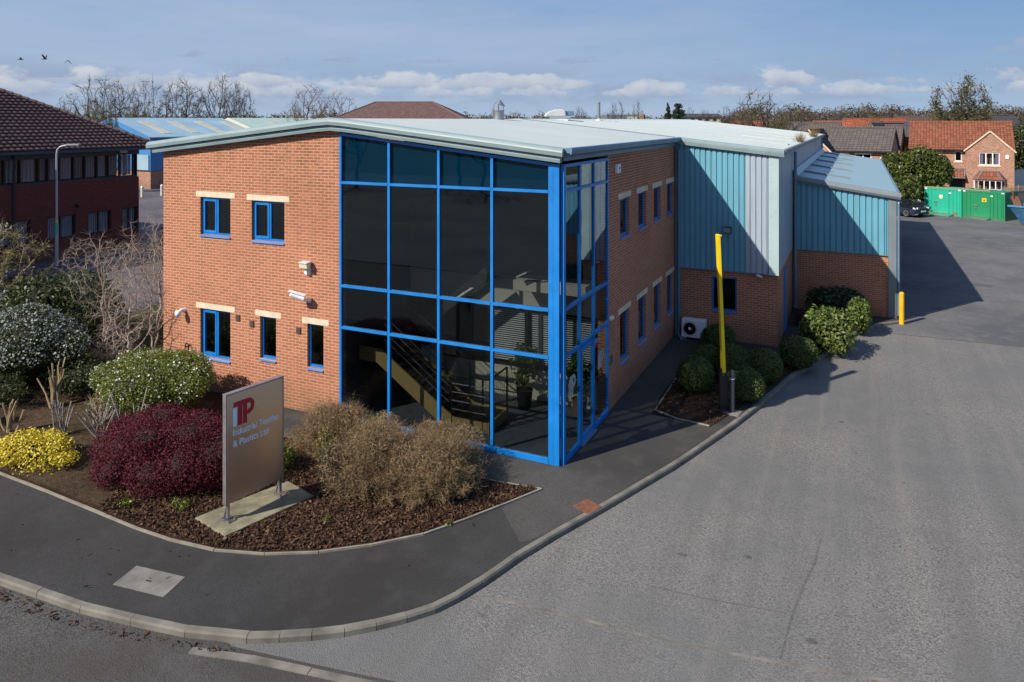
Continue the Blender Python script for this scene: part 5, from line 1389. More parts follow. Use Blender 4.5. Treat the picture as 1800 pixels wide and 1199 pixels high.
shrub('yellow_shrub', 'low bright yellow leaved shrub beside the pavement edge', lumpy(-10.0, -4.55, 0.24, 1.0, 0.60, 0.40, 16, rg, 0.34), 9500, 0.052, M['yellow_leaf'], 45, 0.6, 0.7, 0.8, jitter=0.16)
bb = lumpy(-7.0, -3.75, 0.74, 1.40, 1.05, 0.58, 6, rg, 0.5) + [(-7.75, -3.95, 0.55, 0.95, 0.80, 0.60), (-6.75, -4.4, 0.38, 0.6, 0.45, 0.42), (-5.85, -3.6, 0.66, 0.75, 0.85, 0.62), (-7.7, -4.5, 0.32, 0.5, 0.4, 0.36), (-6.2, -4.15, 0.55, 0.55, 0.5, 0.5)]
shrub('red_leaved_shrub', 'large dense purple red berberis shrub left of the company sign', bb, 80000, 0.036, M['berberis'], 46, 0.6, 0.45, 0.9, jitter=0.05, stems=60)
shrub('flowering_shrub', 'rounded fresh green shrub dotted with white flowers against the brick wall', lumpy(-10.0, -1.75, 0.78, 1.55, 1.10, 0.84, 9, rg, 0.42), 52000, 0.045, M['green_leaf'], 47, 0.5, 0.4, 0.9, flowers=(620, 0.05, M['flower'], 0.5))
shrub('flowering_shrub', 'wide dark shrub covered in pale grey white blossom at the left edge', lumpy(-15.2, -1.5, 0.95, 1.9, 1.5, 0.98, 10, rg, 0.42), 34000, 0.07, M['dark_leaf'], 48, 0.5, 0.45, 0.9, flowers=(4600, 0.05, M['grey_flower'], 0.95))
shrub('evergreen_shrub', 'broad dark evergreen mound behind the pale blossomed shrub at left', lumpy(-17.6, 0.9, 1.15, 2.2, 1.5, 1.25, 9, rg, 0.45), 14000, 0.12, M['dark_leaf'], 49, 0.5, 0.5, 0.9)
shrub('evergreen_shrub', 'low dark green shrub in shade between the blossomed shrubs and the bare trees', lumpy(-13.0, -1.5, 0.42, 1.3, 0.9, 0.55, 6, rg, 0.45), 9000, 0.07, M['dark_leaf'], 50, 0.5, 0.5, 0.9)
shrub('evergreen_shrub', 'small leafy green plant under the company sign beside the red shrub', lumpy(-5.2, -2.6, 0.22, 0.35, 0.3, 0.28, 5, rg, 0.45), 900, 0.07, M['green_leaf'], 51, 0.6, 0.7, stems=10, withcore=False)
shrub('bud_shrub', 'thin olive leaved shrub between the company sign and the dry brown bushes', lumpy(-4.55, -1.95, 0.3, 0.32, 0.35, 0.42, 6, rg, 0.45), 800, 0.05, M['olive_leaf'], 52, 0.5, 0.9, stems=30, withcore=False)
for k, (x, y, s, lab) in enumerate([(-6.7, -5.0, 0.14, 'small green weed at the pavement edge below the red shrub'), (-5.75, -4.6, 0.2, 'leafy green weed under the right front of the red shrub'), (-3.05, -3.75, 0.07, 'small green weed in the bark below the dry brown bushes'), (-11.4, -4.3, 0.22, 'green leafy weed in bare earth left of the yellow shrub'), (-10.2, -2.9, 0.14, 'small green weed in bare earth behind the yellow shrub'), (-1.0, -2.95, 0.05, 'tiny green weed near the pavement edge right of the dry brown bushes'), (-2.1, -2.4, 0.2, 'green sprouts at the foot of the dry brown bushes')]):
    shrub('weed', lab, lumpy(x, y, s * 0.7, s, s, s * 0.8, 3, rg), 130, 0.05, M['green_leaf'], 60 + k, 0.6, 0.9, stems=4, group='small weeds in the front bed', cat='weed', withcore=False)

# dry brown bushes in front of the glass: sprays of fine stems
def twigbush(label, x, y, r, h, n, seed, rx=1.0):
    g = np.random.default_rng(seed); o = thing('dry_brown_bush', label, 'bush', (x, y, 0), 0, 'dry brown bushes in front of the glazing')
    P = np.stack([x + g.normal(size=n) * 0.18 * r, y + g.normal(size=n) * 0.18 * r, np.full(n, 0.0)], 1)
    th = g.random(n) * 2 * np.pi; el = np.arccos(g.uniform(0.02, 1.0, n))
    D = np.stack([np.cos(th) * np.sin(el) * r * rx, np.sin(th) * np.sin(el) * r, np.cos(el) * h], 1)
    bump = 0.92 + 0.14 * np.sin(3 * th + seed) * np.sin(4 * el + seed)
    L = np.linalg.norm(D, axis=1) * bump * (0.72 + 0.26 * g.random(n))
    D[:, 2] += 0.1
    Vm, Fm, tip = sticks(P, D, L, 0.010, g, 0.12)
    np_mesh('stems', Vm, Fm, M['brown_twig'], o)
    k = 62
    f = 0.45 + 0.6 * g.random((n, k)); idx = np.repeat(np.arange(n), k); Dn = D / np.linalg.norm(D, axis=1, keepdims=True)
    Q = P[idx] + Dn[idx] * (L[idx] * f.ravel())[:, None] + g.normal(size=(n * k, 3)) * 0.05
    E = Dn[idx] * 0.8 + g.normal(size=(n * k, 3)) * 0.7; E[:, 2] += 0.15
    ok = Q[:, 2] > 0.04; Q = Q[ok]; E = E[ok]
    V, F, _ = sticks(Q, E, 0.045 + 0.085 * g.random(len(Q)), 0.0042, g, 0.3, 1)
    np_mesh('twigs', V, F, M['brown_twig'], o)
    lb = [(x, y, h * 0.46, r * rx * 0.76, r * 0.76, h * 0.43)] + [(x + g.normal() * r * 0.28, y + g.normal() * r * 0.28, h * (0.42 + 0.10 * g.random()), r * 0.56, r * 0.56, h * 0.41) for _ in range(3)]
    V, F = leaf_cloud(lb, 12000, 0.08, g, 0.42, 0.9, 0.10, jitter=0.05, bias_up=0.0)
    np_mesh('outer_twigs', V, F, M['brown_twig'], o)
twigbush('dry brown bush at the back left, nearest the brick wall and glazing edge', -4.95, -1.25, 0.85, 0.98, 520, 71)
twigbush('dry brown bush at the front left, beside the company sign plinth', -3.10, -2.25, 0.98, 1.28, 640, 72)
twigbush('dry brown bush at the front right, nearest the path corner', -1.95, -2.0, 0.92, 1.15, 620, 73)
twigbush('dry brown bush at the back right, closest to the glass', -2.35, -1.15, 0.75, 0.98, 480, 74)
twigbush('small dry brown bush in the middle, between the larger brown bushes', -3.75, -1.45, 0.7, 0.85, 420, 75)

# cut back stumps and bare sticks
def stump(label, x, y, h, n, seed, mat, spread=0.35, rad=0.028, name='pruned_shrub', lean=(0, 0), sub=3):
    g = np.random.default_rng(seed); o = thing(name, label, 'shrub', (x, y, 0))
    mb = MB(); tw = MB()
    for k in range(n):
        a = g.random() * 6.28; d = Vector((math.cos(a) * spread * g.random() + lean[0], math.sin(a) * spread * g.random() + lean[1], 1)).normalized()
        L = h * (0.55 + 0.5 * g.random()); p = Vector((x + g.normal() * 0.06, y + g.normal() * 0.06, -0.02))
        q = p + d * L * 0.5 + Vector((g.normal() * 0.03, g.normal() * 0.03, 0)); e = p + d * L
        mb.tube([p, q, e], [rad, rad * 0.85, rad * 0.7], 6)
        for s in range(sub):
            t = q.lerp(e, g.random()); dd = (d + Vector((g.normal(), g.normal(), g.normal() * 0.5)) * 0.6).normalized()
            tw.tube([t, t + dd * 0.25 * h * g.random() + Vector((0, 0, 0.02))], [rad * 0.4, rad * 0.15], 4, cap=False)
    mb.build('stems', mat, o)
    if tw.f: tw.build('twigs', mat, o)
stump('pruned shrub with thick pale cut stems in bare earth at left', -12.6, -2.5, 1.25, 12, 81, M['cut_wood'], 0.6, 0.026, lean=(-0.15, 0), sub=1)
stump('pruned shrub with pale cut stems at the extreme left edge', -12.1, -3.85, 0.85, 8, 82, M['cut_wood'], 0.5, 0.03, sub=1)
stump('bare whitish stemmed shrub behind the yellow shrub', -10.85, -3.45, 1.05, 9, 83, M['white_stem'], 0.45, 0.018, sub=4)
stump('leggy bare grey shrub between the yellow shrub and the red shrub', -10.0, -3.1, 0.95, 10, 84, M['white_stem'], 0.9, 0.016, sub=4)
stump('tangle of bare branches with whitish sticks in front of the flowering green shrub', -8.9, -3.15, 1.25, 9, 85, M['white_stem'], 0.7, 0.016, sub=4)
stump('low mass of brown bare twigs between the pruned stumps and the red shrub', -10.7, -2.6, 0.75, 26, 86, M['twig'], 1.1, 0.010, sub=6)

# small bare trees beside the brick wall
def tree(name, label, loc, mbs, mats, rotz=0.0, group=None):
    o = thing(name, label, 'tree', loc, rotz, group)
    mbs[0].build('trunk', mats[0], o, local=True)
    if mbs[1].f: mbs[1].build('crown', mats[1], o, local=True)
    return o
rnd = random.Random(12)
tg = 'bare multi stemmed trees beside the brick wall'
def small(H, seed, lean=(0, 0), tr=0.075, spread=1.0, lv=6, W=None, n=280, stems=1, low=0.25):
    return grow_tree(seed, H, W or H * 0.78 * spread, 0.26 if stems == 1 else 0.16, n, low, 'fan' if stems > 1 else 'dome', H * 0.035, 0.0058, 2.15, 3, H * 0.085, lean, stems, 0.2)
tm = (M['twig'], M['twig'])
grown('bare_tree', 'spreading bare tree with pale twigs furthest left among the bare trees', (-14.7, 0.6, 0), small(3.9, 101, (-0.2, 0), 0.08, 1.15, stems=2, low=0.12), tm, 0.3, tg, 'tree')
grown('bare_tree', 'spreading bare tree with pale twigs second from the left, in the middle of the group', (-15.2, 2.6, 0), small(4.1, 102, (0.1, 0), 0.075, 1.05), tm, 1.3, tg, 'tree')
grown('bare_tree', 'bare tree with a bent dark trunk third from the left', (-14.6, 3.1, 0), small(3.9, 103, (-0.25, 0.1), 0.07, stems=2, low=0.15), tm, 2.2, tg, 'tree')
grown('bare_tree', 'bare tree with forked trunk nearest the brick corner', (-13.2, 1.0, 0), small(3.7, 104, (0.0, 0), 0.075, stems=2, low=0.15), tm, 0.9, tg, 'tree')
grown('bare_tree', 'thin bare sapling close against the left end of the brick wall', (-12.35, -0.55, 0), small(3.0, 105, (0.05, 0), 0.045, 0.8), tm, 0.2, tg, 'tree')
grown('bare_tree', 'tall thin bare tree behind the others against the grey road', (-17.2, 5.6, 0), small(4.3, 106, (0, 0), 0.07), tm, 0.2, tg, 'tree')
grown('bare_shrub', 'low tangled bare shrub on the ground in front of the bare trees', (-13.4, -0.4, 0), small(1.5, 107, (0, 0), 0.03, 1.7, stems=4, low=0.02, n=220), tm, 0.2, None, 'shrub')
grown('bare_shrub', 'reddish brown bare shrub mass behind the bare trees near the road', (-17.9, 8.6, 0), small(2.6, 108, (0, 0), 0.03, 1.7, stems=4, low=0.02, n=220), (M['bark_grey'], M['brown_twig']), 0.2, None, 'shrub')
grown('bare_shrub', 'brown bare shrub on the grass verge beside the brick corner', (-15.0, 6.8, 0), small(2.2, 109, (0, 0), 0.03, 1.7, stems=4, low=0.02, n=220), (M['bark_grey'], M['brown_twig']), 1.2, None, 'shrub')
grown('bare_shrub', 'bare grey shrub at the left of the road verge in front of the dark offices', (-20.5, 4.2, 0), small(2.6, 110, (0, 0), 0.03, 1.7, stems=4, low=0.02, n=220), tm, 2.0, None, 'shrub')
# olive budding tree at the left edge
res = small(4.0, 111, (0.15, -0.1), 0.06, 1.15, n=260); c_ = res[1]
o = grown('budding_tree', 'small tree with sparse olive yellow young leaves at the upper left edge', (-20.2, 0.2, 0), res, tm, 0.4)
g = np.random.default_rng(9); cv = np.array(c_.v); k = g.choice(len(cv), 2600); pts = cv[k] + g.normal(size=(2600, 3)) * 0.05
nr = g.normal(size=(2600, 3)) + np.array([0, 0, .5]); nr /= np.linalg.norm(nr, axis=1, keepdims=True); t, b = rot_frames(2600, g, nr); s = 0.085 * (0.5 + g.random(2600))
V = np.stack([pts - t * s[:, None] / 2, pts + b * s[:, None] * .3, pts + t * s[:, None] / 2, pts - b * s[:, None] * .3], 1).reshape(-1, 3)
np_mesh('leaves', V, np.arange(2600 * 4).reshape(-1, 4), M['olive_leaf'], o, local=True)
# grass and ivy ground cover on the verge
m = 9000; g = np.random.default_rng(10); x = g.uniform(-21, -12.2, m); y = g.uniform(0.0, 13, m); k = inside([(-12.1, 0.01), (-12.1, 14), (-22.0, 14), (-18.9, 5), (-18.2, 0.01)], x, y)
P = np.stack([x[k], y[k], np.full(k.sum(), 0.01)], 1); D = g.normal(size=(len(P), 3)) * 0.5 + np.array([0, 0, 1.0])
V, F, _ = sticks(P, D, 0.08 + 0.14 * g.random(len(P)), 0.008, g, 0.3)
M['blade'] = leafmat('grass_blade', [(0, (0.05, 0.06, 0.015)), (0.6, (0.12, 0.12, 0.035)), (1, (0.24, 0.19, 0.09))], 0.7, 0.2)
props(np_mesh('grass', V, F, M['blade']), kind='stuff')
# ------------------------------------------------------------------ dark tiled office block on the left
M['navy'] = paint('navy_panel', (0.017, 0.045, 0.07), 0.5, var=0.1)
M['navy_frame'] = paint('dark_frame', (0.012, 0.016, 0.022), 0.5)
M['brown_tile'] = tilemat('brown_roof_tile', (0.125, 0.072, 0.062), 0.16, (0.17, 0.13, 0.115))
M['ridge_tile'] = paint('ridge_tile', (0.13, 0.085, 0.075), 0.85, var=0.3, scale=5)
M['blind'] = paint('pale_blind', (0.55, 0.58, 0.60), 0.9, var=0.15, scale=2)
LX = -31.9
LBd = thing('office_block', 'dark brick office block with a brown tiled hipped roof and long upper window band', 'building', (LX, 5, 0))
lw = []
for y0, y1 in ((9.72, 11.25), (11.93, 13.30), (13.98, 15.0), (7.4, 8.9), (5.1, 6.6), (2.8, 4.3), (0.4, 2.0)): lw.append((y0, min(y1, 14.96), 1.0, 2.24))
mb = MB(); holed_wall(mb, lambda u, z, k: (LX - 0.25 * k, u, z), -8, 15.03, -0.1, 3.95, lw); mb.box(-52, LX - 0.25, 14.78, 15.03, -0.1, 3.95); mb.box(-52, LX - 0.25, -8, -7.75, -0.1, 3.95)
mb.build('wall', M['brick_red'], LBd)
for (a, b, c, d) in lw:
    f = MB(); fx = lambda y0, y1, z0, z1: f.box(LX - 0.16, LX - 0.09, y0, y1, z0, z1)
    fx(a, b, c, c + .06); fx(a, b, d - .06, d); fx(a, a + .06, c + .06, d - .06); fx(b - .06, b, c + .06, d - .06); fx((a + b) / 2 - .04, (a + b) / 2 + .04, c + .06, d - .06)
    w = f.build('window', M['navy_frame'], LBd)
    p = MB(); p.box(LX - 0.13, LX - 0.12, a + .05, b - .05, c + .05, d - .05); p.build('pane', M['glass_far'], w)
    p = MB()
    nsl = int((b - a) / 0.11)
    for k in range(nsl): p.obox((LX - 0.22, a + 0.06 + (k + 0.5) * (b - a - 0.12) / nsl, (c + d) / 2 + 0.04), (0.012, 0.10, d - c - 0.1), 0.35)
    p.build('blind', M['blind'], w)
mb = MB(); mb.box(LX - 0.30, LX - 0.05, -8, 15.0, 3.95, 4.0); mb.box(LX - 0.32, LX + 0.02, -8, 15.03, 5.25, 5.62)
mb.box(-52, LX - 0.32, 14.75, 15.03, 5.25, 5.62); mb.box(LX + 0.02, LX + 0.85, -8.8, 15.85, 5.52, 5.66); mb.box(-52, LX + 0.02, 15.03, 15.85, 5.52, 5.66)
mb.build('navy_fascia', M['navy'], LBd)
mul = [14.95, 14.77, 13.9, 13.2, 12.53, 11.84, 11.21, 10.44, 9.84, 9.35, 8.45, 7.7, 6.9, 6.1, 5.3, 4.5, 3.7, 2.9, 2.1, 1.3, 0.5, -0.3, -1.1, -2, -3, -4, -5, -6, -7]
f = MB()
for y in mul: f.box(LX - 0.22, LX - 0.08, y - 0.035, y + 0.035, 4.0, 5.25)
f.box(LX - 0.221, LX - 0.079, -8, 14.9, 4.0, 4.06); f.box(LX - 0.36, LX - 0.22, 14.86, 15.0, 4.0, 5.25)
for k in range(14): f.box(LX - 0.36 - 0.8 * (k + 1), LX - 0.25 - 0.8 * (k + 1), 14.86, 15.0, 4.0, 5.25)
band_o = f.build('window_band', M['navy_frame'], LBd)
for i in range(1, len(mul) - 1):
    p = MB(); p.box(LX - 0.16, LX - 0.15, mul[i + 1] + 0.05, mul[i] - 0.05, 4.06, 5.25); p.build('pane', M['glass_far'], band_o)
rr = random.Random(4)
for i in range(1, len(mul) - 1):
    a, b = mul[i + 1] + 0.06, mul[i] - 0.06; p = MB()
    if i % 3 == 2:
        n = 6
        for k in range(n): p.obox((LX - 0.30, a + (k + 0.5) * (b - a) / n, 4.66), (0.012, (b - a) / n * 0.8, 1.1), 0.5)
    else:
        n = 14
        for k in range(n):
            u = a + (b - a) * k / n; u2 = a + (b - a) * (k + 1) / n; off = 0.03 * math.sin(k * 1.9 + i)
            p.hexa([(LX - 0.30 + off, u, 4.1), (LX - 0.30 - off, u2, 4.1), (LX - 0.31 - off, u2, 4.1), (LX - 0.31 + off, u, 4.1), (LX - 0.30 + off, u, 5.22), (LX - 0.30 - off, u2, 5.22), (LX - 0.31 - off, u2, 5.22), (LX - 0.31 + off, u, 5.22)])
    p.build('blind', M['blind'], band_o)
mb = MB(); mb.box(-33.6, -33.4, -7.7, 14.7, 0, 5.5); mb.build('dark_backing', M['dark'], LBd)  # dark box added behind the glass so the windows look dark
sl = 0.556; cl = 1 / math.sqrt(1 + sl * sl)
e0 = (LX + 0.85, 15.87, 5.66); vlen = 10.0 / cl * 0.98
V, F, UV = tile_roof(e0, (0, -1, 0), (-cl, 0, sl * cl), (sl * cl, 0, cl), lambda v: (v * cl, 24.7 - v * cl), vlen, 0.34, 0.30, 0.045, 0.045, 0.06)
np_mesh('roof', V, F, M['brown_tile'], LBd, uv=UV)
V, F, UV = tile_roof(e0, (-1, 0, 0), (0, -cl, sl * cl), (0, sl * cl, cl), lambda v: (v * cl, 20 - v * cl), vlen, 0.34, 0.3, 0.045, 0.045, 0.1)
np_mesh('roof', V, F, M['brown_tile'], LBd, uv=UV)
mb = MB()
for k in range(38):
    t0 = k * 0.262; t1 = t0 + 0.30
    p0 = Vector((e0[0] - t0, e0[1] - t0, e0[2] + sl * t0 + 0.05)); p1 = Vector((e0[0] - t1, e0[1] - t1, e0[2] + sl * t1 + 0.03))
    mb.tube([p0, p1], [0.12, 0.10], 8)
mb.build('hip_tiles', M['ridge_tile'], LBd)
mb = MB(); mb.tube([(LX + 0.1, 8.05, 5.5), (LX + 0.1, 8.05, 4.9), (LX + 0.06, 8.05, 4.7), (LX + 0.06, 8.05, 0.05)], 0.06, 8); mb.build('downpipe', M['navy_frame'], LBd)
mb = MB(); mb.box(LX + 0.03, LX + 0.10, 13.78, 14.22, 5.36, 5.50); props(mb.build('alarm_box', M['offwhite'], base=(LX, 14, 5.4)), 'small grey white box on the navy fascia of the dark office block', 'alarm')
mb = MB(); mb.box(LX + 0.0, LX + 0.12, 11.2, 11.35, 2.62, 2.75); mb.tube([(LX + 0.12, 11.27, 2.68), (LX + 0.25, 11.2, 2.62)], 0.05, 8); props(mb.build('security_camera', M['black'], base=(LX, 11.3, 2.7)), 'small dark camera on the brick wall of the dark office block', 'camera')
mb = MB(); mb.prism([(LX, -9), (LX + 1.5, -9), (LX + 1.9, 10), (LX + 1.0, 15), (LX + 0.2, 17), (LX - 8, 17), (LX - 8, 15.1), (LX, 15.1)], -0.12, -0.01)
props(mb.build('pavement', M['side_road']), kind='structure')

# street lamp
o = thing('street_lamp', 'tall slim grey street lamp with a green band before the dark office block', 'street lamp', (-30.35, 9.2, 0))
x0, y0 = -30.35, 9.2
mb = MB(); mb.tube([(x0, y0, -0.1), (x0, y0, 1.55)], 0.085, 12); mb.tube([(x0, y0, 2.10), (x0, y0, 5.5), (x0 + 0.03, y0 + 0.02, 5.72), (x0 + 0.14, y0 + 0.07, 5.86), (x0 + 0.34, y0 + 0.17, 5.93), (x0 + 0.50, y0 + 0.24, 5.95)], [0.055, 0.05, 0.05, 0.048, 0.045, 0.045], 12); mb.build('pole', paint('galvanised', (0.36, 0.37, 0.38), 0.5, 0.3), o)
mb = MB(); mb.tube([(x0, y0, 1.55), (x0, y0, 2.10)], 0.087, 12); mb.build('band', paint('green_band', (0.10, 0.36, 0.27), 0.5), o)
mb = MB(); mb.tube([(x0, y0, 2.16), (x0, y0, 2.26)], 0.062, 12); mb.build('yellow_tag', M['yellow'], o)
mb = MB(); mb.bar((x0 + 0.44, y0 + 0.21, 5.96), (x0 + 1.05, y0 + 0.50, 5.97), 0.22, 0.11); mb.build('lantern', M['grey_trim'], o, bevel=0.03)
mb = MB(); mb.tube([(x0 + 0.62, y0 + 0.30, 6.0), (x0 + 0.62, y0 + 0.30, 6.13)], 0.04, 8); mb.build('light_sensor', M['black'], o)
# bollards by the far road
def bol(x, y, h, r, mat, label, group=None):
    b = thing('bollard', label, 'bollard', (x, y, 0), 0, group); mb = MB()
    mb.lathe([(r, -0.15), (r, h - 0.05), (r * 0.8, h), (r * 0.3, h + 0.03)], (x, y, 0), 12); mb.build('tube', mat, b)
    mb = MB(); mb.lathe([(r * 1.03, h - 0.28), (r * 1.03, h - 0.16)], (x, y, 0), 12); mb.build('band', M['offwhite'], b)
bol(-55.9, 34.2, 0.9, 0.14, M['cream'], 'pale bollard at the left, by the corner of the dark office block', 'pale bollards on the far forecourt')
bol(-55.3, 35.9, 0.95, 0.14, M['cream'], 'pale bollard right beside the sunlit brick building edge', 'pale bollards on the far forecourt')
bol(-31.0, 15.9, 1.0, 0.10, M['black'], 'black bollard with a pale top on the side road near the brick corner')

# ------------------------------------------------------------------ industrial sheds beyond
def shed(name, label, x, y0, y1, w, eave, ridge, roofm, wallm, brickz, lights, vm):
    o = thing(name, label, 'warehouse', (x, y0, 0)); xr = x - w / 2; s = (ridge - eave) / (w / 2)
    mb = MB(); mb.box(x - w + 0.1, x - 0.1, y0 + 0.1, y1 - 0.1, -0.1, brickz); mb.build('brick_base', M['brick_house'], o)
    mb = MB(); P = [(x - w, brickz), (x, brickz), (x, eave), (xr, ridge - 0.05), (x - w, eave)]
    n = 5; mb.add([(a, y0, z) for a, z in P] + [(a, y1, z) for a, z in P], [tuple(range(n)), tuple(range(n, 2 * n))] + [(i, (i + 1) % n, n + (i + 1) % n, n + i) for i in range(n)])
    mb.build('cladding', wallm, o)
    mb = MB()
    for sgn in (1, -1):
        xe = xr + sgn * (w / 2 + 0.25); ze = ridge - s * (w / 2 + 0.25)
        mb.hexa([(xr, y0 - 0.2, ridge), (xe, y0 - 0.2, ze), (xe, y1 + 0.2, ze), (xr, y1 + 0.2, ridge), (xr, y0 - 0.2, ridge + 0.12), (xe, y0 - 0.2, ze + 0.12), (xe, y1 + 0.2, ze + 0.12), (xr, y1 + 0.2, ridge + 0.12)])
    r = mb.build('roof', roofm, o)
    L = MB()
    for k in range(lights):
        y = y0 + (y1 - y0) * (k + 0.6) / lights
        for sgn in (1,):
            a, b = xr + sgn * 1.2, xr + sgn * (w / 2 - 0.8); za, zb = ridge - s * abs(a - xr) + 0.125, ridge - s * abs(b - xr) + 0.125
            L.hexa([(a, y, za), (b, y, zb), (b, y + 1.1, zb), (a, y + 1.1, za), (a, y, za + 0.03), (b, y, zb + 0.03), (b, y + 1.1, zb + 0.03), (a, y + 1.1, za + 0.03)])
    if lights: L.build('rooflight', M['rl'], r)
    mb = MB()
    for sgn in (1, -1):
        xe = xr + sgn * (w / 2 + 0.27); ze = ridge - s * (w / 2 + 0.27)
        mb.hexa([(xr, y0 - 0.27, ridge - 0.42), (xe, y0 - 0.27, ze - 0.42), (xe, y0 - 0.21, ze - 0.42), (xr, y0 - 0.21, ridge - 0.42), (xr, y0 - 0.27, ridge + 0.14), (xe, y0 - 0.27, ze + 0.14), (xe, y0 - 0.21, ze + 0.14), (xr, y0 - 0.21, ridge + 0.14)])
    mb.build('verge', vm, o)
    return o
M['rl'] = paint('fibreglass_rooflight', (0.47, 0.44, 0.345), 0.6)
M['blue_roof'] = paint('weathered_blue_roof', (0.28, 0.41, 0.48), 0.5, var=0.12, scale=0.4)
M['royal_clad'] = paint('royal_blue_cladding', (0.05, 0.20, 0.44), 0.45, var=0.08)
M['green_roof'] = paint('pale_green_roof', (0.40, 0.52, 0.42), 0.5, var=0.08)
o = shed('blue_warehouse', 'bright blue industrial shed with pale roof lights beyond the dark office block', -62.0, 40.0, 55.2, 12.0, 5.35, 7.33, M['blue_roof'], M['royal_clad'], 1.85, 4, M['royal_clad'])
mb = MB(); mb.box(-64.5, -62.2, 39.9, 40.0, 1.9, 3.5); mb.build('loading_door', M['blue_roof'], o)
shed('green_warehouse', 'industrial shed with a pale green roof beyond the blue one', -61.8, 56.4, 92, 12.0, 5.4, 7.36, M['green_roof'], M['pale_trim'], 1.5, 4, M['cream'])
# hipped brown roof beyond
x, y = at(712, 97)
o = thing('hipped_building', 'brown tiled hipped roof rising behind the pale metal roof', 'building', (x, y, 0), YAW + R(-3))
mb = MB(); mb.box(-8.3, 8.3, -4.5, 4.5, -0.1, 7.3); mb.build('wall', M['brick_house'], o, local=True)
hw, hd, e, rz_, rl_ = 8.5, 5.0, 7.25, 9.55, 3.6
rp = [(-hw, -hd, e), (hw, -hd, e), (hw, hd, e), (-hw, hd, e), (-3.9, 0, rz_), (3.7, 0, rz_)]
mb = MB(); mb.add(rp, [(0, 1, 5, 4), (1, 2, 5), (2, 3, 4, 5), (3, 0, 4), (3, 2, 1, 0)]); mb.build('roof', M['brown_tile'], o, local=True)
mb = MB()
for a, b in ((4, 5), (0, 4), (1, 5), (2, 5), (3, 4)): mb.tube([rp[a], rp[b]], 0.11, 6)
mb.build('ridge_tiles', M['ridge_tile'], o, local=True)

# ------------------------------------------------------------------ houses on the right
M['red_tile'] = tilemat('orange_pantile', (0.20, 0.070, 0.040), 0.25, (0.26, 0.16, 0.10), 0.3, 0.34)
M['grey_tile'] = tilemat('grey_brown_tile', (0.10, 0.083, 0.078), 0.15, (0.13, 0.115, 0.10), 0.32, 0.36)
M['slate'] = tilemat('dark_slate', (0.07, 0.07, 0.078), 0.2, (0.1, 0.1, 0.1), 0.3, 0.3)
M['orange_tile'] = tilemat('bright_orange_tile', (0.27, 0.082, 0.042), 0.18, (0.3, 0.14, 0.09))
M['upvc'] = paint('white_frame', (0.75, 0.75, 0.73), 0.45, var=0.04)
M['curtain'] = paint('lilac_curtain', (0.30, 0.25, 0.33), 0.9)
M['lead'] = paint('lead_flashing', (0.14, 0.15, 0.17), 0.7)
def house(name, label, loc, rot, W, Dp, eave, ridge, tile, wall, wins=(), oh=0.25, detail=True, wave=0.3, amp=0.03, verge='stone'):
    o = thing(name, label, 'house', (loc[0], loc[1], 0), rot); h = W / 2
    mb = MB(); P = [(0, 0 - 0.2), (Dp, -0.2), (Dp, eave), (Dp / 2, ridge - 0.12), (0, eave)]
    holes = [(w[0], w[0] + w[2], w[1], w[1] + w[3]) for w in wins]
    holed_wall(mb, lambda u, z, k: (u, 0.2 * k, z), -h, h, -0.2, eave, holes)
    n = 5
    for xa, xb in ((-h, -h + 0.2), (h - 0.2, h)):
        Q = [(0.2, -0.2), (Dp, -0.2), (Dp, eave), (Dp / 2, ridge - 0.12), (0.2, eave)]
        mb.add([(xa, a, z) for a, z in Q] + [(xb, a, z) for a, z in Q], [tuple(range(n)), tuple(range(n, 2 * n))] + [(i, (i + 1) % n, n + (i + 1) % n, n + i) for i in range(n)])
    mb.box(-h + 0.2, h - 0.2, Dp - 0.2, Dp, -0.2, eave)
    mb.build('wall', wall, o, local=True)
    mb = MB(); mb.box(-h + 0.3, h - 0.3, 1.2, 1.3, 0, eave); mb.build('dark_backing', M['dark'], o, local=True)
    for w in wins: hwin(o, *w)
    s = (ridge - eave) / (Dp / 2); c = 1 / math.sqrt(1 + s * s); L = (Dp / 2 + oh) / c; ez = eave - s * oh + 0.04
    V, F, UV = tile_roof((-h - 0.15, -oh, ez), (1, 0, 0), (0, c, s * c), (0, -s * c, c), lambda v: (0, W + 0.3), L, 0.34, wave, amp, 0.035, 0.075)
    r = np_mesh('roof', V, F, tile, o, local=True, uv=UV)
    V, F, UV = tile_roof((h + 0.15, Dp + oh, ez), (-1, 0, 0), (0, -c, s * c), (0, s * c, c), lambda v: (0, W + 0.3), L, 0.34, wave, amp, 0.035, 0.3)
    np_mesh('roof', V, F, tile, o, local=True, uv=UV)
    mb = MB(); mb.tube([(-h - 0.15, Dp / 2, ridge + 0.06), (h + 0.15, Dp / 2, ridge + 0.06)], 0.11, 8); mb.build('ridge_tiles', tile, r, local=True)
    mb = MB()
    for sx in (-1, 1):
        for a, b in (((-oh, ez - 0.04), (Dp / 2, ridge - 0.02)), ((Dp + oh, ez - 0.04), (Dp / 2, ridge - 0.02))):
            mb.bar((sx * (h + 0.08), a[0], a[1]), (sx * (h + 0.08), b[0], b[1]), 0.10, 0.10)
    mb.build('bargeboard', M['lead'], o, local=True)
    mb = MB(); gx = [( -h - 0.1, -oh - 0.10, ez - 0.02), (h + 0.1, -oh - 0.10, ez - 0.02)]; mb.bar(gx[0], gx[1], 0.11, 0.10); mb.build('gutter', M['black'], o, local=True)
    return o
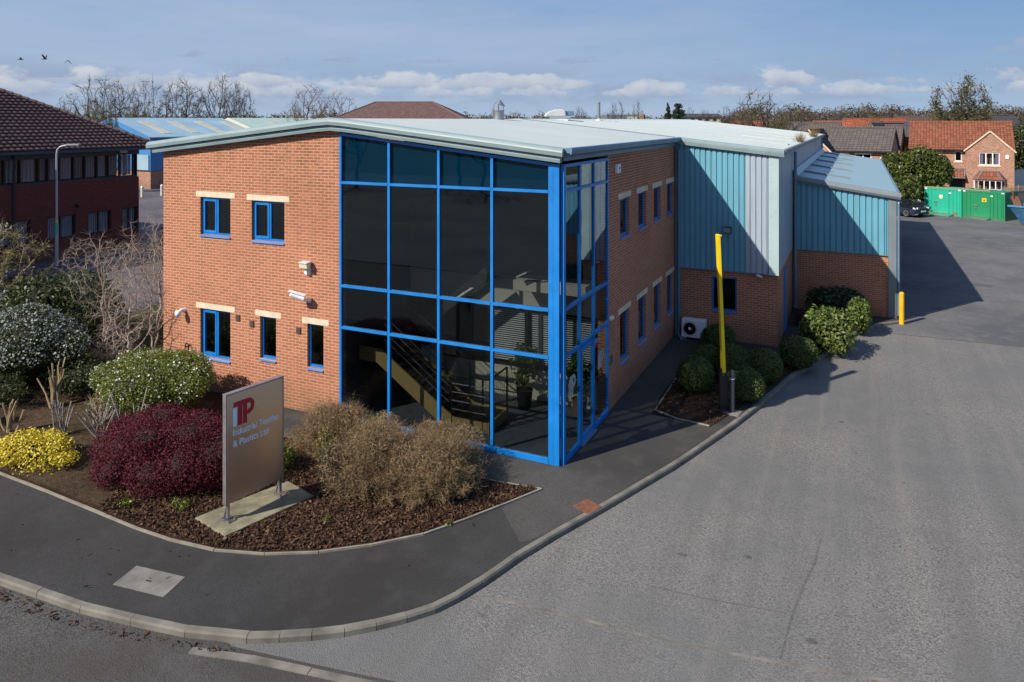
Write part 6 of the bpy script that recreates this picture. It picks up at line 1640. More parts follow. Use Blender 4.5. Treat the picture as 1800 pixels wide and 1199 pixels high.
def hwin(o, x, z, w, h, n=1, y=0.0, sill=True, curtain=False):
    f = MB(); t = 0.07
    f.box(x, x + w, y + 0.02, y + 0.09, z, z + t); f.box(x, x + w, y + 0.02, y + 0.09, z + h - t, z + h)
    f.box(x, x + t, y + 0.02, y + 0.09, z + t, z + h - t); f.box(x + w - t, x + w, y + 0.02, y + 0.09, z + t, z + h - t)
    for k in range(1, n): f.box(x + w * k / n - t * 0.8, x + w * k / n + t * 0.8, y + 0.018, y + 0.092, z + t, z + h - t)
    fo = f.build('window', M['upvc'], o, local=True)
    p = MB(); p.box(x + t * 0.8, x + w - t * 0.8, y + 0.05, y + 0.06, z + t * 0.8, z + h - t * 0.8); p.build('pane', M['glass_far'], fo, local=True)
    if sill:
        s = MB(); s.box(x - 0.12, x + w + 0.12, y - 0.06, y + 0.10, z - 0.14, z - 0.001); s.box(x - 0.12, x + w + 0.12, y - 0.012, y + 0.10, z + h + 0.001, z + h + 0.13); s.build('sill', M['stone'], fo, local=True)
    if curtain:
        c = MB()
        for a in (x + 0.08, x + w - 0.38): c.box(a, a + 0.3, y + 0.12, y + 0.16, z + 0.05, z + h - 0.05)
        c.build('curtain', M['curtain'], fo, local=True)
# red roofed house
hx, hy = at(1688, 70)
H1 = house('red_roofed_house', 'red pantiled brick house with front gable and bay window behind the green containers', (hx, hy), R(-5), 9.9, 7.2, 4.50, 6.95, M['red_tile'], M['brick_house'],
           [(-2.62, 3.38, 0.62, 0.92, 1), (-0.52, 3.30, 0.66, 0.94, 1)], amp=0.035)
H1.scale = (0.85, 1, 1)
# front gable wing
mb = MB(); n = 5; Q = [(0.48, -0.2), (4.95, -0.2), (4.95, 4.35), (2.75, 6.12), (0.48, 4.42)]
gh = [(1.75, 3.62, 3.02, 4.18)]
def gz(u): return 4.42 + (6.12 - 4.42) * (u - 0.48) / (2.75 - 0.48) if u < 2.75 else 6.12 - (6.12 - 4.35) * (u - 2.75) / (4.95 - 2.75)
holed_wall(mb, lambda u, z, k: (u, -0.55 + 0.2 * k, z), 0.48, 4.95, -0.2, 4.34, gh, ztop=gz, extra=[2.75])
mb.box(0.48, 0.68, -0.35, -0.001, -0.2, 4.34); mb.box(4.75, 4.949, -0.35, -0.001, -0.2, 4.34)
mb.build('gable_wall', M['brick_house'], H1, local=True)
mb = MB()
for a, b in (((0.30, 4.28), (2.75, 6.16)), ((5.12, 4.22), (2.75, 6.16))): mb.bar((a[0], -0.62, a[1]), (b[0], -0.62, b[1]), 0.10, 0.13)
mb.build('bargeboard', M['stone'], H1, local=True)
s1 = (6.12 - 4.42) / (2.75 - 0.48); c1 = 1 / math.sqrt(1 + s1 * s1)
V, F, UV = tile_roof((0.28, -0.66, 4.28), (0, 1, 0), (c1, 0, s1 * c1), (-s1 * c1, 0, c1), lambda v: (0, 0.6 + v * 1.15), 3.05, amp=0.035, du=0.1); np_mesh('roof', V, F, M['red_tile'], H1, local=True, uv=UV)
V, F, UV = tile_roof((5.14, -0.66, 4.22), (0, 1, 0), (-c1, 0, s1 * c1), (s1 * c1, 0, c1), lambda v: (0, 0.6 + v * 1.15), 3.05, amp=0.035, du=0.1); np_mesh('roof', V, F, M['red_tile'], H1, local=True, uv=UV)
hwin(H1, 1.75, 3.02, 1.87, 1.16, 3, -0.53, True, True)
mb = MB(); mb.box(0.7, 4.7, 0.3, 0.4, 0, 4.2); mb.build('dark_backing', M['dark'], H1, local=True)
# bay window with its own tiled roof
bp = [(1.30, -0.55), (1.65, -1.15), (3.75, -1.15), (4.10, -0.55)]
mb = MB(); mb.prism(bp, -0.2, 0.75); mb.build('bay_wall', M['brick_house'], H1, local=True)
mb = MB(); top = [(1.75, -0.56, 2.52), (3.65, -0.56, 2.52)]; lo = [(1.12, -0.56, 1.72), (1.55, -1.32, 1.72), (3.85, -1.32, 1.72), (4.28, -0.56, 1.72)]
up = [(1.78, -0.60, 2.48), (2.05, -0.78, 2.48), (3.35, -0.78, 2.48), (3.62, -0.60, 2.48)]
mb.add(lo + up, [(0, 1, 5, 4), (1, 2, 6, 5), (2, 3, 7, 6), (4, 5, 6, 7), (3, 2, 1, 0), (0, 4, 7, 3)]); br = mb.build('bay_roof', M['red_tile'], H1, local=True)
mb = MB()
for a, b in ((0, 4), (1, 5), (2, 6), (3, 7)): mb.bar(lo[a], up[b - 4], 0.12, 0.06)
mb.bar(up[0], up[3], 0.1, 0.1); mb.build('lead_hips', M['lead'], br, local=True)
f = MB()
for (ax, ay), (bx_, by_) in zip(bp[:-1], bp[1:]):
    k = 4 if abs(bx_ - ax) > 1 else 1
    for i in range(k + 1):
        x_, y_ = ax + (bx_ - ax) * i / k, ay + (by_ - ay) * i / k; f.bar((x_, y_, 0.75), (x_, y_, 1.70), 0.09, 0.09)
    f.bar((ax, ay, 0.80), (bx_, by_, 0.80), 0.09, 0.10); f.bar((ax, ay, 1.65), (bx_, by_, 1.65), 0.09, 0.10)
bw = f.build('bay_window', M['upvc'], H1, local=True)
mb = MB(); mb.prism([(1.40, -0.56), (1.70, -1.10), (3.70, -1.10), (4.0, -0.56)], 0.86, 1.60); mb.build('pane', M['glass_far'], bw, local=True)
# porch
mb = MB(); mb.hexa([(-1.6, -1.0, 1.80), (0.44, -1.0, 1.80), (0.44, 0, 2.42), (-1.6, 0, 2.42), (-1.6, -1.0, 1.90), (0.44, -1.0, 1.90), (0.44, 0, 2.55), (-1.6, 0, 2.55)]); pr = mb.build('porch_roof', M['red_tile'], H1, local=True)
mb = MB(); mb.bar((-1.65, -1.05, 1.80), (0.46, -1.05, 1.80), 0.1, 0.1); mb.bar((-1.6, -0.03, 2.60), (0.44, -0.03, 2.60), 0.08, 0.12); mb.bar((0.40, -1.0, 1.93), (0.40, 0, 2.60), 0.10, 0.06); mb.build('porch_trim', M['lead'], pr, local=True)
mb = MB(); mb.box(-0.9, 0.2, -0.06, 0.02, -0.1, 1.75); mb.build('front_door', M['black'], H1, local=True)
mb = MB(); mb.box(-1.5, -1.3, -0.9, -0.7, -0.1, 1.80); mb.build('porch_post', M['brick_house'], H1, local=True)
mb = MB(); mb.box(4.15, 4.45, -0.62, -0.55, 3.65, 3.98); mb.build('alarm_box', M['white'], H1, local=True)
# grey roofed houses to its left
hx, hy = at(1507, 64)
H2 = house('grey_roofed_house', 'brick house with a wide grey tiled roof just beyond the blue annex', (hx, hy), R(-9), 5.0, 6.0, 4.62, 6.45, M['grey_tile'], M['brick_house'], [(-0.2, 3.35, 1.3, 0.95, 2), (-1.35, 3.35, 0.7, 0.95, 1)], wave=0.32, amp=0.008)
mb = MB(); mb.box(1.75, 2.0, -0.07, 0.0, 3.7, 4.05); mb.build('alarm_box', M['white'], H2, local=True)
mb = MB(); Q = [(-5.2, -0.2), (-1.72, -0.2), (-1.72, 4.5), (-3.5, 6.3), (-5.2, 4.6)]
mb.add([(a, -2.2, z) for a, z in Q] + [(a, 1.5, z) for a, z in Q], [tuple(range(5)), tuple(range(5, 10))] + [(i, (i + 1) % 5, 5 + (i + 1) % 5, 5 + i) for i in range(5)]); mb.build('gable_wall', M['brick_house'], H2, local=True)
s1 = (6.3 - 4.5) / 1.78; c1 = 1 / math.sqrt(1 + s1 * s1)
V, F, UV = tile_roof((-1.50, -2.4, 4.28), (0, 1, 0), (-c1, 0, s1 * c1), (s1 * c1, 0, c1), lambda v: (0, 3.2 + v * 1.2), 2.95, wave=0.32, amp=0.008, du=0.15); np_mesh('roof', V, F, M['slate'], H2, local=True, uv=UV)
V, F, UV = tile_roof((-5.45, -2.4, 4.38), (0, 1, 0), (c1, 0, s1 * c1), (-s1 * c1, 0, c1), lambda v: (0, 3.2 + v * 1.2), 2.85, wave=0.32, amp=0.008, du=0.15); np_mesh('roof', V, F, M['slate'], H2, local=True, uv=UV)
mb = MB(); mb.bar((-1.46, -2.42, 4.24), (-3.5, -2.42, 6.36), 0.08, 0.12); mb.build('bargeboard', M['stone'], H2, local=True)
hx, hy = at(1567, 73)
house('grey_roofed_house', 'narrow grey roofed house end immediately right of the wide grey roof', (hx, hy), R(-8), 1.4, 5.0, 4.75, 6.6, M['grey_tile'], M['brick_tan'], [], wave=0.32, amp=0.008)
hx, hy = at(1592, 82)
house('slate_roofed_house', 'house with a sunlit brick gable end and dark slate verge left of the red roof', (hx, hy), R(50), 5.0, 4.6, 4.6, 6.75, M['slate'], M['brick_house'], [], wave=0.32, amp=0.008)
hx, hy = at(1605, 75)
house('slate_roofed_house', 'slate roofed house wing with a white gutter adjoining the red pantile roof', (hx, hy), R(-5), 1.6, 6.2, 4.95, 6.9, M['slate'], M['brick_tan'], [], wave=0.32, amp=0.008)
hx, hy = at(1428, 88)
house('grey_roofed_house', 'low grey roofed house just showing above the edge of the warehouse roof', (hx, hy), R(-2), 5.8, 6.0, 4.6, 6.82, M['grey_tile'], M['brick_house'], [], wave=0.32, amp=0.008)
for i, (px, d, W, ez, rz2, rot, lab, tl) in enumerate([(1462, 100, 4.8, 5.0, 6.95, 0, 'bright orange roof left of the far trees, behind the wide grey roof', 'orange_tile'), (1548, 118, 9.5, 5.2, 7.35, 18, 'long bright orange red roof below the far wood', 'orange_tile'), (1592, 106, 4.0, 4.8, 6.9, 24, 'orange red roof partly hidden by the slate roofs', 'orange_tile'), (1765, 130, 7.5, 5.4, 8.0, 25, 'dark slate roof among trees at the far right', 'slate'),
                                               (1310, 150, 6.0, 4.6, 6.9, 0, 'low orange roof under the large bare tree on the skyline', 'orange_tile'), (1620, 150, 8.0, 5.6, 7.9, 20, 'brown roof among the far trees left of the ivy clad tree', 'brown_tile')]):
    hx, hy = at(px, d); house('far_house', lab, (hx, hy), R(rot), W, 6.0, ez, rz2, M[tl], M['brick_house'], [], wave=0.6, amp=0.01)
# pale house and dark flat roofed block on the skyline
hx, hy = at(1225, 170); o = thing('white_house', 'long white house below the conifers on the skyline', 'house', (hx, hy, 0), YAW)
mb = MB(); mb.box(-5.5, 5.5, 0, 7, 0, 7.9); mb.build('wall', M['cream'], o, local=True)
mb = MB()
for k in range(6): mb.box(-4.8 + k * 1.7, -4.0 + k * 1.7, -0.05, 0.02, 7.0, 7.6)
mb.build('windows', M['navy_frame'], o, local=True)
mb = MB(); mb.add([(-5.8, -0.4, 7.9), (5.8, -0.4, 7.9), (5.8, 7.4, 7.9), (-5.8, 7.4, 7.9), (-5.8, 3.5, 8.7), (5.8, 3.5, 8.7)], [(0, 1, 5, 4), (2, 3, 4, 5), (1, 2, 5), (3, 0, 4), (3, 2, 1, 0)]); mb.build('roof', M['slate'], o, local=True)
hx, hy = at(1102, 120); o = thing('flat_roofed_block', 'dark grey flat roofed block with a white end on the skyline', 'building', (hx, hy, 0), YAW)
mb = MB(); mb.box(-3.2, 3.0, 0, 8, 0, 8.1); mb.build('wall', M['lead'], o, local=True)
mb = MB(); mb.box(0.1, 1.7, -0.3, 0.0, 0, 7.75); mb.build('white_panel', M['offwhite'], o, local=True)
mb = MB(); mb.box(2.05, 2.65, -0.6, 0.0, 0, 8.25); mb.build('chimney', M['brick_tan'], o, local=True)

# ------------------------------------------------------------------ yard: containers, skip, car, fence
def ctex(name, col, rustamt):
    t = NT(name); v = t.uv(which='Object'); n = t.noise(v, 1.3, 6, 0.65); g_ = t.node('ShaderNodeSeparateXYZ'); tc = t.n.new('ShaderNodeTexCoord'); t.l.new(tc.outputs['Object'], g_.inputs[0])
    st = t.noise(t.uv((4, 4, 0.5), 'Object'), 1.0, 4)
    c = t.mix(dark(col, 0.85), dark(col, 1.15), n)
    edge = t.math('MULTIPLY', t.ramp(g_.outputs[2], [(0.12, 1.0), (0.45, 0.0)]), t.ramp(st, [(0.42, 0.0), (0.6, 1.0)]))
    c = t.mix(c, (0.16, 0.07, 0.03), t.math('MULTIPLY', edge, rustamt))
    t.bsdf(c, 0.5); return t.m
M['cont_a'] = ctex('faded_green_paint', (0.01, 0.33, 0.21), 0.9); M['cont_b'] = ctex('green_paint', (0.005, 0.19, 0.075), 0.3)
def container(label, p, rot, L, Hh, mat, signcol, strip):
    o = thing('container', label, 'container', (p[0], p[1], -0.1), rot); Dp = 2.2
    mb = MB(); corrugated(mb, lambda u, z, q: (u, -q + 0.035, z), 0.07, L - 0.07, 0.14, lambda u: Hh - 0.13, 0.26, 0.05, 0.03, 0.02)
    mb.box(0.02, L - 0.02, 0.06, Dp - 0.02, 0.14, Hh - 0.03)
    corrugated(mb, lambda u, z, q: (L - 0.02 + q * 0.6, u, z), 0.12, Dp - 0.08, 0.14, lambda u: Hh - 0.13, 0.26, 0.05, 0.03, 0.02)
    mb.build('body', mat, o, local=True)
    mb = MB(); mb.box(0, L, -0.012, 0.06, 0.0, 0.14); mb.box(0, L, -0.012, 0.06, Hh - 0.13, Hh); mb.box(0, 0.07, -0.012, 0.06, 0.14, Hh - 0.13); mb.box(L - 0.07, L, -0.012, 0.06, 0.14, Hh - 0.13)
    mb.box(L - 0.06, L + 0.003, 0.06, Dp, 0.0, 0.14); mb.box(L - 0.06, L + 0.003, 0.06, Dp, Hh - 0.13, Hh); mb.box(L - 0.06, L + 0.003, Dp - 0.08, Dp, 0.14, Hh - 0.13)
    mb.build('frame', mat, o, local=True)
    mb = MB(); dx = L * 0.24; dw = L * 0.42
    mb.box(dx, dx + dw, -0.022, -0.0, 0.16, Hh - 0.18); dd = mb.build('door', mat, o, local=True)
    mb = MB(); mb.box(dx + 0.08, dx + 0.36, -0.07, -0.022, Hh * 0.46, Hh * 0.50); mb.box(dx + 0.18, dx + 0.28, -0.07, -0.022, Hh * 0.36, Hh * 0.40); mb.build('handle', M['steel'], dd, local=True)
    mb = MB()
    if signcol == 'yellow':
        mb.box(dx + dw * 0.55, dx + dw * 0.55 + 0.30, -0.03, -0.0221, Hh * 0.62, Hh * 0.62 + 0.27); mb.build('warning_sign', M['yellow_deep'], dd, local=True)
        mb = MB(); x0 = dx + dw * 0.55 + 0.15; z0 = Hh * 0.62 + 0.05; mb.add([(x0 - .06, -.031, z0), (x0 + .06, -.031, z0), (x0, -.031, z0 + .15), (x0 - .06, -.034, z0), (x0 + .06, -.034, z0), (x0, -.034, z0 + .15)], [(0, 1, 2), (3, 4, 5), (0, 1, 4, 3), (1, 2, 5, 4), (2, 0, 3, 5)]); mb.build('warning_symbol', M['black'], dd, local=True)
    else:
        x0 = dx + dw * 0.4; z0 = Hh * 0.60; pts = [(0, 0.32), (0.26, 0.32), (0.26, 0.12), (0.19, 0.04), (0.13, 0.0), (0.07, 0.04), (0, 0.12)]; n = 7
        mb.add([(x0 + a, -0.0222, z0 + b) for a, b in pts] + [(x0 + a, -0.03, z0 + b) for a, b in pts], [tuple(range(n)), tuple(range(n, 2 * n))] + [(i, (i + 1) % n, n + (i + 1) % n, n + i) for i in range(n)]); mb.build('shield_sign', M['stone'], dd, local=True)
    mb = MB()
    for x_, z_ in ((0.06, Hh - 0.12), (L - 0.22, Hh - 0.12), (dx + dw + 0.02, Hh * 0.82)): mb.box(x_, x_ + 0.16, -0.03, -0.0225 if z_ < Hh - 0.2 else -0.0121, z_, z_ + 0.08)
    mb.build('white_tag', M['white'], o, local=True)
    if strip:
        mb = MB(); mb.box(-0.02, strip, -0.03, 0.35, Hh + 0.001, Hh + 0.05); mb.build('roof_board', M['cut_wood'], o, local=True)
    return o
ca = -R(29.2); c0 = Vector((10.21, 51.64)); cd = Vector((math.cos(ca), math.sin(ca)))
container('faded turquoise green storage container with rusty lower edges', c0, ca, 2.70, 2.07, M['cont_a'], 'shield', 2.72)
c1_ = c0 + cd * 2.76
container('darker green storage container with a yellow warning sign, right of the pair', c1_, ca, 2.85, 2.07, M['cont_b'], 'yellow', 1.9)
for base, lab in ((c0 + cd * 0.75, 'grey metal ramp on the ground before the faded green container'), (c1_ + cd * 0.55, 'grey metal ramp on the ground before the darker green container')):
    mb = MB(); nn = Vector((cd.y, -cd.x)); q = [base + nn * 0.05, base + cd * 1.35 + nn * 0.05, base + cd * 1.35 + nn * 0.75, base + nn * 0.75]
    mb.hexa([(q[0].x, q[0].y, -0.09), (q[1].x, q[1].y, -0.09), (q[2].x, q[2].y, -0.09), (q[3].x, q[3].y, -0.09), (q[0].x, q[0].y, 0.05), (q[1].x, q[1].y, 0.05), (q[2].x, q[2].y, -0.06), (q[3].x, q[3].y, -0.06)])
    props(mb.build('ramp', M['steel'], base=(base.x, base.y, -0.1)), lab, 'ramp', 'ramps before the green containers')
# skip
kx, ky = 15.55, 48.5
o = thing('skip', 'dark blue waste skip at the right edge beside the green containers', 'skip', (kx, ky, -0.1), ca)
M['skip'] = paint('blue_skip_paint', (0.018, 0.075, 0.15), 0.5, var=0.3, scale=4)
mb = MB(); w = 0.85
def ring(z, x0, x1, y0, y1): return [(x0, y0, z), (x1, y0, z), (x1, y1, z), (x0, y1, z)]
a_ = ring(0.05, 0.75, 3.0, -w + 0.15, w - 0.15); b_ = ring(1.28, 0.0, 3.75, -w, w); b2 = ring(1.28, 0.06, 3.69, -w + 0.06, w - 0.06); a2 = ring(0.12, 0.80, 2.95, -w + 0.2, w - 0.2)
mb.add(a_ + b_ + b2 + a2, [(3, 2, 1, 0)] + [(i, (i + 1) % 4, 4 + (i + 1) % 4, 4 + i) for i in range(4)] + [(4 + i, 4 + (i + 1) % 4, 8 + (i + 1) % 4, 8 + i) for i in range(4)] + [(8 + i, 8 + (i + 1) % 4, 12 + (i + 1) % 4, 12 + i) for i in range(4)] + [(12, 13, 14, 15)])
mb.build('body', M['skip'], o, local=True)
mb = MB(); mb.bar((-0.04, -w - 0.03, 1.25), (3.8, -w - 0.03, 1.25), 0.07, 0.12); mb.bar((-0.04, w + 0.03, 1.25), (3.8, w + 0.03, 1.25), 0.07, 0.12); mb.build('rim', paint('skip_rim', (0.05, 0.20, 0.36), 0.5), o, local=True)
mb = MB()
for k in range(3): mb.bar((0.5 + k * 0.7, -w - 0.01, 1.2), (0.95 + k * 0.55, -w + 0.12, 0.1), 0.09, 0.05)
mb.build('rib', M['skip'], o, local=True)
q = Vector((kx, ky)) + cd * 0.9
mb = MB(); mb.bar((q.x - 0.5, q.y - 0.1, 0.9), (q.x - 0.75, q.y + 0.5, 1.75), 0.5, 0.05); mb.bar((q.x - 0.75, q.y + 0.2, 0.9), (q.x - 0.85, q.y + 0.35, 2.15), 0.09, 0.05); mb.bar((q.x, q.y - 0.2, 0.95), (q.x + 0.8, q.y + 0.3, 1.35), 0.4, 0.04); mb.bar((q.x + 0.2, q.y + 0.2, 0.9), (q.x + 1.2, q.y - 0.3, 1.5), 0.1, 0.08)
props(mb.build('scrap_wood', M['rust'], base=(q.x, q.y, 1.2)), 'heap of reddish brown scrap boards in the blue skip', 'scrap')
# car
def car(label, loc, rot, col, L=4.2):
    o = thing('parked_car', label, 'car', (loc[0], loc[1], -0.1), rot)
    t = NT('car_paint'); t.bsdf(col, 0.22, 0.3, **{'Coat Weight': 0.8, 'Coat Roughness': 0.05}); pm = t.m
    prof = [(0.0, 0.38), (0.02, 0.62), (0.10, 0.74), (0.55, 0.86), (0.98, 0.93), (1.0, 0.93), (2.2, 0.97), (3.2, 0.99), (3.95, 0.98), (4.12, 0.80), (4.18, 0.55), (4.15, 0.32), (3.8, 0.22), (0.4, 0.20), (0.05, 0.26)]
    hw = [0.62, 0.70, 0.76, 0.82, 0.85, 0.85, 0.87, 0.87, 0.80, 0.78, 0.76, 0.76, 0.82, 0.80, 0.66]
    mb = MB(); n = len(prof)
    rows = [(1.0, 0), (0.92, 0.03), (-0.92, 0.03), (-1.0, 0)]
    vs = []
    for s, dz in rows: vs += [(-x, s * w_, z + (dz if z > 0.5 else 0)) for (x, z), w_ in zip(prof, hw)]
    fs = [tuple(range(n)), tuple(reversed(range(3 * n, 4 * n)))]
    for r in range(3): fs += [(r * n + i, r * n + (i + 1) % n, (r + 1) * n + (i + 1) % n, (r + 1) * n + i) for i in range(n)]
    mb.add(vs, fs); mb.build('body', pm, o, local=True, bevel=0.04, seg=3)
    g = [(1.0, 0.93), (1.75, 1.36), (2.1, 1.43), (3.2, 1.42), (3.9, 1.02), (3.95, 0.97)]; gw = [0.78, 0.60, 0.57, 0.57, 0.68, 0.72]; n = len(g)
    mb = MB(); mb.add([(-x, w_, z) for (x, z), w_ in zip(g, gw)] + [(-x, -w_, z) for (x, z), w_ in zip(g, gw)], [tuple(range(n)), tuple(reversed(range(n, 2 * n)))] + [(i, i + 1, n + i + 1, n + i) for i in range(n - 1)])
    t2 = NT('car_glass'); t2.bsdf((0.012, 0.016, 0.02), 0.05, 0.0, spec=0.8); mb.build('windows', t2.m, o, local=True)
    mb = MB()
    for s in (1, -1):
        for i in (0, 1, 2, 3): mb.bar((-g[i][0], s * (gw[i] + 0.005), g[i][1]), (-g[i + 1][0], s * (gw[i + 1] + 0.005), g[i + 1][1]), 0.05, 0.05)
        mb.bar((-2.35, s * 0.72, 0.98), (-2.3, s * 0.585, 1.42), 0.07, 0.03)
    mb.hexa([(-2.02, -0.58, 1.42), (-3.25, -0.58, 1.41), (-3.25, 0.58, 1.41), (-2.02, 0.58, 1.42), (-2.1, -0.5, 1.46), (-3.1, -0.5, 1.455), (-3.1, 0.5, 1.455), (-2.1, 0.5, 1.46)])
    mb.build('roof', pm, o, local=True)
    for s in (1, -1):
        for x in (0.82, 3.38):
            mb = MB(); mb.lathe([(0.20, -0.10), (0.30, -0.10), (0.315, -0.06), (0.315, 0.06), (0.30, 0.10), (0.20, 0.10)], (-x, s * 0.76, 0.315), 24, 'y'); wl = mb.build('wheel', M['black'], o, local=True)
            mb = MB(); mb.lathe([(0.205, -0.09), (0.205, 0.108), (0.06, 0.09), (0.05, 0.115), (0.01, 0.12)] if s < 0 else [(0.205, 0.09), (0.205, -0.108), (0.06, -0.09), (0.05, -0.115), (0.01, -0.12)], (-x, s * 0.76, 0.315), 20, 'y'); mb.build('rim', M['steel'], wl, local=True)
        mb = MB(); mb.obox((-0.20, s * 0.60, 0.70), (0.34, 0.26, 0.12), s * -0.35); mb.build('headlight', M['white'], o, local=True, bevel=0.02)
        mb = MB(); mb.obox((-1.25, s * 0.93, 0.98), (0.12, 0.18, 0.11)); mb.build('mirror', pm, o, local=True, bevel=0.02)
    mb = MB(); mb.box(0.0, 0.022, -0.26, 0.26, 0.42, 0.53); mb.build('number_plate', M['white'], o, local=True)
    mb = MB(); mb.box(-0.02, 0.012, -0.5, 0.5, 0.58, 0.68); mb.box(-0.02, 0.012, -0.55, 0.55, 0.28, 0.40); mb.build('grille', M['black'], o, local=True)
    return o
car('dark navy parked car half hidden behind the corner of the blue annex', (9.95, 48.7), R(-38), (0.012, 0.016, 0.035))
for k, (px, d, lab, m) in enumerate(((1617, 56, 'black wheeled bin between the dark car and the green container', 'black'),)):
    bx_, by_ = at(px, d); o = thing('wheelie_bin', lab, 'bin', (bx_, by_, -0.1))
    mb = MB(); mb.hexa([(bx_ - .22, by_ - .25, -.05), (bx_ + .22, by_ - .25, -.05), (bx_ + .22, by_ + .25, -.05), (bx_ - .22, by_ + .25, -.05), (bx_ - .28, by_ - .32, .92), (bx_ + .28, by_ - .32, .92), (bx_ + .28, by_ + .32, .92), (bx_ - .28, by_ + .32, .92)]); mb.build('body', M[m], o)
    mb = MB(); mb.box(bx_ - .3, bx_ + .3, by_ - .36, by_ + .34, .921, .98); mb.build('lid', M[m], o, bevel=0.02)
mb = MB(); q = at(1612, 58); mb.lathe([(0.30, -0.1), (0.42, 0.1), (0.44, 0.6), (0.36, 0.85), (0.16, 0.98), (0.05, 1.0)], (q[0], q[1], 0), 10); props(mb.build('white_sack', M['white'], base=(q[0], q[1], 0)), 'full white sack behind the dark car, before the bushy tree', 'sack')
# timber fence and trellis behind the skip
f0 = Vector(at(1768, 57)); f1 = Vector(at(1860, 60)); fd = (f1 - f0).normalized()
M['fence'] = paint('weathered_fence', (0.17, 0.155, 0.13), 0.9, var=0.3, scale=3)
o = thing('timber_fence', 'weathered timber fence with trellis top behind the blue skip at right', 'fence', (f0.x, f0.y, 0), math.atan2(fd.y, fd.x))
L = (f1 - f0).length; mb = MB(); x = 0.0
while x < L: mb.box(x, x + 0.13, 0.0, 0.02, 0.0, 1.62); x += 0.14
mb.build('boards', M['fence'], o, local=True)
mb = MB()
for k in range(int(L / 1.8) + 1): mb.box(k * 1.8 - 0.05, k * 1.8 + 0.05, 0.02, 0.12, -0.1, 2.1)
mb.build('posts', M['fence'], o, local=True)
mb = MB()
for k in range(3): mb.box(0, L, 0.0, 0.02, 1.70 + k * 0.15, 1.725 + k * 0.15)
x = 0.0
while x < L: mb.box(x, x + 0.025, -0.02, 0.0, 1.63, 2.05); x += 0.15
mb.build('trellis', M['cut_wood'], o, local=True)
f0 = Vector(at(1779, 72)); f1 = Vector(at(1880, 74)); fd = (f1 - f0).normalized()
o = thing('timber_fence', 'tall grey close boarded fence beside the red roofed house at the right edge', 'fence', (f0.x, f0.y, 0), math.atan2(fd.y, fd.x))
L = (f1 - f0).length; mb = MB(); x = 0.0
while x < L: mb.box(x, x + 0.13, 0.0, 0.02, 0.0, 2.35); x += 0.14
mb.build('boards', M['offwhite'], o, local=True)

# ------------------------------------------------------------------ trees and hedges beyond
shrub('evergreen_tree', 'large dense green bushy tree between the blue annex and the green containers', lumpy(*at(1607, 60), 2.7, 2.6, 2.2, 2.3, 12, rg, 0.42) + [(at(1585, 58)[0], at(1585, 58)[1], 1.4, 1.5, 1.5, 1.5), (at(1628, 60)[0], at(1628, 60)[1], 1.3, 1.5, 1.4, 1.4)], 17000, 0.24, leafmat('bushy_leaf', [(0, (0.02, 0.035, 0.008)), (0.5, (0.065, 0.09, 0.016)), (1, (0.16, 0.165, 0.035))], 0.4, 0.2), 91, 0.5, 0.5, cat='tree')
shrub('evergreen_tree', 'dark evergreen tree right of the red roofed house at the right edge', lumpy(*at(1805, 84), 3.3, 3.0, 2.4, 3.9, 9, rg, 0.42), 8000, 0.30, M['dark_leaf'], 92, 0.5, 0.5, cat='tree')
M['far_bark'] = barkmat('far_bark', (0.045, 0.038, 0.032), (0.11, 0.09, 0.072)); M['far_twig'] = barkmat('far_twig', (0.05, 0.038, 0.032), (0.10, 0.078, 0.062)); M['olive_twig'] = barkmat('olive_twig', (0.085, 0.075, 0.035), (0.17, 0.14, 0.07)); M['red_twig'] = barkmat('reddish_twig', (0.10, 0.055, 0.035), (0.17, 0.10, 0.065))
def proto(name, H, W, seed, twm, **kw):
    res = grow_tree(seed, H, W, **kw)
    o = grown(name, '', (0, 0, 0), res, (M['far_bark'], M[twm]))
    return [o, H, max(np.abs(np.array(res[1].v + res[0].v)[:, 0]).max(), 0.3), False]
PR = {'oak': proto('bare_tree', 12, 11, 201, 'far_twig', trunk=0.2, n=520, low=0.24, minr=0.024, twigs=4, wob=0.19, power=2.1, twl=0.8, stems=2), 'oak2': proto('bare_tree', 12, 9, 208, 'far_twig', trunk=0.26, n=480, low=0.28, minr=0.024, twigs=4, wob=0.19, power=2.1, twl=0.8),
      'dense': proto('bare_tree', 12, 10, 203, 'far_twig', trunk=0.16, n=800, low=0.16, minr=0.026, twigs=6, wob=0.19, power=2.3, twl=0.85, stems=2), 'birch': proto('bare_tree', 11, 6, 204, 'red_twig', trunk=0.5, n=420, low=0.3, minr=0.018, twigs=5, wob=0.19, power=2.5, twl=0.7),
      'spread': proto('bare_tree', 9, 9, 215, 'far_twig', trunk=0.08, n=330, low=0.08, shape='fan', minr=0.03, twigs=3, wob=0.22, power=2.1, twl=0.8, stems=4), 'bush': proto('bare_tree', 6, 7, 206, 'olive_twig', trunk=0.1, n=520, low=0.02, minr=0.022, twigs=7, wob=0.22, power=2.5, twl=0.6, stems=4)}
def put(kind, px, d, ytop, wpx, label, rot, group, z0=-0.1):
    o, H, w, used = PR[kind]; x, y = at(px, d); h = zat(ytop, d) - z0; s = h / H; sw = (wpx * d / FPX / 2) / w
    if not used:
        PR[kind][3] = True; o.location = (x, y, z0); o.rotation_euler = (0, 0, rot); o.scale = (sw, sw, s); o['label'] = label
        if group: o['group'] = group
        return o
    return dup(o, (x, y, z0), rot, (sw, sw, s), label, group)
tl = 'bare trees behind the blue shed'; sk = 'bare trees on the skyline'
put('oak', 168, 118, 137, 120, 'large spreading bare tree with a wide fork furthest left behind the blue shed', 0.5, tl)
put('oak2', 212, 124, 143, 75, 'bare tree just right of the widest bare tree behind the blue shed', 1.9, tl)
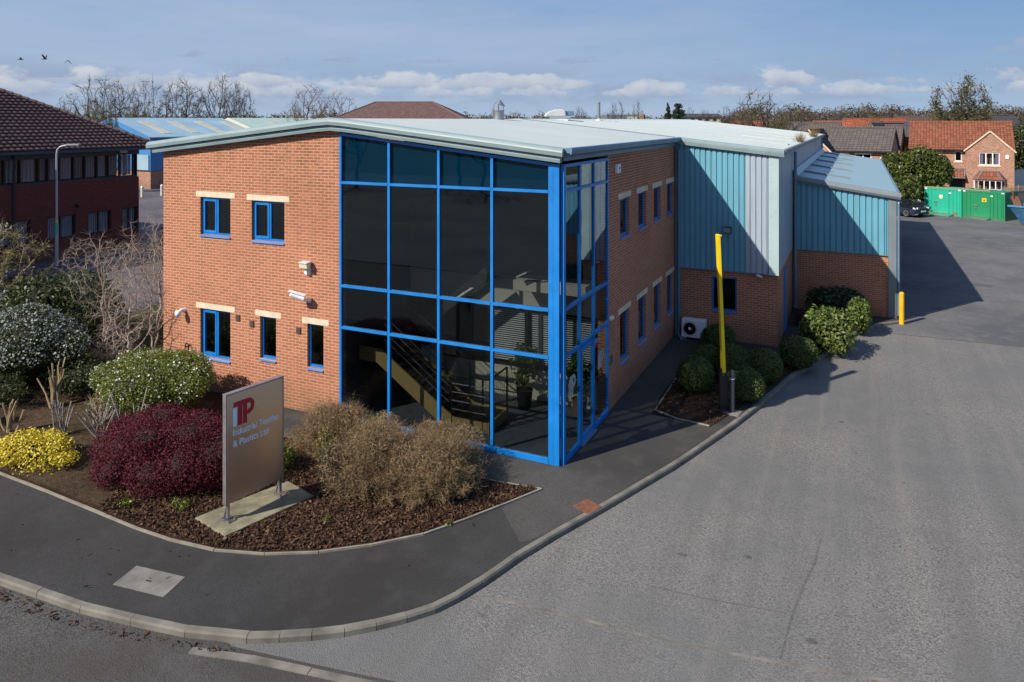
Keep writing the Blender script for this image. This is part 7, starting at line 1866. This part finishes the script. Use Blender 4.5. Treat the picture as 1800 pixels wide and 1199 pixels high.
put('oak', 262, 116, 139, 70, 'narrow bare tree with an open crown, mid row behind the blue shed', 3.6, tl)
put('dense', 322, 118, 138, 88, 'bare tree with the densest rounded twiggy crown in the row behind the blue shed', 0.2, tl)
put('oak2', 385, 120, 134, 80, 'tall bare tree second from the right in the row behind the blue shed', 4.0, tl)
put('dense', 418, 124, 147, 60, 'bare tree at the right end of the row behind the blue shed', 2.4, tl)
for k, (px, d, yt, w, lab) in enumerate([(120, 95, 188, 70, 'brown bare bush against the left part of the hip tiles'), (160, 84, 180, 70, 'olive brown bare bush at the end of the blue shed roof'), (190, 74, 186, 45, 'reddish bare bush rising over the verge of the blue shed'), (240, 112, 185, 60, 'dark ivy covered bush between the bare trees behind the blue shed')]):
    put('bush', px, d, yt, w, lab, k * 1.3, 'bare bushes before the tree row')
put('birch', 547, 104, 150, 84, 'slender pale birch left of the brown hipped roof, the taller of two', 0.3, sk)
put('birch', 598, 106, 163, 60, 'slender birch left of the brown hipped roof, the shorter of two', 2.3, sk)
put('bush', 520, 112, 186, 50, 'brown bush beside the foot of the taller birch', 0.8, sk); put('bush', 566, 112, 188, 60, 'brown bush between the two birches', 2.8, sk)
for px, d, yt, w, kd, lab in [(868, 170, 192, 26, 'dense', 'small bare tree left of the silver cowl on the skyline'), (908, 180, 197, 24, 'dense', 'small bare tree right of the silver cowl on the skyline'), (1020, 140, 188, 38, 'dense', 'rounded bare tree between the roof ventilator and the flue pipe'),
                         (1081, 110, 180, 40, 'spread', 'thin bare tree in front of the dark flat roofed block'), (1117, 112, 181, 30, 'spread', 'thin bare tree at the white end of the flat roofed block'), (1214, 172, 188, 24, 'oak', 'bare tree beside the white house and the conifers'),
                         (1240, 165, 193, 38, 'dense', 'rounded reddish bare tree right of the white house'), (1277, 150, 187, 42, 'dense', 'rounded brown bare tree between the white house and the large bare tree'), (1345, 92, 162, 105, 'spread', 'large fan shaped bare tree rising over the far end of the pale roof'), (1398, 125, 190, 40, 'dense', 'brown bare tree right of the large fan shaped bare tree'), (1420, 140, 188, 44, 'dense', 'grey bare tree behind the far corner of the pale roof'),
                         (1480, 170, 190, 60, 'dense', 'bare tree at the left end of the far wood'), (1525, 180, 188, 46, 'oak', 'bare tree in the middle of the far wood'), (1570, 175, 188, 60, 'dense', 'bare tree with rounded crown near the right of the far wood'), (1600, 180, 190, 50, 'dense', 'bare tree at the right end of the far wood'), (1795, 150, 188, 60, 'dense', 'rounded bare tree at the far right edge'),
                         (1308, 135, 190, 34, 'bush', 'olive bush left of the large fan shaped bare tree'), (1372, 110, 196, 50, 'bush', 'olive bush at the foot of the large fan shaped bare tree'), (1540, 96, 206, 60, 'bush', 'olive hedge bush before the long orange roof'), (1650, 110, 196, 60, 'bush', 'olive bush left of the ivy clad tree'), (1730, 112, 196, 60, 'bush', 'olive bush right of the ivy clad tree')]:
    put(kd, px, d, yt, w, lab, px * 0.37, sk)
for x_, y_, s_ in ((-46, -54, 0.9), (-36, -60, 1.0), (-29, -52, 0.8), (-20, -61, 1.0), (-11, -56, 0.9), (-2, -62, 1.0)):
    dup(PR['oak2'][0], (x_, y_, -0.1), x_ * 0.7, (s_, s_, s_ * 0.8), 'bare tree on the far side of the road, mirrored in the glazing', 'bare trees across the road')
# ivy clad tree
x, y = at(1690, 104); hh = zat(136, 104)
mbs = grow_tree(222, hh, 7.6, trunk=0.3, n=520, low=0.25, minr=0.026, twigs=4, wob=0.19, power=2.1, twl=0.8)
o = grown('ivy_clad_tree', 'tall bare tree with ivy covered trunk rising behind the red roofed house', (x, y, 0), mbs, (M['far_bark'], M['far_twig']), 0.6)
g = np.random.default_rng(5); tv = np.array(mbs[0].v); tv = tv[tv[:, 2] > 2]; k = g.choice(len(tv), 6500); pts = tv[k] + g.normal(size=(6500, 3)) * np.array([0.35, 0.35, 0.4]); k2 = np.array(mbs[1].v); k3 = k2[k2[:, 2] < hh * 0.75]; kk = g.choice(len(k3), 2500); pts = np.concatenate([pts, k3[kk] + g.normal(size=(2500, 3)) * 0.15])
n = len(pts); nr = g.normal(size=(n, 3)); nr /= np.linalg.norm(nr, axis=1, keepdims=True); t, b = rot_frames(n, g, nr); s = 0.2 * (0.5 + g.random(n))
V = np.stack([pts - t * s[:, None] / 2, pts + b * s[:, None] * .35, pts + t * s[:, None] / 2, pts - b * s[:, None] * .35], 1).reshape(-1, 3); np_mesh('ivy', V, np.arange(n * 4).reshape(-1, 4), M['olive_ivy'] if 'olive_ivy' in M else leafmat('ivy_leaf', [(0, (0.03, 0.035, 0.01)), (1, (0.12, 0.115, 0.035))], 0.5, 0.15), o, local=True)
# conifers
def conifer(label, px, d, yt, wpx, tiers, seed, cone):
    g = np.random.default_rng(seed); x, y = at(px, d); h = zat(yt, d); r = wpx * d / FPX / 2
    o = thing('conifer', label, 'tree', (x, y, 0)); mb = MB(); mb.tube([(x, y, 0), (x, y, h * 0.97)], [0.35, 0.06], 6); mb.build('trunk', M['far_bark'], o)
    L = []
    for k in range(tiers):
        f = k / (tiers - 1); z = h * (0.5 + 0.47 * f); rr = r * ((1 - 0.85 * f) if cone else (0.55 + 0.45 * math.sin(math.pi * (0.15 + 0.8 * f))))
        for j in range(3):
            a = g.random() * 6.28; L.append((x + math.cos(a) * rr * 0.4, y + math.sin(a) * rr * 0.4, z + g.normal() * 0.15, rr * 0.75, rr * 0.75, h * 0.30 / tiers))
    V, F = leaf_cloud(L, 3500, 0.42, g, 0.8, 0.9, 0.35); np_mesh('crown', V, F, leafmat('conifer_needles', [(0, (0.010, 0.020, 0.010)), (1, (0.035, 0.055, 0.025))], 0.6, 0.05), o)
conifer('dark pointed conifer left of the white house on the skyline', 1174, 160, 181, 20, 8, 1, True)
conifer('dark round headed pine beside the pointed conifer on the skyline', 1193, 158, 184, 26, 6, 2, False)
# continuous far woodland, one mass along the skyline
g = np.random.default_rng(88); L = []
for px in np.linspace(-150, 2000, 230):
    d = 230 + g.random() * 120; x, y = at(px + g.normal() * 6, d); r_ = 1290 < px < 1640 or px > 1640
    h = 7.6 + 2.2 * g.random() + ((2.0 + 2.2 * g.random()) if r_ else 0)
    for q in range(3): L.append((x + g.normal() * 2, y + g.normal() * 2, h * (0.45 + 0.1 * q), 3 + 3 * g.random(), 3.5, h * (0.42 - 0.03 * q)))
V, F = leaf_cloud(L, 190000, 0.85, g, 0.6, 1.0, 0.42, jitter=0.10)
props(np_mesh('far_woodland', V, F, leafmat('far_wood_mass', [(0, (0.05, 0.038, 0.028)), (0.6, (0.11, 0.085, 0.055)), (1, (0.15, 0.13, 0.07))], 0.8, 0.1)), kind='stuff')
L = []
for px in np.linspace(1290, 1820, 46):
    d = 120 + g.random() * 50; x, y = at(px + g.normal() * 5, d); h = 5.6 + 2.4 * g.random(); L.append((x, y, h * 0.5, 3 + 2 * g.random(), 3, h * 0.5))
V, F = leaf_cloud(L, 30000, 0.45, g, 0.5, 1.0, 0.3, jitter=0.12)
props(np_mesh('garden_shrubbery', V, F, leafmat('garden_mass', [(0, (0.035, 0.03, 0.016)), (0.6, (0.10, 0.082, 0.04)), (1, (0.15, 0.13, 0.055))], 0.8, 0.1)), kind='stuff')
# birds
def bird(label, px, py, d, rot, flap, s):
    x, y = at(px, d); z = zat(py, d); o = thing('flying_bird', label, 'bird', (x, y, z), rot, 'birds flying in the sky at left'); o.scale = (s, s, s)
    mb = MB()
    mb.tube([(-0.42, 0, 0.0), (-0.25, 0, 0.0), (-0.10, 0, 0.01), (0.08, 0, 0.02), (0.2, 0, 0.04), (0.28, 0, 0.05), (0.34, 0, 0.04)], [0.05, 0.05, 0.085, 0.09, 0.055, 0.05, 0.008], 8)
    mb.add([(-0.25, -0.04, 0.01), (-0.25, 0.04, 0.01), (-0.5, 0.10, 0.0), (-0.5, -0.10, 0.0), (-0.25, -0.04, -0.01), (-0.25, 0.04, -0.01), (-0.5, 0.10, -0.012), (-0.5, -0.10, -0.012)], [(0, 1, 2, 3), (7, 6, 5, 4), (0, 3, 7, 4), (1, 5, 6, 2), (3, 2, 6, 7), (0, 4, 5, 1)])
    for sg in (1, -1):
        a = [(0.12, sg * 0.05, 0.04), (-0.12, sg * 0.05, 0.03), (-0.14, sg * 0.32, 0.05 + flap * 0.28), (0.10, sg * 0.30, 0.06 + flap * 0.28), (-0.16, sg * 0.58, 0.05 + flap * 0.50), (0.0, sg * 0.62, 0.06 + flap * 0.54)]
        b = [(p[0], p[1], p[2] - 0.012) for p in a]
        mb.add(a + b, [(0, 1, 2, 3), (3, 2, 4, 5), (9, 8, 7, 6), (11, 10, 8, 9), (0, 3, 9, 6), (3, 5, 11, 9), (1, 7, 8, 2), (2, 8, 10, 4), (4, 10, 11, 5), (0, 6, 7, 1)])
    mb.build('body', M['black'], o, local=True)
bird('dark bird in flight, leftmost of the three in the sky', 37, 104.5, 95, YAW + 0.5, 0.35, 0.85)
bird('dark bird in flight with raised wings, middle of the three in the sky', 79, 104, 95, YAW + 0.1, 1.0, 0.95)
bird('dark bird in flight with lowered wings, rightmost of the three in the sky', 119, 107, 95, YAW + 2.6, -0.9, 0.8)
# ------------------------------------------------------------------ sky, sun, camera
w = bpy.data.worlds.new('World'); SCN.world = w; w.use_nodes = True
nt = w.node_tree; nt.nodes.clear(); N = nt.nodes; K = nt.links
SUN = Vector((-0.425, -0.665, 0.615)).normalized()
el = math.asin(SUN.z); azr = math.atan2(SUN.x, SUN.y)
sky = N.new('ShaderNodeTexSky'); sky.sky_type = 'NISHITA'; sky.sun_disc = False; sky.sun_elevation = el; sky.sun_rotation = azr
sky.air_density = 1.0; sky.dust_density = 1.2; sky.ozone_density = 3.0
tc = N.new('ShaderNodeTexCoord'); sep = N.new('ShaderNodeSeparateXYZ'); K.new(tc.outputs['Generated'], sep.inputs[0])
def mth(op, a, b=0.0, c=None):
    m = N.new('ShaderNodeMath'); m.operation = op
    for i, v in enumerate((a, b) if c is None else (a, b, c)):
        if isinstance(v, bpy.types.NodeSocket): K.new(v, m.inputs[i])
        else: m.inputs[i].default_value = v
    return m.outputs[0]
def nz(scale, det, rough, mapping, loc=(0, 0, 0)):
    mp = N.new('ShaderNodeMapping'); mp.inputs['Scale'].default_value = mapping; mp.inputs['Location'].default_value = loc; K.new(tc.outputs['Generated'], mp.inputs[0])
    n = N.new('ShaderNodeTexNoise'); n.inputs['Scale'].default_value = scale; n.inputs['Detail'].default_value = det; n.inputs['Roughness'].default_value = rough; K.new(mp.outputs[0], n.inputs[0]); return n.outputs['Fac']
def rmp(f, stops):
    r = N.new('ShaderNodeValToRGB'); e = r.color_ramp.elements
    while len(e) < len(stops): e.new(0.5)
    for i, (p, c) in enumerate(stops): e[i].position = p; e[i].color = (c, c, c, 1) if not hasattr(c, '__len__') else (*c, 1)
    K.new(f, r.inputs[0]); return r.outputs[0]
def mixc(f, a, b, mode='MIX'):
    m = N.new('ShaderNodeMix'); m.data_type = 'RGBA'; m.blend_type = mode
    for s, v in ((m.inputs[0], f), (m.inputs[6], a), (m.inputs[7], b)):
        if isinstance(v, bpy.types.NodeSocket): K.new(v, s)
        else: s.default_value = v if not hasattr(v, '__len__') else (*v, 1)
    return m.outputs[2]
z = sep.outputs['Z']
KS = 10.0
# clearer blue to one side, thin stretched veil over most of the rest
side = mth('ADD', mth('MULTIPLY', sep.outputs['X'], RGT[0]), mth('MULTIPLY', sep.outputs['Y'], RGT[1]))
clear = rmp(mth('ADD', mth('MULTIPLY', side, 0.5), 0.5), [(0.35, 0.0), (0.82, 1.0)])
low = mixc(clear, (2.55, 3.75, 5.8), (1.35, 2.75, 5.1))
hor = mixc(rmp(z, [(0.0, 1.0), (0.06, 0.35), (0.14, 0.0)]), low, (3.5, 4.7, 6.1))
base0 = mixc(rmp(z, [(0.0, 0.95), (0.17, 0.85), (0.4, 0.2)]), sky.outputs[0], hor)
base = mixc(rmp(z, [(0.14, 0.0), (0.35, 0.6)]), base0, (1.15, 2.5, 5.9))
veil = mth('MULTIPLY', rmp(nz(2.3, 7, 0.62, (1, 1, 6.5), (3.1, 1.2, 0.4)), [(0.34, 0.0), (0.68, 1.0)]), mth('SUBTRACT', 0.75, mth('MULTIPLY', clear, 0.55)))
c1 = mixc(veil, base, (3.9, 4.6, 6.1))
# distant flat grey blue bank just above the horizon
st = mth('MULTIPLY', rmp(nz(9.0, 7, 0.6, (1, 1, 4.0), (1.9, 0.3, 0.2)), [(0.44, 0.0), (0.58, 1.0)]), rmp(z, [(0.010, 0.0), (0.030, 0.9), (0.055, 1.0), (0.078, 0.0)]))
c2 = mixc(mth('MULTIPLY', st, 0.9), c1, (2.75, 3.55, 5.0))
# low cumulus with flat bases and billowing lit tops
def cum(sc, base_z, top_z, thr, loc, col_hi, col_lo, inp, amt):
    n = nz(sc, 9, 0.56, (1, 1, 1.9), loc)
    h = rmp(z, [(max(0, base_z - 0.004), 0.0), (base_z + 0.003, 1.0), ((base_z + top_z) / 2, 0.72), (top_z, 0.0)])
    cov = rmp(mth('ADD', n, mth('MULTIPLY', h, 0.30)), [(thr, 0.0), (thr + 0.05, 1.0)])
    lit = mth('ADD', rmp(z, [(base_z - 0.002, 0.0), (base_z + (top_z - base_z) * 0.55, 0.8)]), mth('MULTIPLY', mth('SUBTRACT', nz(sc * 3, 5, 0.6, (1, 1, 1.5), loc), 0.5), 1.3))
    cl = N.new('ShaderNodeClamp'); K.new(lit, cl.inputs[0])
    return mixc(mth('MULTIPLY', mth('MULTIPLY', cov, h), amt), inp, mixc(cl.outputs[0], col_lo, col_hi))
c3 = cum(8.5, 0.041, 0.080, 0.70, (0.72, 2.25, 0.0), (6.6, 6.7, 6.9), (3.1, 3.75, 5.0), c2, 1.0)
c3 = cum(15.0, 0.030, 0.058, 0.70, (2.9, 0.4, 0.0), (6.2, 6.4, 6.7), (3.0, 3.7, 5.0), c3, 0.9)
c3 = cum(13.0, 0.074, 0.11, 0.83, (5.1, 1.7, 0.0), (3.5, 4.2, 5.5), (2.7, 3.5, 4.9), c3, 0.8)
bg = N.new('ShaderNodeBackground'); bg.inputs['Strength'].default_value = 0.083; K.new(c3, bg.inputs[0])
ow = N.new('ShaderNodeOutputWorld'); K.new(bg.outputs[0], ow.inputs[0])
ld = bpy.data.lights.new('sun', 'SUN'); ld.energy = 4.9; ld.angle = R(0.53); ld.color = (1.0, 0.93, 0.83)
lo_ = bpy.data.objects.new('sun', ld); C.objects.link(lo_); lo_.rotation_euler = (-SUN).to_track_quat('-Z', 'Y').to_euler(); lo_.location = (-30, -40, 40)
cd_ = bpy.data.cameras.new('camera'); co = bpy.data.objects.new('camera', cd_); C.objects.link(co)
co.location = CAM; co.rotation_euler = (R(90), 0, YAW); cd_.sensor_width = 36.0; cd_.lens = FPX / 1800 * 36.0
cd_.shift_y = -(599.5 - 211.0) / 1800.0; cd_.clip_start = 0.1; cd_.clip_end = 9000
SCN.camera = co
SCN.view_settings.view_transform = 'Standard'; SCN.view_settings.look = 'None'; SCN.view_settings.exposure = 0.45; SCN.view_settings.gamma = 1.0; SCN.view_settings.use_curve_mapping = False
SCN.render.engine = 'CYCLES'
cy = SCN.cycles; cy.use_denoising = True; cy.max_bounces = 8; cy.transparent_max_bounces = 16; cy.glossy_bounces = 4; cy.diffuse_bounces = 3; cy.sample_clamp_indirect = 6.0
